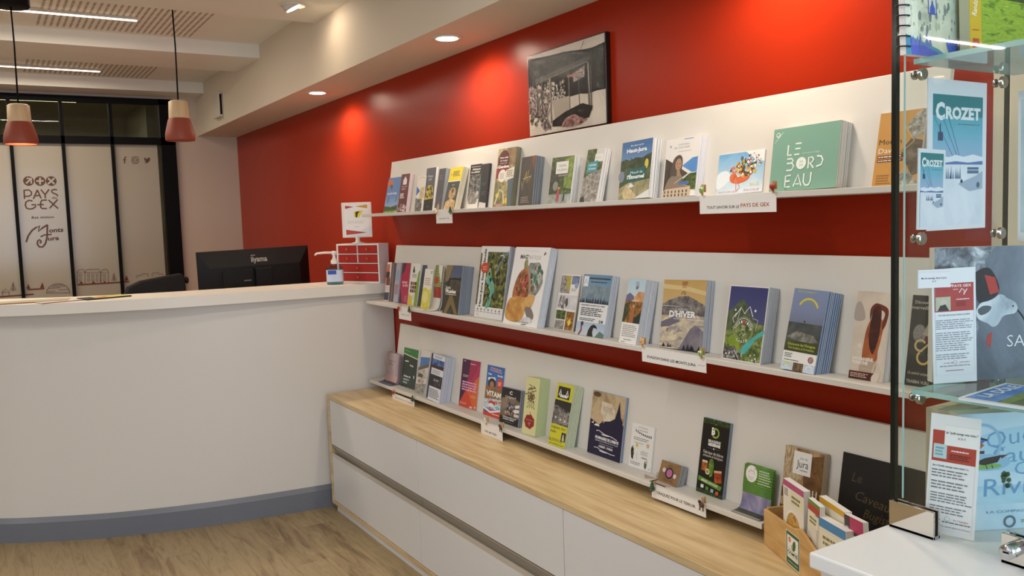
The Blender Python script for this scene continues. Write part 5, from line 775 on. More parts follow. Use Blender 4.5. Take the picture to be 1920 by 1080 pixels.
# ---- leaflets that have slumped into a curl
def curl(shelf, TL, TR, n, bands, label, short, art=None, reach=.050, face='#c9b8b8', width=None):
    p0, up, a, Wd, H, rot, nn, bb = place(shelf, TL, TR, TL, TR, .012)
    y0 = p0.y-a; o0 = Vector((p0.x, y0, ZSH[shelf]+.0006)); M0 = frame(o0, (0, -1, 0), (0, 0, 1)); root = None; tt = TILT
    for k in range(n+1):
        f = 1-.55*k/(n+1); r = reach*f; off = .012*k/(n+1)
        Hk = H*(1-.0*k)
        pr = [(-r-.012, .0), (-r*.72, .001), (-r*.46, .006), (-r*.26, .022), (-r*.12, .05), (-r*.04, .085), (0, .12)]
        sz_ = min(1, H/.22); pr = [(d*(.4+.6*sz_)+off, z*sz_*(.55+.45*f)+.0009*(n-k)) for d, z in pr]; pr.append((pr[-1][0]+(Hk-pr[-1][1])*tt, Hk))
        # densify
        q = [Vector((d, z)) for d, z in pr]; c = curve([tuple(p) for p in q]); L = [0]
        for i in range(1, len(c)): L.append(L[-1]+(c[i]-c[i-1]).length)
        b = MB(); t = .0007; sk = rnd.uniform(-.002, .002) if k else 0
        for i in range(len(c)-1):
            s = 1-(L[i]+L[i+1])/2/L[-1]
            m = face
            if k == 0:
                for s1, mm in bands:
                    if s <= s1: m = mm; break
            for dx, fl in ((0, 0), (t, 1)):
                A, B = c[i], c[i+1]; pp = [(-Wd/2+sk, A.x+dx, A.y), (Wd/2+sk, A.x+dx, A.y), (Wd/2+sk, B.x+dx, B.y), (-Wd/2+sk, B.x+dx, B.y)]
                b.poly(pp, asmat(m if not fl else face), True)
        o = b.build('leaflet'); o.matrix_world = M0
        sd = o.modifiers.new('thickness', 'SOLIDIFY'); sd.thickness = .0004
        if k == 0:
            tag(o, label, 'leaflet')
            if art:
                top = c[-1]; low = q[-2]; hh = (top-low).length; A = Art(Wd, hh, y0=-.0004); art(A); ch = A.build('cover_print', o)
                upv = Vector((0, top.x-low.x, top.y-low.y)); ch.matrix_local = Matrix.Translation((0, low.x, low.y)) @ Matrix.Rotation(-math.atan2(upv.y, upv.z), 4, 'X')
        else: tag(o, 'spare copy slumped under the '+short, 'leaflet', 'copies under the '+short)
curl(3, (731.7, 661.7), (754, 664), 4, [(.62, P(['#a08a90', '#bba6a8', '#cdb9b6'], 8)), (.8, '#cfa9a0'), (.9, '#4a3a40'), (1.1, '#5a6f9a')], 'curled mauve leaflet slumped at the far left end of the lowest shelf', 'curled mauve leaflet',
    lambda a: (a.t('DISCOVERY', .42, .60, .05, '#4a3a40', .62, b=.02), a.t('MAP', .38, .70, .05, '#4a3a40', .26, b=.02), a.l(.25, .84, .6, .89, 1, '#3a2c32', .8)), face='#a08a90')
curl(2, (824, 497.5), (837.5, 498.5), 1, [(.42, '#93a256'), (.62, '#a8341c'), (1.1, '#e2ddd2')], 'slumped leaflet with a red apple, beside the dark brown triangle leaflet', 'slumped apple leaflet',
    lambda a: (a.p([(.45, 0), (1, 0), (1, .9), (.75, .6), (.55, .3)][::-1], '#e2ddd2'), a.c(.35, .75, .3, '#b2452a', .18)), face='#d9d4c8')
curl(3, (1402.5, 866), (1456, 886), 2, [(.50, '#5d8f34'), (.80, P(['#5a5a80', '#8d88b0', '#b0a8bc', '#8f8a98'], 16)), (.93, '#4f554a'), (1.1, '#b9b0a8')], 'curled green and lilac leaflet with a white oval, left of the wooden crate', 'curled green and lilac leaflet',
    lambda a: (a.c(.27, .42, .2, '#eceae4', .42, n=30), a.ln([(.16, .38), (.24, .25), (.34, .3), (.38, .42)], .012, '#a8464a'), a.ln([(.36, .2), (.4, .12)], .015, '#4f6a3a'), a.l(.16, .55, .38, .75, 2, '#b9b0a6', .3), a.l(.52, .12, .95, .85, 6, '#c9dab4', .45)), reach=.052, face='#5d8f34')

# ---- clear stands, business cards lying on the ledge
def stand(shelf, TL, TR, BL, BR, T, hf, label):
    p0, up, a, Wd, H, rot, nn, bb = place(shelf, TL, TR, BL, BR, T); Wd += .008
    t = thing('leaflet_stand', label, 'stand', frame(p0+Vector((0, -a, 0))-nn*.0022, (0, -1, 0), up))
    b = MB(); b.box((-Wd/2, -.002, .0002), (Wd/2, -.0005, hf), ACRYL); b.build('front_lip', t)
    for s in (-1, 1):
        b = MB(); b.box((s*Wd/2-.0008, -.0005, .0002), (s*Wd/2+.0008, .012, hf), ACRYL); b.build('side', t)
stand(3, (1241.7, 863), (1279, 872.5), (1232.5, 897), (1270.5, 908.5), .017, .022, 'small clear stand holding the kraft brown card')
stand(3, (757.5, 653), (786.7, 655), (752.5, 726.5), (777, 733.5), .012, .05, 'clear stand holding the dark green leaflet')
def flat(name, c, w, d, rz, art, label, cat, th=.0012, edge='#e6e2da', group=None):
    o = MB(); o.box((-w/2, -d/2, 0), (w/2, d/2, th), asmat(edge)); ob = o.build(name); ob.matrix_world = Matrix.Translation(c) @ Matrix.Rotation(rz, 4, 'Z'); tag(ob, label, cat, group)
    if art:
        a = Art(w, d, y0=-.0002); art(a); ch = a.build('print', ob); ch.matrix_local = Matrix.Translation((0, -d/2, th)) @ Matrix.Rotation(R(-90), 4, 'X')
    return ob
c1 = onz(1210, 897, ZSH[3]+.0004); c1.x = -.141; flat('card', c1, .075, .046, R(-84), lambda a: (a.r(0, 0, 1, 1, '#d9cfc6'), a.p([(.1, .2), (.9, .4), (.5, .9)], '#b59a8a')), 'pale card lying flat in front of the white garland menu card', 'card')
c1 = onz(1238, 907, ZSH[3]+.0004); c1.x = -.148; flat('card', c1, .07, .04, R(-92), lambda a: (a.r(0, 0, 1, 1, '#cdb9aa'), a.r(.0, .8, 1, 1, '#3a4560')), 'beige card with a dark edge lying in front of the kraft brown card', 'card')

# ---- section signs clipped to the ledges
def sign(TL, TR, BR, BL, art, label, group=None):
    x = XLIP-.0012; p = [onx(q[0], q[1], x) for q in (TL, TR, BR, BL)]
    Wd = ((p[0].y-p[1].y)+(p[3].y-p[2].y))/2; H = ((p[0].z-p[3].z)+(p[1].z-p[2].z))/2; yc = sum(q.y for q in p)/4; zb = (p[2].z+p[3].z)/2
    M0 = frame((x, yc, zb), (0, -1, 0), (0, 0, 1))
    b = MB(); b.box((-Wd/2, 0, 0), (Wd/2, .0009, H), PAPER); o = b.build('shelf_sign'); o.matrix_world = M0; tag(o, label, 'sign', group)
    a = Art(Wd, H, y0=-.0001, step=4e-5); art(a); a.build('lettering', o)
sign((818, 392.5), (848, 392), (847.5, 418), (817.5, 419.5), lambda a: a.t('accueil à la', .5, .64, .12, '#4a4744', .62), 'small white sign clipped at the left of the upper shelf')
sign((1313, 368), (1457, 359.5), (1454, 397), (1311, 401.5), lambda a: (a.t('TOUT SAVOIR SUR LE', .32, .66, .15, '#2a2624', .44, b=.015), a.t('PAYS DE GEX', .74, .60, .19, '#b23a22', .36, b=.015)), 'white sign with black and red lettering under the upper shelf')
sign((748, 575), (771.5, 580), (769.5, 602), (747.5, 597), lambda a: (a.t('DANS LE', .38, .58, .11, '#4a4744', .38), a.t('JURA', .74, .58, .11, '#b23a22', .24)), 'small white sign clipped at the left end of the middle shelf')
sign((1204.5, 648), (1325, 672), (1323, 699), (1203, 677.5), lambda a: (a.t('EVASION DANS LES MONTS JURA', .47, .62, .17, '#2a2624', .76, b=.02), a.ln([(.88, .6), (.92, .55), (.95, .6), (.98, .52)], .006, '#c9a09a')), 'white sign with black lettering under the middle shelf')
sign((737.5, 737), (777.5, 752), (776, 764), (734, 749), lambda a: (a.t('AUTOUR DU', .3, .5, .20, '#4a4744', .36, b=.01), a.t('LAC DE GENÈVE', .72, .5, .20, '#b23a22', .44, b=.01)), 'white sign with grey and red lettering at the left end of the lowest shelf')
sign((902.5, 790), (942.5, 805), (941.5, 828), (901.5, 815), lambda a: a.t('AVEC MA TRIBU', .45, .62, .15, '#2a2624', .56, b=.015), 'white sign with short black lettering, below the water-park leaflet')
sign((1222.5, 912), (1324, 944), (1323, 968), (1221.5, 934), lambda a: (a.t('CRAQUEZ POUR LE TERROIR', .46, .45, .22, '#2a2624', .72, b=.02), a.ln([(.86, .6), (.9, .5), (.93, .6), (.97, .55)], .006, '#c9a09a')), 'white sign with black lettering at the right of the lowest shelf')
PEG = wood('peg_wood', ('#b58f5c', '#cba877'), (20, 20, 3), .6)
def peg(u, v, kind, label):
    x = XLIP-.0055; p = onx(u, v, x); t = thing('clothespin', label, 'clothespin', (x, p.y, p.z-.012))
    b = MB(); b.box((-.0028, -.003, -.004), (-.0002, .003, .026), PEG); b.box((.0062, -.003, .006), (.0088, .003, .026), PEG); b.build('peg', t)
    c = MB(); g = lambda h: M(h, .45)
    if kind == 'flower':
        for k in range(5): c.blob((-.006, .0065*math.cos(k*1.257), .016+.0065*math.sin(k*1.257)), (.002, .0045, .0045), g('#e3b48a'))
        c.blob((-.0075, 0, .016), .0036, g('#d29a28'))
    elif kind == 'tree':
        for k in range(3): c.lathe([(.0095-.002*k, 0), (.001, .011)], (-.005, 0, .002+.007*k), g('#1f4a2c'), 12)
        c.cyl((-.005, 0, -.004), (-.005, 0, .003), .002, g('#5a3a22'), 8)
    elif kind == 'owl':
        c.blob((-.0055, 0, .012), (.004, .008, .010), g('#8aa848'))
        for s in (-1, 1): c.blob((-.0085, .0035*s, .015), .003, g('#e8ead8')); c.blob((-.011, .0035*s, .015), .0012, g('#1c1a16'))
    elif kind == 'cow':
        c.blob((-.0055, 0, .006), (.004, .010, .008), g('#4a3a34')); c.blob((-.007, .006, .014), (.004, .005, .005), g('#3c2e2a'))
        for s in (-1, 1): c.cyl((-.006, .006*s, .0), (-.006, .006*s, -.010), .0017, g('#4a3a34'), 8)
    elif kind == 'heart':
        for s in (-1, 1): c.blob((-.005, .004*s, .013), (.003, .0055, .006), g('#a8302c'))
        c.lathe([(.0001, 0), (.0075, .011)], (-.005, 0, .000), g('#a8302c'), 12)
    else:
        c.blob((-.005, 0, .010), (.004, .008, .007), g('#e6d9c4')); c.blob((-.006, 0, .019), .0055, g('#e6d9c4'))
        for s in (-1, 1): c.blob((-.006, .004*s, .024), .002, g('#caa890'))
    c.build('charm', t)
for u, v, k, l in ((819, 396, 'pale', 'clothespin with a pale figure at the left of the small upper sign'), (846, 394, 'tree', 'clothespin with a green tree at the right of the small upper sign'), (1318, 356, 'owl', 'clothespin with a green owl at the left of the sign with red lettering, upper shelf'), (1451, 350, 'heart', 'clothespin with a red charm below the square sea-green magazine'), (749, 577, 'heart', 'clothespin with a red charm at the left end of the middle shelf'), (769, 580, 'tree', 'clothespin with a green tree at the left end of the middle shelf'), (1206, 642, 'flower', 'clothespin with a yellow flower below the narrow autumn leaflet'), (1316, 662, 'owl', 'clothespin with a green owl below the golden snow magazine'), (738.5, 735, 'heart', 'clothespin with a red charm at the left end of the lowest shelf'), (775, 747, 'tree', 'clothespin with a green tree below the white sky leaflet'), (912, 789, 'pale', 'clothespin with a pale figure below the water-park leaflet'), (941, 799, 'cow', 'clothespin with a brown animal below the small black booklet'), (1225, 911, 'tree', 'clothespin with a green tree beside the kraft brown card'), (1318, 942, 'cow', 'clothespin with a brown cow below the tall black beer leaflet')):
    peg(u, v, k, l)

# ------------------------------------------------------------------ wooden crate of recipe booklets on the sideboard
CU = Vector((-.416, -.909, 0)).normalized(); CI = Vector((.909, -.416, 0)).normalized(); CO = Vector((-.171, 1.457, ST+.0004)); CM = frame(CO, CU, (0, 0, 1))
def cl(u, v, d=0.0):
    p = onplane(u, v, CO+CI*d, CI)-CO; return p.dot(CU), p.z
PINE = wood('crate_pine', ('#b5894f', '#cba063', '#d8b176'), (3, 10, 18), .5, 2.5)
crate = thing('wooden_crate', 'small pine crate filled with recipe booklets, standing on the sideboard', 'crate', CM)
hl = cl(1432.5, 954)[1]; CL = .36; CDp = .074
b = MB(); xa, za = cl(1483, 990); xb, zb = cl(1500, 991); xc, zc = cl(1523, 1027)
b.prism([(0, 0), (CL, 0), (CL, zc-.01), (xc, zc), (xb, zb-.002), (xa, za), (0, hl)], 0, .008, PINE, axis='y'); b.build('front_board', crate, .0012)
b = MB(); b.box((0, .0082, 0), (.008, CDp, hl+.004), PINE); b.build('side_board', crate, .0012)
b = MB(); b.box((CL-.008, .0082, 0), (CL, CDp, hl-.02), PINE); b.build('side_board', crate, .0012)
b = MB(); b.box((.0082, CDp-.008, 0), (CL-.0082, CDp, hl+.004), PINE); b.build('back_board', crate, .0012)
b = MB(); b.box((.0082, .0082, 0), (CL-.0082, CDp-.0082, .006), PINE); b.build('base', crate)
s0 = cl(1474, 996); s1_ = cl(1500, 1014); s2_ = cl(1474, 1057.5); s3_ = cl(1499.5, 1079)
sw = ((s1_[0]-s0[0])+(s3_[0]-s2_[0]))/2; sh_ = ((s0[1]-s2_[1])+(s1_[1]-s3_[1]))/2; sxc = (s0[0]+s1_[0]+s2_[0]+s3_[0])/4; sz = max((s2_[1]+s3_[1])/2, .004)
a = Art(sw, sh_, y0=-.0003); a.r(0, 0, 1, 1, '#efece2'); a.r(.03, .02, .97, .98, '#1f5a34'); a.r(.1, .12, .9, .78, '#f0ede2'); a.c(.28, .24, .09, '#d2552c'); a.c(.28, .24, .045, '#e8a88a'); a.p([(.5, .48), (.48, .34), (.56, .22), (.68, .18), (.72, .3), (.68, .44), (.58, .5)], '#1f5a34'); a.ln([(.38, .38), (.46, .46), (.56, .5)], .04, '#5d8a4a'); a.t('COMTÉ', .5, .61, .095, '#1f3a28', .72, b=.035); a.r(.14, .505, .86, .515, '#1f3a28'); a.r(.14, .70, .86, .71, '#1f3a28'); a.t('comte.com', .5, .88, .05, '#e6ede0', .7)
ch = a.build('label', crate); ch.location = (sxc, 0, sz)
def recipe(TL, TR, d, art, label, n=1, kind='booklet', t=.0035, short=None, zlow=.0075):
    a0, z0 = cl(TL[0], TL[1], d); a1, z1 = cl(TR[0], TR[1], d); Wd = a1-a0; H = (z0+z1)/2-zlow; rot = max(-R(6), min(R(6), math.atan2(z1-z0, Wd)))
    for k in range(n, -1, -1):
        M1 = CM @ Matrix.Translation(((a0+a1)/2, d+k*(t+.0006), zlow+abs(math.sin(rot))*Wd/2)) @ Matrix.Rotation(-rot, 4, 'Y')
        b = MB(); b.box((-Wd/2, 0, 0), (Wd/2, t, H-abs(math.sin(rot))*Wd/2), EDGEW, {2: asmat('#e6ded2')}); o = b.build(kind); o.matrix_world = M1
        if k == 0:
            tag(o, label, 'booklet'); A = Art(Wd, H-abs(math.sin(rot))*Wd/2); art(A); A.build('cover', o)
        else: tag(o, 'spare copy behind the '+short, 'booklet', 'copies behind the '+short)
food = P(['#5d2a14', '#a8602c', '#d9a85a', '#6f8a2c', '#b43a24'], 60, detail=4)
recipe((1468.5, 896), (1507, 922), .012, lambda a: (a.r(0, 0, 1, 1, '#e6e0d2'), a.r(0, 0, 1, .08, '#b44a78'), a.r(.35, .1, .95, .28, '#e3dcb8'), a.l(.42, .14, .9, .25, 2, '#6b6650'), a.l(.06, .1, .28, .2, 4, '#7a7468'), a.c(.5, .56, .4, '#efebe4', .22), a.c(.5, .56, .34, food, .19), a.p([(.1, .72), (.3, .66), (.32, .86), (.1, .9)], '#4a7a24'), a.c(.4, .8, .12, '#16120c', .07)), 'recipe booklet with a pink top edge and a bowl of food, first in the crate', 3, short='pink-edged recipe booklet')
recipe((1510.5, 929), (1532, 947), .012, lambda a: (a.r(0, 0, 1, 1, '#e0d8c8'), a.r(0, 0, 1, .05, '#5d8a3a'), a.r(0, .05, 1, .14, '#b43a2c'), a.r(.1, .16, .95, .33, '#e3dcb8'), a.l(.18, .2, .85, .3, 2, '#6b6650'), a.p([(0, .4), (1, .55), (1, .75), (.3, .7)][::-1], '#cfc4b0'), a.c(.3, .6, .25, '#8a6a3a', .1)), 'recipe booklet with a red and green top edge, second in the crate', 2, short='red and green edged recipe booklet')
recipe((1536, 929), (1584, 961), .038, lambda a: (a.r(0, 0, 1, 1, '#d9d4c8'), a.r(0, 0, 1, .07, '#d2a028'), a.r(.2, .12, .92, .34, '#e3dcb8'), a.l(.26, .16, .88, .3, 2, '#6b6650'), a.r(0, .1, .16, .5, '#8f9aa0')), 'recipe booklet with a yellow top edge, behind the blue one in the crate', 3, short='yellow-edged recipe booklet')
recipe((1533, 967), (1590, 1000), .012, lambda a: (a.r(0, 0, 1, 1, '#e2dacb'), a.r(0, 0, 1, .13, '#3f86b8'), a.r(.15, .18, .98, .42, '#e6e0c0'), a.l(.24, .22, .92, .38, 2, '#7d785c'), a.p([(.05, .6), (.5, .5), (.8, .56), (.6, .72), (.1, .72)], '#6f5236'), a.specks(.08, .56, .7, .72, 9, .06, ['#3a2818', '#a88a5c'], 3), a.c(.4, .85, .3, '#d9c49a', .1)), 'recipe booklet with a wide blue top band, at the front of the crate', 3, t=.0045, short='blue-banded recipe booklet')
recipe((1590, 967), (1626, 985), .030, lambda a: (a.r(0, 0, 1, 1, '#3a2a30'), a.r(.3, 0, 1, .16, '#b42c5c'), a.r(.35, .2, .95, .45, '#e3dcc0'), a.l(.42, .24, .88, .4, 2, '#6b6650'), a.l(.05, .1, .25, .3, 2, '#c9b9bc')), 'recipe booklet with a magenta top band, at the far right of the crate', 2, short='magenta-banded recipe booklet')

# ------------------------------------------------------------------ white display base and glass case at the right
BZ, BX, BY = .9, -.785, .822
base = thing('display_base', 'white display cabinet base under the glass case, at the right', 'cabinet', (BX, BY, FLOOR))
b = MB(); b.box((0, -1.05, BZ-.024-FLOOR), (.775, 0, BZ-FLOOR), M('#e3e2df', .38)); b.build('top', base, .003)
b = MB(); b.box((.012, -1.04, 0), (.77, -.012, BZ-.0245-FLOOR), M('#e2ddd6', .4)); b.build('body', base, .001)
case = thing('glass_showcase', 'tall glass showcase with books and games, standing on the white base at the right', 'showcase', (-.43, .5, BZ))
def lc(o): o.matrix_parent_inverse = Matrix.Translation((.43, -.5, -BZ)); return o
GX, GY, GT, GB = -.594, .815, 2.0, -.15
b = MB(); b.box((GX-.004, GB, BZ+.006), (GX+.004, GY-.008, GT), GLASS); door = lc(b.build('door', case))
b = MB(); b.box((GX-.0045, GY-.0078, BZ+.006), (GX+.0045, GY, GT), EDGE); b.build('edge_strip', door)
b = MB(); b.box((-.566, GY-.008, BZ+.0005), (-.282, GY, GT), GLASS); lc(b.build('end_pane', case))
b = MB(); b.box((-.5676, GY-.0026, BZ+.04), (-.5662, GY, GT), EDGEL); b.box((-.2818, GY-.008, BZ+.0005), (-.279, GY, GT), EDGE); lc(b.build('polished_edge', case))
b = MB(); b.box((-.279, GB, BZ+.0005), (-.273, GY-.010, GT), GLASS); lc(b.build('back_pane', case))
b = MB(); b.box((-.60, GB, GT+.0005), (-.272, GY, GT+.009), GLASS); lc(b.build('top_pane', case))
b = MB(); b.box((-.566, GB-.008, BZ+.0005), (-.282, GB, GT), GLASS); lc(b.build('end_pane', case))
SHZ = (1.120, 1.376, 1.632)
for z in SHZ:
    if z == SHZ[1]: b = None
    else: b = MB(); b.box((-.568, GB+.01, z-.008), (-.284, GY-.0165, z), SHELFGLASS if z < 1.5 else UPGLASS, {5: EDGEL, 4: EDGEL}); lc(b.build('glass_shelf', case))
    for x in (-.537, -.306):
        b = MB(); b.lathe([(.0001, 0), (.0085, 0)], (x, GY-.0155, z-.0195), STEEL, 24, (0, 1, 0), False); b.lathe([(.0085, 0), (.0098, .0012)], (x, GY-.0155, z-.0195), CHROME, 24, (0, 1, 0)); b.lathe([(.0098, .0012), (.0098, .0071)], (x, GY-.0155, z-.0195), CHROME, 24, (0, 1, 0)); b.lathe([(.007, 0), (.007, .004), (.0001, .004)], (x, GY, z-.0195), CHROME, 20, (0, 1, 0)); lc(b.build('shelf_stud', case))
MIR = M('#d8d4cc', .04, 1.0, name='polished_plate')
def plate(y0, y1, name):
    b = MB(); b.box((GX-.0085, y0, BZ+.0006), (GX-.0042, y1, BZ+.044), MIR); b.box((GX+.0042, y0, BZ+.0006), (GX+.0085, y1, BZ+.044), MIR); b.box((GX-.0085, y0, BZ+.0004), (GX+.0085, y1, BZ+.0056), CHROME); return b.build(name, door, .0006)
plate(.739, .814, 'hinge_plate')
lp = plate(.560, .638, 'lock_plate')
lk = onx(1905, 1028, GX-.0085)
b = MB(); b.lathe([(.0001, 0.026), (.0085, .026), (.0105, .0245), (.0105, 0)], (GX-.0085, lk.y, lk.z), CHROME, 28, (-1, 0, 0)); b.box((GX-.0352, lk.y-.004, lk.z-.0012), (GX-.0343, lk.y+.004, lk.z+.0012), BLACK); b.build('lock_cylinder', lp)

def quad(p0, right, up, TL, TR, BL, BR):
    """fit a rectangle on a plane from its four seen corners"""
    x = Vector(right).normalized(); z = Vector(up); z = (z-x*z.dot(x)).normalized(); n = x.cross(z); p0 = Vector(p0)
    q = [(onplane(u, v, p0, n)-p0) for u, v in (TL, TR, BL, BR)]; q = [(k.dot(x), k.dot(z)) for k in q]
    Wd = ((q[1][0]-q[0][0])+(q[3][0]-q[2][0]))/2; H = ((q[0][1]-q[2][1])+(q[1][1]-q[3][1]))/2
    ca = (q[0][0]+q[1][0]+q[2][0]+q[3][0])/4; cb = min((q[2][1]+q[3][1])/2, 1e9)
    rot = math.atan2(((q[0][0]+q[1][0])-(q[2][0]+q[3][0]))/2, H); rot = max(-R(5), min(R(5), rot))
    bc = ((q[2][0]+q[3][0])/2, cb)
    x2 = x*math.cos(rot)-z*math.sin(rot); z2 = z*math.cos(rot)+x*math.sin(rot)
    return frame(p0+x*bc[0]+z*bc[1], x2, z2), Wd, H, rot
def board(name, M0, Wd, H, t, art, label, cat, edge=EDGEW, zfloor=None, rot=0, part='print'):
    if zfloor is not None:
        M0 = M0.copy(); M0.translation.z = zfloor+abs(math.sin(rot))*Wd/2+.0003
    b = MB(); b.box((-Wd/2, 0, 0), (Wd/2, t, H), edge); o = b.build(name); o.matrix_world = M0; tag(o, label, cat); a = Art(Wd, H); art(a); a.build(part, o); return o
S1, S2, S3 = SHZ
A_, B_ = Vector((-.509, .800, S1)), Vector((-.443, .765, S1)); dr = (B_-A_)
zup = Vector((0, 0, 1))
# lower glass shelf: bird book, its text sheet, price tag, flat booklet
C_ = Vector((-.426, .759, S1)); Mx, Wd, H, rt = quad(C_, (.904, -.43, 0), zup, (1757, 467), (1850, 465.5), (1751, 722), (1846, 716))
Wd = .262; xl = (Matrix(Mx).inverted() @ onplane(1756, 600, C_, Vector((.43, .904, 0)))).x
Mb = Mx @ Matrix.Translation((xl+Wd/2, .008, 0))
board('book', Mb, Wd, H, .014, lambda a: (a.r(0, 0, 1, 1, P(['#4a505c', '#5d6674', '#7d8898', '#98a4b4'], 5)), a.p([(0, 0), (.40, 0), (.33, .1), (.36, .3), (.27, .42), (.3, .6), (.27, .8), (.24, 1), (0, 1)][::-1], rockbw), a.o([(.26, .2), (.36, .16), (.43, .3), (.4, .38), (.3, .42), (.27, .3)], '#1c2028'), a.p([(.33, .21), (.40, .23), (.43, .34), (.37, .36)], '#b43a34'), a.o([(.285, .46), (.31, .42), (.36, .405), (.40, .385), (.43, .36), (.46, .365), (.485, .39), (.515, .405), (.54, .425), (.555, .455), (.553, .485), (.535, .505), (.51, .51), (.48, .515), (.455, .53), (.44, .56), (.42, .59), (.39, .60), (.36, .575), (.32, .555), (.29, .53), (.28, .49)], P(['#8a97a6', '#b4c0cc', '#d5dde4', '#eef1f4'], 12)), a.o([(.29, .47), (.33, .44), (.38, .45), (.36, .49), (.31, .51)], '#59616c'), a.c(.525, .45, .006, '#1c2028'), a.ln([(.555, .48), (.585, .52), (.61, .57)], .010, '#1c2028'), a.p([(.36, .66), (.39, .64), (.38, .76), (.35, .72)], '#b4463e'), a.t('JURA', .75, .20, .026, '#dfe4ea', .12, al='l'), a.t('SAUVAGE', .49, .71, .09, '#eef0f2', .48, al='l', b=-.012), a.l(.7, .3, .95, .34, 1, '#aab4be')),
      'large grey book with a bird on a rock face, on the lower glass shelf', 'book', M('#d6d2c8', .6), S1, part='cover')
Ms, W2, H2, rt = quad(A_, dr, zup, (1747, 506), (1828, 504), (1749.5, 721.6), (1832, 717.5))
board('info_sheet', Ms, W2, H2, .0006, lambda a: (a.r(0, 0, 1, 1, '#e9eaee'), a.r(.05, .13, .95, .375, '#b23c3a'), a.t('PAYS GEX', .68, .155, .022, '#f4ecec', .44, b=.02), a.specks(.4, .14, .5, .17, 3, .02, ['#f4ecec'], 3), a.ln([(.62, .215), (.68, .18), (.74, .20), (.72, .235), (.8, .185)], .02, '#f4ecec'), a.l(.48, .18, .6, .19, 1, '#f4ecec'), a.r(.08, .245, .42, .365, '#b9bfa0'), a.c(.26, .295, .09, '#cfc0b4', .03), a.p([(.12, .365), (.18, .32), (.3, .31), (.38, .365)], '#2c2a2e'), a.l(.55, .265, .85, .28, 1, '#f0dcdc'), a.l(.55, .29, .82, .335, 3, '#7d2424'), a.t('MA VIE SAUVAGE DANS LE JURA', .5, .405, .013, '#55555c', .72), a.l(.07, .44, .92, .53, 5, '#8d8f98', .4), a.l(.07, .55, .94, .72, 9, '#8d8f98', .4), a.l(.07, .74, .94, .795, 3, '#8d8f98', .4), a.t('Coup de', .35, .822, .012, '#c4484a', .22), a.ring(.5, .822, .04, .006, '#8d8f98'), a.t("d'Amélie !", .72, .822, .012, '#c4484a', .24), a.l(.15, .845, .85, .855, 1, '#6b6d76'), a.l(.28, .885, .7, .897, 1, '#a8787a'), a.ln([(.06, .13), (.06, .93), (.95, .93), (.95, .375)], .005, '#b9bcc4')),
      'tall white text sheet with a red header, in front of the grey bird book', 'sheet', PAPER, S1, rt)
ML, W3, H3, rt = quad(A_-dr.normalized().cross(zup)*-.0025, dr, zup, (1718, 504.5), (1779, 506), (1718, 538.5), (1778.5, 540))
ML = ML @ Matrix.Translation((0, -.004, 0))
board('price_tag', ML, W3, H3, .0006, lambda a: (a.r(0, 0, 1, 1, '#eceaf0'), a.ln([(0, .1), (1, .14)], .006, '#b49a9a'), a.t('Ma vie sauvage dans le Jura', .5, .46, .10, '#3a3840', .78, b=.02), a.t('35 €', .5, .64, .10, '#3a3840', .12)), 'small white price tag overlapping the top of the tall text sheet', 'price tag', PAPER)
P0, P1, P2 = onz(1797, 747, S1+.003), onz(1878, 722, S1+.003), onz(1906.6, 763.6, S1+.003)
ax = (P1-P0).normalized(); fw_ = .15; fd = .135
bx = Vector((ax.y, -ax.x, 0)); cen = P0+ax*fw_/2+bx*fd/2
flat('booklet', (cen.x, cen.y, S1+.0004), fw_, fd, math.atan2(ax.y, ax.x), lambda a: (a.r(0, 0, 1, 1, '#e4e6ea'), a.r(.04, .04, .96, .5, P(['#8fb4dc', '#4a7fc8', '#3468b8'], 8, 'n')), a.r(.04, .38, .96, .96, P(['#16240e', '#33481c', '#5d6f2c', '#23331a'], 22)), a.p([(.04, .40), (.5, .36), (.96, .42), (.96, .5), (.04, .5)][::-1], P(['#5d7a2c', '#8a9a3c'], 30)), a.ln([(.2, .6), (.36, .55), (.42, .62), (.6, .58)], .012, '#c9d0b4'), a.t('LA DÔLE', .55, .16, .13, '#dfe8f2', .72, b=.03)),
     'booklet with a blue sky and green hills lying flat on the lower glass shelf', 'booklet', .004, '#e6e8ec')
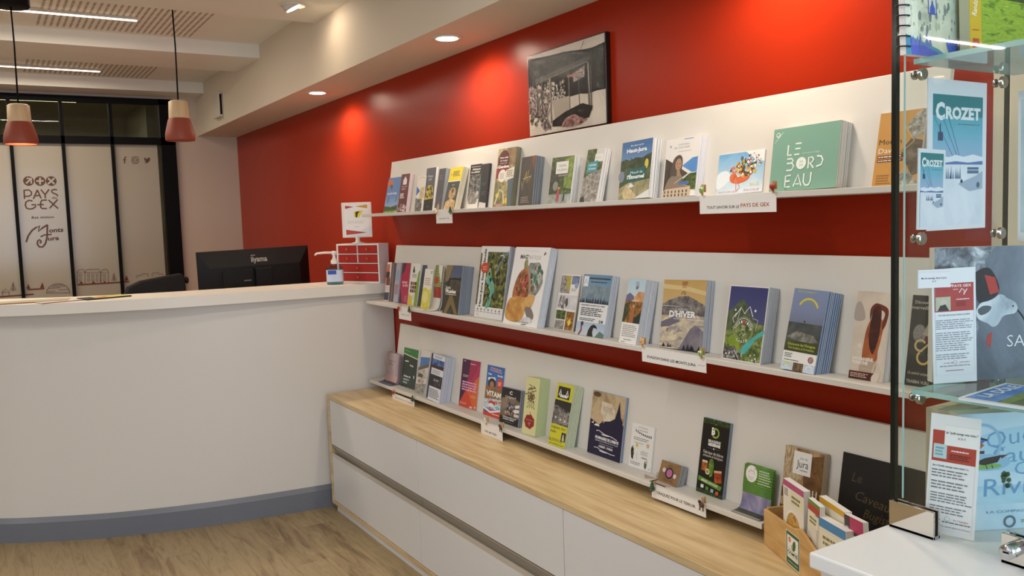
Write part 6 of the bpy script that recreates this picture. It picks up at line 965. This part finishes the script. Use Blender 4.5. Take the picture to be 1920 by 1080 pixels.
# bottom of the case: game box, its text sheet, plain cream box
D_ = Vector((-.519, .727, BZ)); gd = Vector((.883, -.468, 0)); Mg, Wg, Hg, rt = quad(D_, gd, zup, (1797, 771), (1890, 772), (1795, 990), (1887, 992))
Wg = .235; xl = (Matrix(Mg).inverted() @ onplane(1795.5, 900, D_, Vector((.468, .883, 0)))).x; Hg = min(Hg, S1-.008-BZ-.004)
Mg2 = Mg @ Matrix.Translation((xl+Wg/2, .0, 0))
board('game_box', Mg2, Wg, Hg, .028, lambda a: (a.r(0, 0, 1, 1, P(['#a8c8de', '#b9d6e6', '#cfe2ec', '#dceaf0'], 6)), a.c(.5, .32, .45, '#aacfe2', .2), a.r(0, .62, 1, .78, P(['#9cc6dc', '#bcdae8'], 10, stretch=(1, 1, 4))), a.t('Quelle', .44, .19, .14, '#6c9cc2', .5, sh=.1, rot=8, b=-.005), a.t('Sauvage', .55, .345, .13, '#6c9cc2', .62, sh=.1, rot=4), a.t('Cette', .56, .47, .11, '#6c9cc2', .34, sh=.1, rot=3), a.t('Rivière', .48, .615, .15, '#6c9cc2', .6, sh=.1, rot=3), a.ring(.16, .26, .13, .02, '#8fb8d2'), a.p([(.03, .3), (.06, .23), (.12, .19), (.2, .22), (.14, .28), (.1, .32)], '#3a6ab4'), a.p([(.08, .31), (.16, .25), (.18, .27), (.12, .33)], '#a8622c'), a.ln([(.13, .20), (.2, .23)], .012, '#2a2c34'), a.ln([(.03, .33), (.18, .33)], .02, '#4a3428'), a.c(.2, .42, .16, '#8fb8d2', .07), a.c(.17, .45, .13, '#7fae5a', .025), a.p([(.1, .42), (.18, .38), (.3, .36), (.27, .42), (.18, .44)], '#2a2622'), a.p([(.28, .36), (.34, .36), (.3, .39)], '#5d2a24'), a.ln([(.19, .44), (.2, .475)], .006, '#3a2c24'), a.ln([(.23, .44), (.24, .47)], .006, '#3a2c24'), a.p([(0, .1), (.16, .11), (.06, .2), (0, .2)][::-1], '#6fa84a'), a.ln([(.03, .1), (.06, .04), (.08, .09)], .006, '#33343a'), a.specks(.3, .52, .36, .64, 8, .018, ['#33502c'], 3), a.t('LA COMPAGNIE POUR LA RIVIÈRE', .2, .845, .022, '#6f9fb8', .74, al='l'), a.ring(.36, .935, .035, .014, '#5d6f7a'), a.l(.44, .92, .58, .95, 2, '#7d9a5a'), a.r(.64, .915, .71, .96, '#33507a'), a.t('AIN', .75, .938, .035, '#33507a', .12, b=.03, al='l')),
      'light blue board game box with handwritten lettering and birds, on the floor of the showcase', 'box', M('#e3dccb', .6), BZ+.0002, part='box_front')
e0 = Vector((-.558, .704, BZ+.004)); e1 = Vector((-.578, .768, BZ+.004)); Mt, Wt, Ht, rt = quad(e0, e0-e1, Vector((.10, .02, 1)), (1744.5, 777), (1843, 790), (1735, 1000), (1824, 1015))
board('info_sheet', Mt, Wt, Ht, .0006, lambda a: (a.r(0, 0, 1, 1, '#e9e7e6'), a.r(.06, .135, .94, .395, '#b2402f'), a.r(.30, .08, .98, .255, '#efedea'), a.ln([(.3, .085), (.97, .085)], .006, '#c9c07a'), a.t('Jeu "quelle sauvage cette rivière !"', .64, .145, .02, '#3a3638', .64, b=.02), a.t('24,50 €', .64, .185, .018, '#5d3a3a', .16), a.r(.09, .25, .36, .37, '#b9d2d6'), a.l(.13, .27, .32, .35, 3, '#6f9aa8'), a.l(.45, .285, .8, .305, 1, '#f4e0da'), a.l(.42, .32, .9, .37, 3, '#6f1f18'), a.t('Jeu « Quelle sauvage cette rivière ! »', .45, .43, .016, '#3a3a40', .72, b=.01), a.l(.08, .455, .9, .53, 3, '#77767c', .4), a.l(.08, .55, .92, .63, 3, '#77767c', .4), a.l(.08, .65, .92, .74, 4, '#77767c', .4), a.l(.08, .76, .92, .83, 3, '#77767c', .4), a.ring(.45, .865, .05, .006, '#8d8c92'), a.t("de l'équipe", .72, .865, .014, '#b45a5a', .3), a.l(.35, .885, .92, .90, 1, '#5d5c62'), a.t('Parc naturel régional du Haut-Jura', .62, .93, .013, '#5d5c62', .6), a.ln([(.05, .39), (.05, .96), (.94, .96), (.94, .39)], .004, '#cfa8a4')),
      'white text sheet leaning by the showcase door, with a price label in its red header', 'sheet', PAPER, BZ+.0008, rt)
q0 = ony(1743, 800, .792); q1 = ony(1800, 800, .792)
b = MB(); b.box((0, 0, 0), (.092, .05, .185), M('#cbbda2', .6)); o = b.build('carton'); o.matrix_world = Matrix.Translation((q0.x, .748, BZ+.0006)); tag(o, 'plain cream carton standing behind the white text sheet in the showcase', 'box')
b = MB(); b.box((.010, -.0006, .150), (.022, 0, .168), M('#5d5648', .6)); b.box((.012, -.0008, .152), (.020, -.0006, .166), M('#cbbda2', .6)); b.build('mark', o)
# middle glass shelf: poster prints
def crozet(a, big):
    a.r(0, 0, 1, 1, '#dfe3ea'); a.r(.08, .1 if big else .05, .93, .97, P(['#dfe4ee', '#c4cfe2', '#a6b4d8', '#6fb4cc', '#3f9cae', '#2f8494'], 6, 'g', .05, .255 if big else .15))
    v0 = .1 if big else .05; f = lambda v: v0+(.97-v0)*v
    a.r(.08, v0, .93, f(.16), '#2f7f88')
    a.t('C', .2, f(.125), .105, '#e6ecf0', .15, b=.05); a.t('ROZET', .59, f(.135), .075, '#e6ecf0', .6, b=.05)
    a.l(.5, f(.215), .88, f(.225), 1, '#2f6a78')
    for u0, u1 in ((.10, .45), (.24, .52), (.34, .55)): a.ln([(u0, f(.17)), (u1, f(.50))], .006, '#4a7a98')
    a.ln([(.2, f(.22)), (.2, f(.29))], .012, '#2a3a54'); a.r(.165, f(.285), .245, f(.35), '#3a4a6a')
    a.ridge(.08, .93, f(.56), [(0, f(.475)), (.15, f(.46)), (.3, f(.475)), (.45, f(.455)), (.6, f(.47)), (.8, f(.45)), (1, f(.47))], '#e4eaf2')
    a.ridge(.08, .93, f(.56), [(0, f(.505)), (.2, f(.52)), (.45, f(.505)), (.7, f(.515)), (1, f(.50))], '#5a78b4')
    a.p([(.08, f(.53)), (.93, f(.53)), (.93, f(1)), (.08, f(1))][::-1], P(['#c9d2e0', '#dde4ee', '#e9eef4'], 9))
    a.trees(.3, .55, f(.64), .09, 9, '#6f86a4', 3); a.r(.66, f(.55), .86, f(.60), '#54708f'); a.r(.64, f(.57), .88, f(.575), '#e4eaf2')
    a.p([(.5, f(.68)), (.8, f(.62)), (.93, f(.58)), (.93, f(.72)), (.7, f(.74))], '#a3b2c8'); a.c(.85, f(.69), .03, '#54647f'); a.c(.56, f(.66), .02, '#33405a')
Mp, Wp, Hp, rt = quad((-.45, .8045, S2), (1, 0, 0), zup, (1739, 152), (1851, 150), (1738.5, 433), (1846, 427))
board('art_print', Mp, Wp, Hp, .0012, lambda a: crozet(a, True), 'large pale blue ski-lift poster print taped to the end glass of the showcase', 'print', PAPER, None, rt)
Mp, Wp, Hp, rt = quad((-.45, .8025, S2), (1, 0, 0), zup, (1723, 275), (1772, 284), (1718, 431), (1770, 430))
board('postcard', Mp, Wp, Hp, .0012, lambda a: crozet(a, False), 'small ski-lift card in deeper teal, taped over the large poster print', 'card', PAPER, None, rt)
Mp, Wp, Hp, rt = quad((-.2805, .6, S2), (0, -1, 0), zup, (1910, 168), (1975, 164), (1908, 450), (1973, 455))
board('art_print', Mp, Wp, Hp, .0012, lambda a: (a.r(0, 0, 1, 1, '#dfe6ec'), a.r(.08, .06, .92, .94, P(['#a9c4d4', '#c6d8e2', '#dfe8ec'], 8))), 'pale grey-blue print at the right edge, on the back glass of the showcase', 'print', PAPER, None, rt)
# upper glass shelf: ring-bound notebook and guide book
p0 = ony(1702, 60, .775); p1 = ony(1812, 60, .775); Wn = p1.x-p0.x; Mn = frame(((p0.x+p1.x)/2, .775, S3+.0004), (1, -.03, 0), (0, .04, 1))
ob = board('notebook', Mn, Wn, .21, .010, lambda a: (a.r(0, 0, 1, 1, P(['#b4c2b0', '#c6d0bc', '#d2d9c6', '#8d9a8c'], 26, detail=2)), a.specks(.08, .05, .97, .85, 34, .022, ['#8a9a96', '#6f7f80', '#a9b8a6'], 5, 2), a.r(.36, .56, .50, .70, '#3a5aa8'), a.r(.375, .57, .485, .69, '#ccd6c6'), a.p([(.385, .69), (.39, .65), (.41, .63), (.42, .60), (.44, .60), (.45, .63), (.47, .65), (.475, .69)][::-1], '#3a5ab4'), a.p([(0, .86), (.5, .94), (.7, 1), (0, 1)], '#3f8aa8'), a.p([(.06, .88), (.3, .93), (.5, .97), (.5, 1), (.08, 1)], '#4a58b4'), a.trees(.1, .4, .93, .12, 5, '#5d6fae', 4), a.p([(.62, .86), (.82, .86), (.84, .96), (.68, .97)][::-1], '#3f60c0'), a.p([(.86, .95), (.9, .72), (.94, .95)], '#4a6ac4')),
      'ring-bound notebook with a pale speckled cover, on the upper glass shelf', 'notebook', PAPER, part='cover')
for k in range(13):
    b = MB(); z = .012+.015*k; b.tube([(-Wn/2+.006+.008*math.cos(t*.628)-.004, .005+.010*math.sin(t*.628), z+.0015*math.sin(t*.628)) for t in range(11)], .0011, M('#2c2e34', .3, .8), 6); b.build('ring', ob)
p0 = ony(1813, 60, .755); Mn = frame((p0.x+.085, .748, S3+.0004), (1, -.02, 0), (0.02, .03, 1))
board('book', Mn, .17, .235, .016, lambda a: (a.r(0, 0, 1, 1, '#d2b428'), a.r(.18, 0, 1, 1, P(['#3a5a1c', '#6f9a2c', '#9cc03c', '#7fa834', '#c4d65a'], 26, stretch=(1, 1, 4))), a.r(.18, 0, 1, .52, P(['#a9c2dc', '#8fb0d8', '#c6d4e4'], 6)), a.ridge(.18, 1, .56, [(0, .50), (.3, .46), (.6, .48), (1, .44)], '#8aa0b4'), a.ridge(.18, 1, .6, [(0, .55), (.2, .52), (.45, .50), (.55, .44), (.7, .47), (1, .50)], P(['#142410', '#2c4a1c', '#4a6a2c'], 70)), a.p([(.18, .95), (.5, .88), (1, .84), (1, 1), (.18, 1)][::-1], P(['#2c4a1c', '#45651f', '#6f8f2c'], 30)), a.t('Randonnée', .09, .64, .05, '#f2efe0', .26, rot=80, b=.02), a.l(.04, .82, .14, .83, 1, '#b43a1c'), a.r(.04, .88, .14, .95, '#b8431c'), a.t('IGN', .09, .915, .02, '#e8d4b0', .07), a.p([(.6, .3), (1, .22), (1, .3), (.62, .36)], '#8d8ac4')),
      'yellow-spined hiking guide with a green meadow, on the upper glass shelf', 'book', M('#d6cfae', .6), part='cover')

# ------------------------------------------------------------------ behind and on the counter
DESK = .74
t = thing('work_desk', 'staff desk behind the reception counter, carrying the monitor', 'desk', (-.75, 4.95, FLOOR))
b = MB(); b.box((-.75, -.42, DESK-.025-FLOOR), (.74, .42, DESK-FLOOR), WHITE); b.build('top', t, .002)
for sx in (-.74, .70):
    b = MB(); b.box((sx, -.40, 0), (sx+.03, .40, DESK-.0255-FLOOR), WHITE); b.build('leg', t)
ML_, MR_ = ony(372, 472, 4.9), ony(581.5, 461, 4.9); mz = (ML_.z+MR_.z)/2; mw = MR_.x-ML_.x; mh = .36; mc = (ML_.x+MR_.x)/2
t = thing('computer_monitor', 'black computer monitor seen from behind above the counter', 'monitor', Matrix.Translation((mc, 4.9, DESK)) @ Matrix.Rotation(R(-1), 4, 'Y'))
PL = M('#090808', .42, spec=.3, name='black_plastic'); zb, zt = mz-mh-DESK, mz-DESK
b = MB(); b.box((-mw/2, .018, zb), (mw/2, .030, zt), PL); b.box((-mw/2+.012, .0302, zb+.02), (mw/2-.012, .0306, zt-.012), M('#050608', .1)); b.build('screen', t, .002)
b = MB()
def frus(mb, a, c, y0, y1, m):
    (x0, z0, x1, z1), (u0, w0, u1, w1) = a, c
    v = [(x0, y0, z0), (x1, y0, z0), (x1, y0, z1), (x0, y0, z1), (u0, y1, w0), (u1, y1, w0), (u1, y1, w1), (u0, y1, w1)]
    mb.add(v, [(0, 3, 2, 1), (4, 5, 6, 7), (0, 1, 5, 4), (1, 2, 6, 5), (2, 3, 7, 6), (3, 0, 4, 7)], m)
frus(b, (-mw/2, zb, mw/2, zt), (-mw/2+.06, zb+.02, mw/2-.06, zt-.095), .0178, -.006, PL); b.box((-mw/2+.125, -.016, zb+.03), (mw/2-.10, -.006, zt-.115), PL); b.build('back_housing', t, .0015)
b = MB(); frus(b, (-.02, zb+.0, .085, zt-.105), (-.012, zb, .078, zt-.112), -.0162, -.045, PL); b.build('stand_mount', t, .002)
b = MB(); b.box((-.012, -.040, .012), (.078, -.017, zb+.01), PL); b.build('stand_post', t, .002)
b = MB(); b.box((-.12, -.10, .0003), (.16, .10, .012), PL); b.build('foot', t, .003)
a = Art(.2, .05, y0=0, step=3e-4); a.t('iiyama', .5, .5, .62, '#9a9691', .46, b=.025); a.r(.272, .02, .40, .10, '#9a9691'); lo = a.build('logo', t); lo.matrix_local = Matrix.Translation((.022, -.0046, zt-.082)) @ Matrix.Rotation(R(-14), 4, 'X')
b = MB(); b.box((-.075, -.0172, zt-.178), (-.034, -.0162, zt-.172), M('#8d8a86', .3, .8)); b.build('badge', t)

t = thing('office_chair', 'black office chair back behind the counter, in front of the glazed partition', 'chair', Matrix.Translation((-.93, 5.45, FLOOR)) @ Matrix.Rotation(R(8), 4, 'Z'))
FAB = M('#0b0a0b', .85, name='black_fabric')
b = MB(); prof = [(-.19, .62), (-.20, .9), (-.185, 1.03), (-.15, 1.095), (-.08, 1.125), (.05, 1.142), (.16, 1.155), (.175, 1.13), (.18, .9), (.165, .62)]
b.prism([(x, z-.0) for x, z in prof], -.03, .035, FAB, axis='y'); b.build('backrest', t, .012, 3)
b = MB(); b.box((-.23, -.02, .44), (.23, -.46, .52), FAB); b.build('seat', t, .03, 3)
b = MB(); b.box((-.03, .0355, .47), (.03, .055, .75), BLACK); b.build('back_bar', t, .005)
b = MB(); b.cyl((0, -.24, .10), (0, -.24, .44), .025, BLACK); b.build('gas_column', t)
for k in range(5):
    q = k*1.2566+.3; b = MB(); b.tube([(0, -.24, .10), (.28*math.cos(q), -.24+.28*math.sin(q), .07)], [.022, .015], BLACK); b.cyl((.28*math.cos(q), -.255+.28*math.sin(q), .028), (.28*math.cos(q), -.225+.28*math.sin(q), .028), .028, BLACK); b.build('castor_arm', t)
b = MB(); b.blob((.192, 0, 1.11), (.012, .02, .022), FAB); b.build('adjuster', t)

# small chest of drawers on the counter end, with a table sign on top
ct = 1.1003
DF = frame((-.150, 4.160, ct), (.42, -.908, 0), (0, 0, 1)); cw, chh, cdp = .295, .202, .075
t = thing('drawer_chest', 'small white chest with red drawers on the end of the counter by the wall', 'drawer chest', DF)
CW = M('#e6e1da', .45); DR = M('#a31712', .4, name='red_drawer')
b = MB(); b.box((-cw/2, 0, 0), (-cw/2+.009, cdp, chh), CW); b.box((cw/2-.009, 0, 0), (cw/2, cdp, chh), CW); b.box((-cw/2+.009, 0, 0), (cw/2-.009, cdp, .008), CW); b.box((-cw/2+.009, 0, chh-.008), (cw/2-.009, cdp, chh), CW); b.box((-cw/2+.009, cdp-.006, .008), (cw/2-.009, cdp, chh-.008), CW)
rows = [(.008, .050), (.056, .098), (.104, .146), (.152, .194)]
for z0, z1 in rows[:-1]: b.box((-cw/2+.009, 0, z1+.001), (cw/2-.009, cdp-.006, z1+.005), CW)
b.box((-.002, 0, .1035), (.002, cdp-.006, .1945), CW); b.build('case', t, .0006)
for i, (z0, z1) in enumerate(rows):
    for x0, x1 in ([(-cw/2+.011, cw/2-.011)] if i < 2 else [(-cw/2+.011, -.004), (.004, cw/2-.011)]):
        b = MB(); b.box((x0, .003, z0+.001), (x1, cdp-.010, z1-.001), DR); d = b.build('drawer', t, .0008)
        b = MB(); b.lathe([(.0001, .012), (.0045, .011), (.005, .008), (.0025, .004), (.0025, 0)], ((x0+x1)/2, .003, (z0+z1)/2), M('#a5703a', .4), 14, (0, -1, 0)); b.build('knob', d)
SF = frame((-.140, 4.175, ct+chh+.0004), (.80, -.60, 0), (0, 0, 1)); p_ = [ony(*q, 4.18) for q in ((647, 381), (693, 379), (696, 445), (650, 447))]
sh2 = p_[0].z-p_[3].z; sw2 = .158
t = thing('table_sign', 'white table sign with red and yellow corners standing on the drawer chest', 'sign', SF)
b = MB(); b.lathe([(.0001, 0), (.036, 0), (.036, .003), (.014, .009), (.010, .022), (.014, .036), (.0001, .036)], (0, .010, 0), CW, 24); b.build('pedestal', t)
b = MB(); b.box((-sw2/2, .006, .032), (sw2/2, .013, .032+sh2), CW); b.build('panel', t, .004, 3)
a = Art(sw2*.82, sh2*.90, y0=.0055); a.r(0, 0, 1, 1, '#ece8e4'); a.p([(.05, .04), (.4, .08), (.05, .14)], '#b43a34'); a.p([(.45, .07), (.95, .02), (.95, .14)][::-1], '#c9962c'); a.p([(.4, .24), (.78, .2), (.6, .42), (.4, .4)], '#e0cf2c'); a.p([(.46, .24), (.64, .22), (.56, .30), (.52, .42), (.46, .42)], '#3a3420'); a.l(.12, .52, .95, .62, 3, '#cdbfc0', .35); a.l(.4, .7, .6, .73, 1, '#c9b9ba'); a.p([(.05, .80), (.9, .91), (.05, .97)], '#b8463e')
ch = a.build('print', t); ch.location = (0, 0, .032+sh2*.05)

hp = ony(629, 534, 4.19)
t = thing('sanitizer_bottle', 'clear hand gel pump bottle with blue label on the counter', 'bottle', Matrix.Translation((hp.x, 4.19, ct)) @ Matrix.Rotation(R(-25), 4, 'Z'))
GEL = glass('clear_plastic', '#dfeef0', .9); WP = M('#ece8e2', .4, name='white_plastic')
def osq(mb, r0, prof, mat, n=28, sq=.72):
    vv = []
    for r, z in prof:
        for k in range(n):
            q = 2*math.pi*k/n; c, s = math.cos(q), math.sin(q); e = 1/(abs(c)**4+abs(s)**4)**.25
            vv.append((r*c*e, r*s*e*sq, z))
    mb.add(vv, [(i*n+k, i*n+(k+1) % n, (i+1)*n+(k+1) % n, (i+1)*n+k) for i in range(len(prof)-1) for k in range(n)], mat, True)
b = MB(); osq(b, 0, [(.001, 0), (.040, .001), (.042, .006), (.042, .080), (.038, .094), (.024, .104), (.016, .106)], GEL); b.build('bottle_body', t)
b = MB(); osq(b, 0, [(.001, .002), (.039, .003), (.0405, .008), (.0405, .076), (.001, .076)], glass('blue_gel', '#b9dce0', .2, .35, '#9fd0d4')); b.build('gel', t)
b = MB(); osq(b, 0, [(.0424, .014), (.0424, .074)], M('#c9d0e4', .5)); b.build('label', t)
b = MB(); yy = -.0313; b.poly([(-.032, yy, .052), (.010, yy, .052), (.010, yy, .072), (-.032, yy, .072)], M('#2a4fa8', .5)); b.build('label_badge', t)
b = MB(); b.lathe([(.018, .104), (.018, .122), (.012, .126), (.0075, .138), (.0075, .150), (.012, .152), (.013, .168), (.006, .170), (.0001, .170)], (0, 0, 0), WP, 24); b.tube([(0, 0, .162), (-.05, -.01, .163), (-.085, -.017, .161), (-.095, -.019, .152)], [.0065, .0055, .005, .0045], WP, 10); b.build('pump', t)

# flyers on the counter top
def flyer(px, w, d, rz, z, art, label, th=.0014, edge='#d8d0c4'):
    c = onz(px[0], px[1], ct+z); return flat('flyer', (c.x, c.y, ct+z), w, d, rz, art, label, 'flyer', th, edge)
flyer((28, 567.5), .44, .16, R(-8), .0002, lambda a: (a.r(0, 0, 1, 1, P(['#8f8a6a', '#b5ac86', '#c9bf9c', '#8a9a6a'], 14)), a.r(0, .86, 1, 1, '#b0553a'), a.r(0, .96, 1, 1, '#4a4a2c'), a.p([(.3, .2), (.8, .1), (.9, .6), (.4, .7)], '#a9b08a')), 'large greenish map flyer lying at the left edge of the counter top', .003, '#8a3c28')
flyer((118, 564), .22, .15, R(14), .0002, lambda a: (a.r(0, 0, 1, 1, '#d9d2c8'), a.r(0, .92, 1, 1, '#7a2c24'), a.r(.94, 0, 1, 1, '#b0553a')), 'white flyer with a dark red rim, between the map flyer and the yellow one', .002, '#7a2c24')
flyer((196, 558.5), .20, .12, R(16), .0002, lambda a: (a.r(0, 0, 1, 1, '#d0bf62'), a.p([(0, 0), (.3, 0), (.2, 1), (0, 1)][::-1], '#1c1812'), a.p([(.28, .4), (.55, .3), (.5, .95), (.22, 1)], '#c98a4a'), a.r(.6, .1, .95, .9, '#d8cd7c')), 'black and yellow flyer lying on the counter top', .006, '#2a2416')
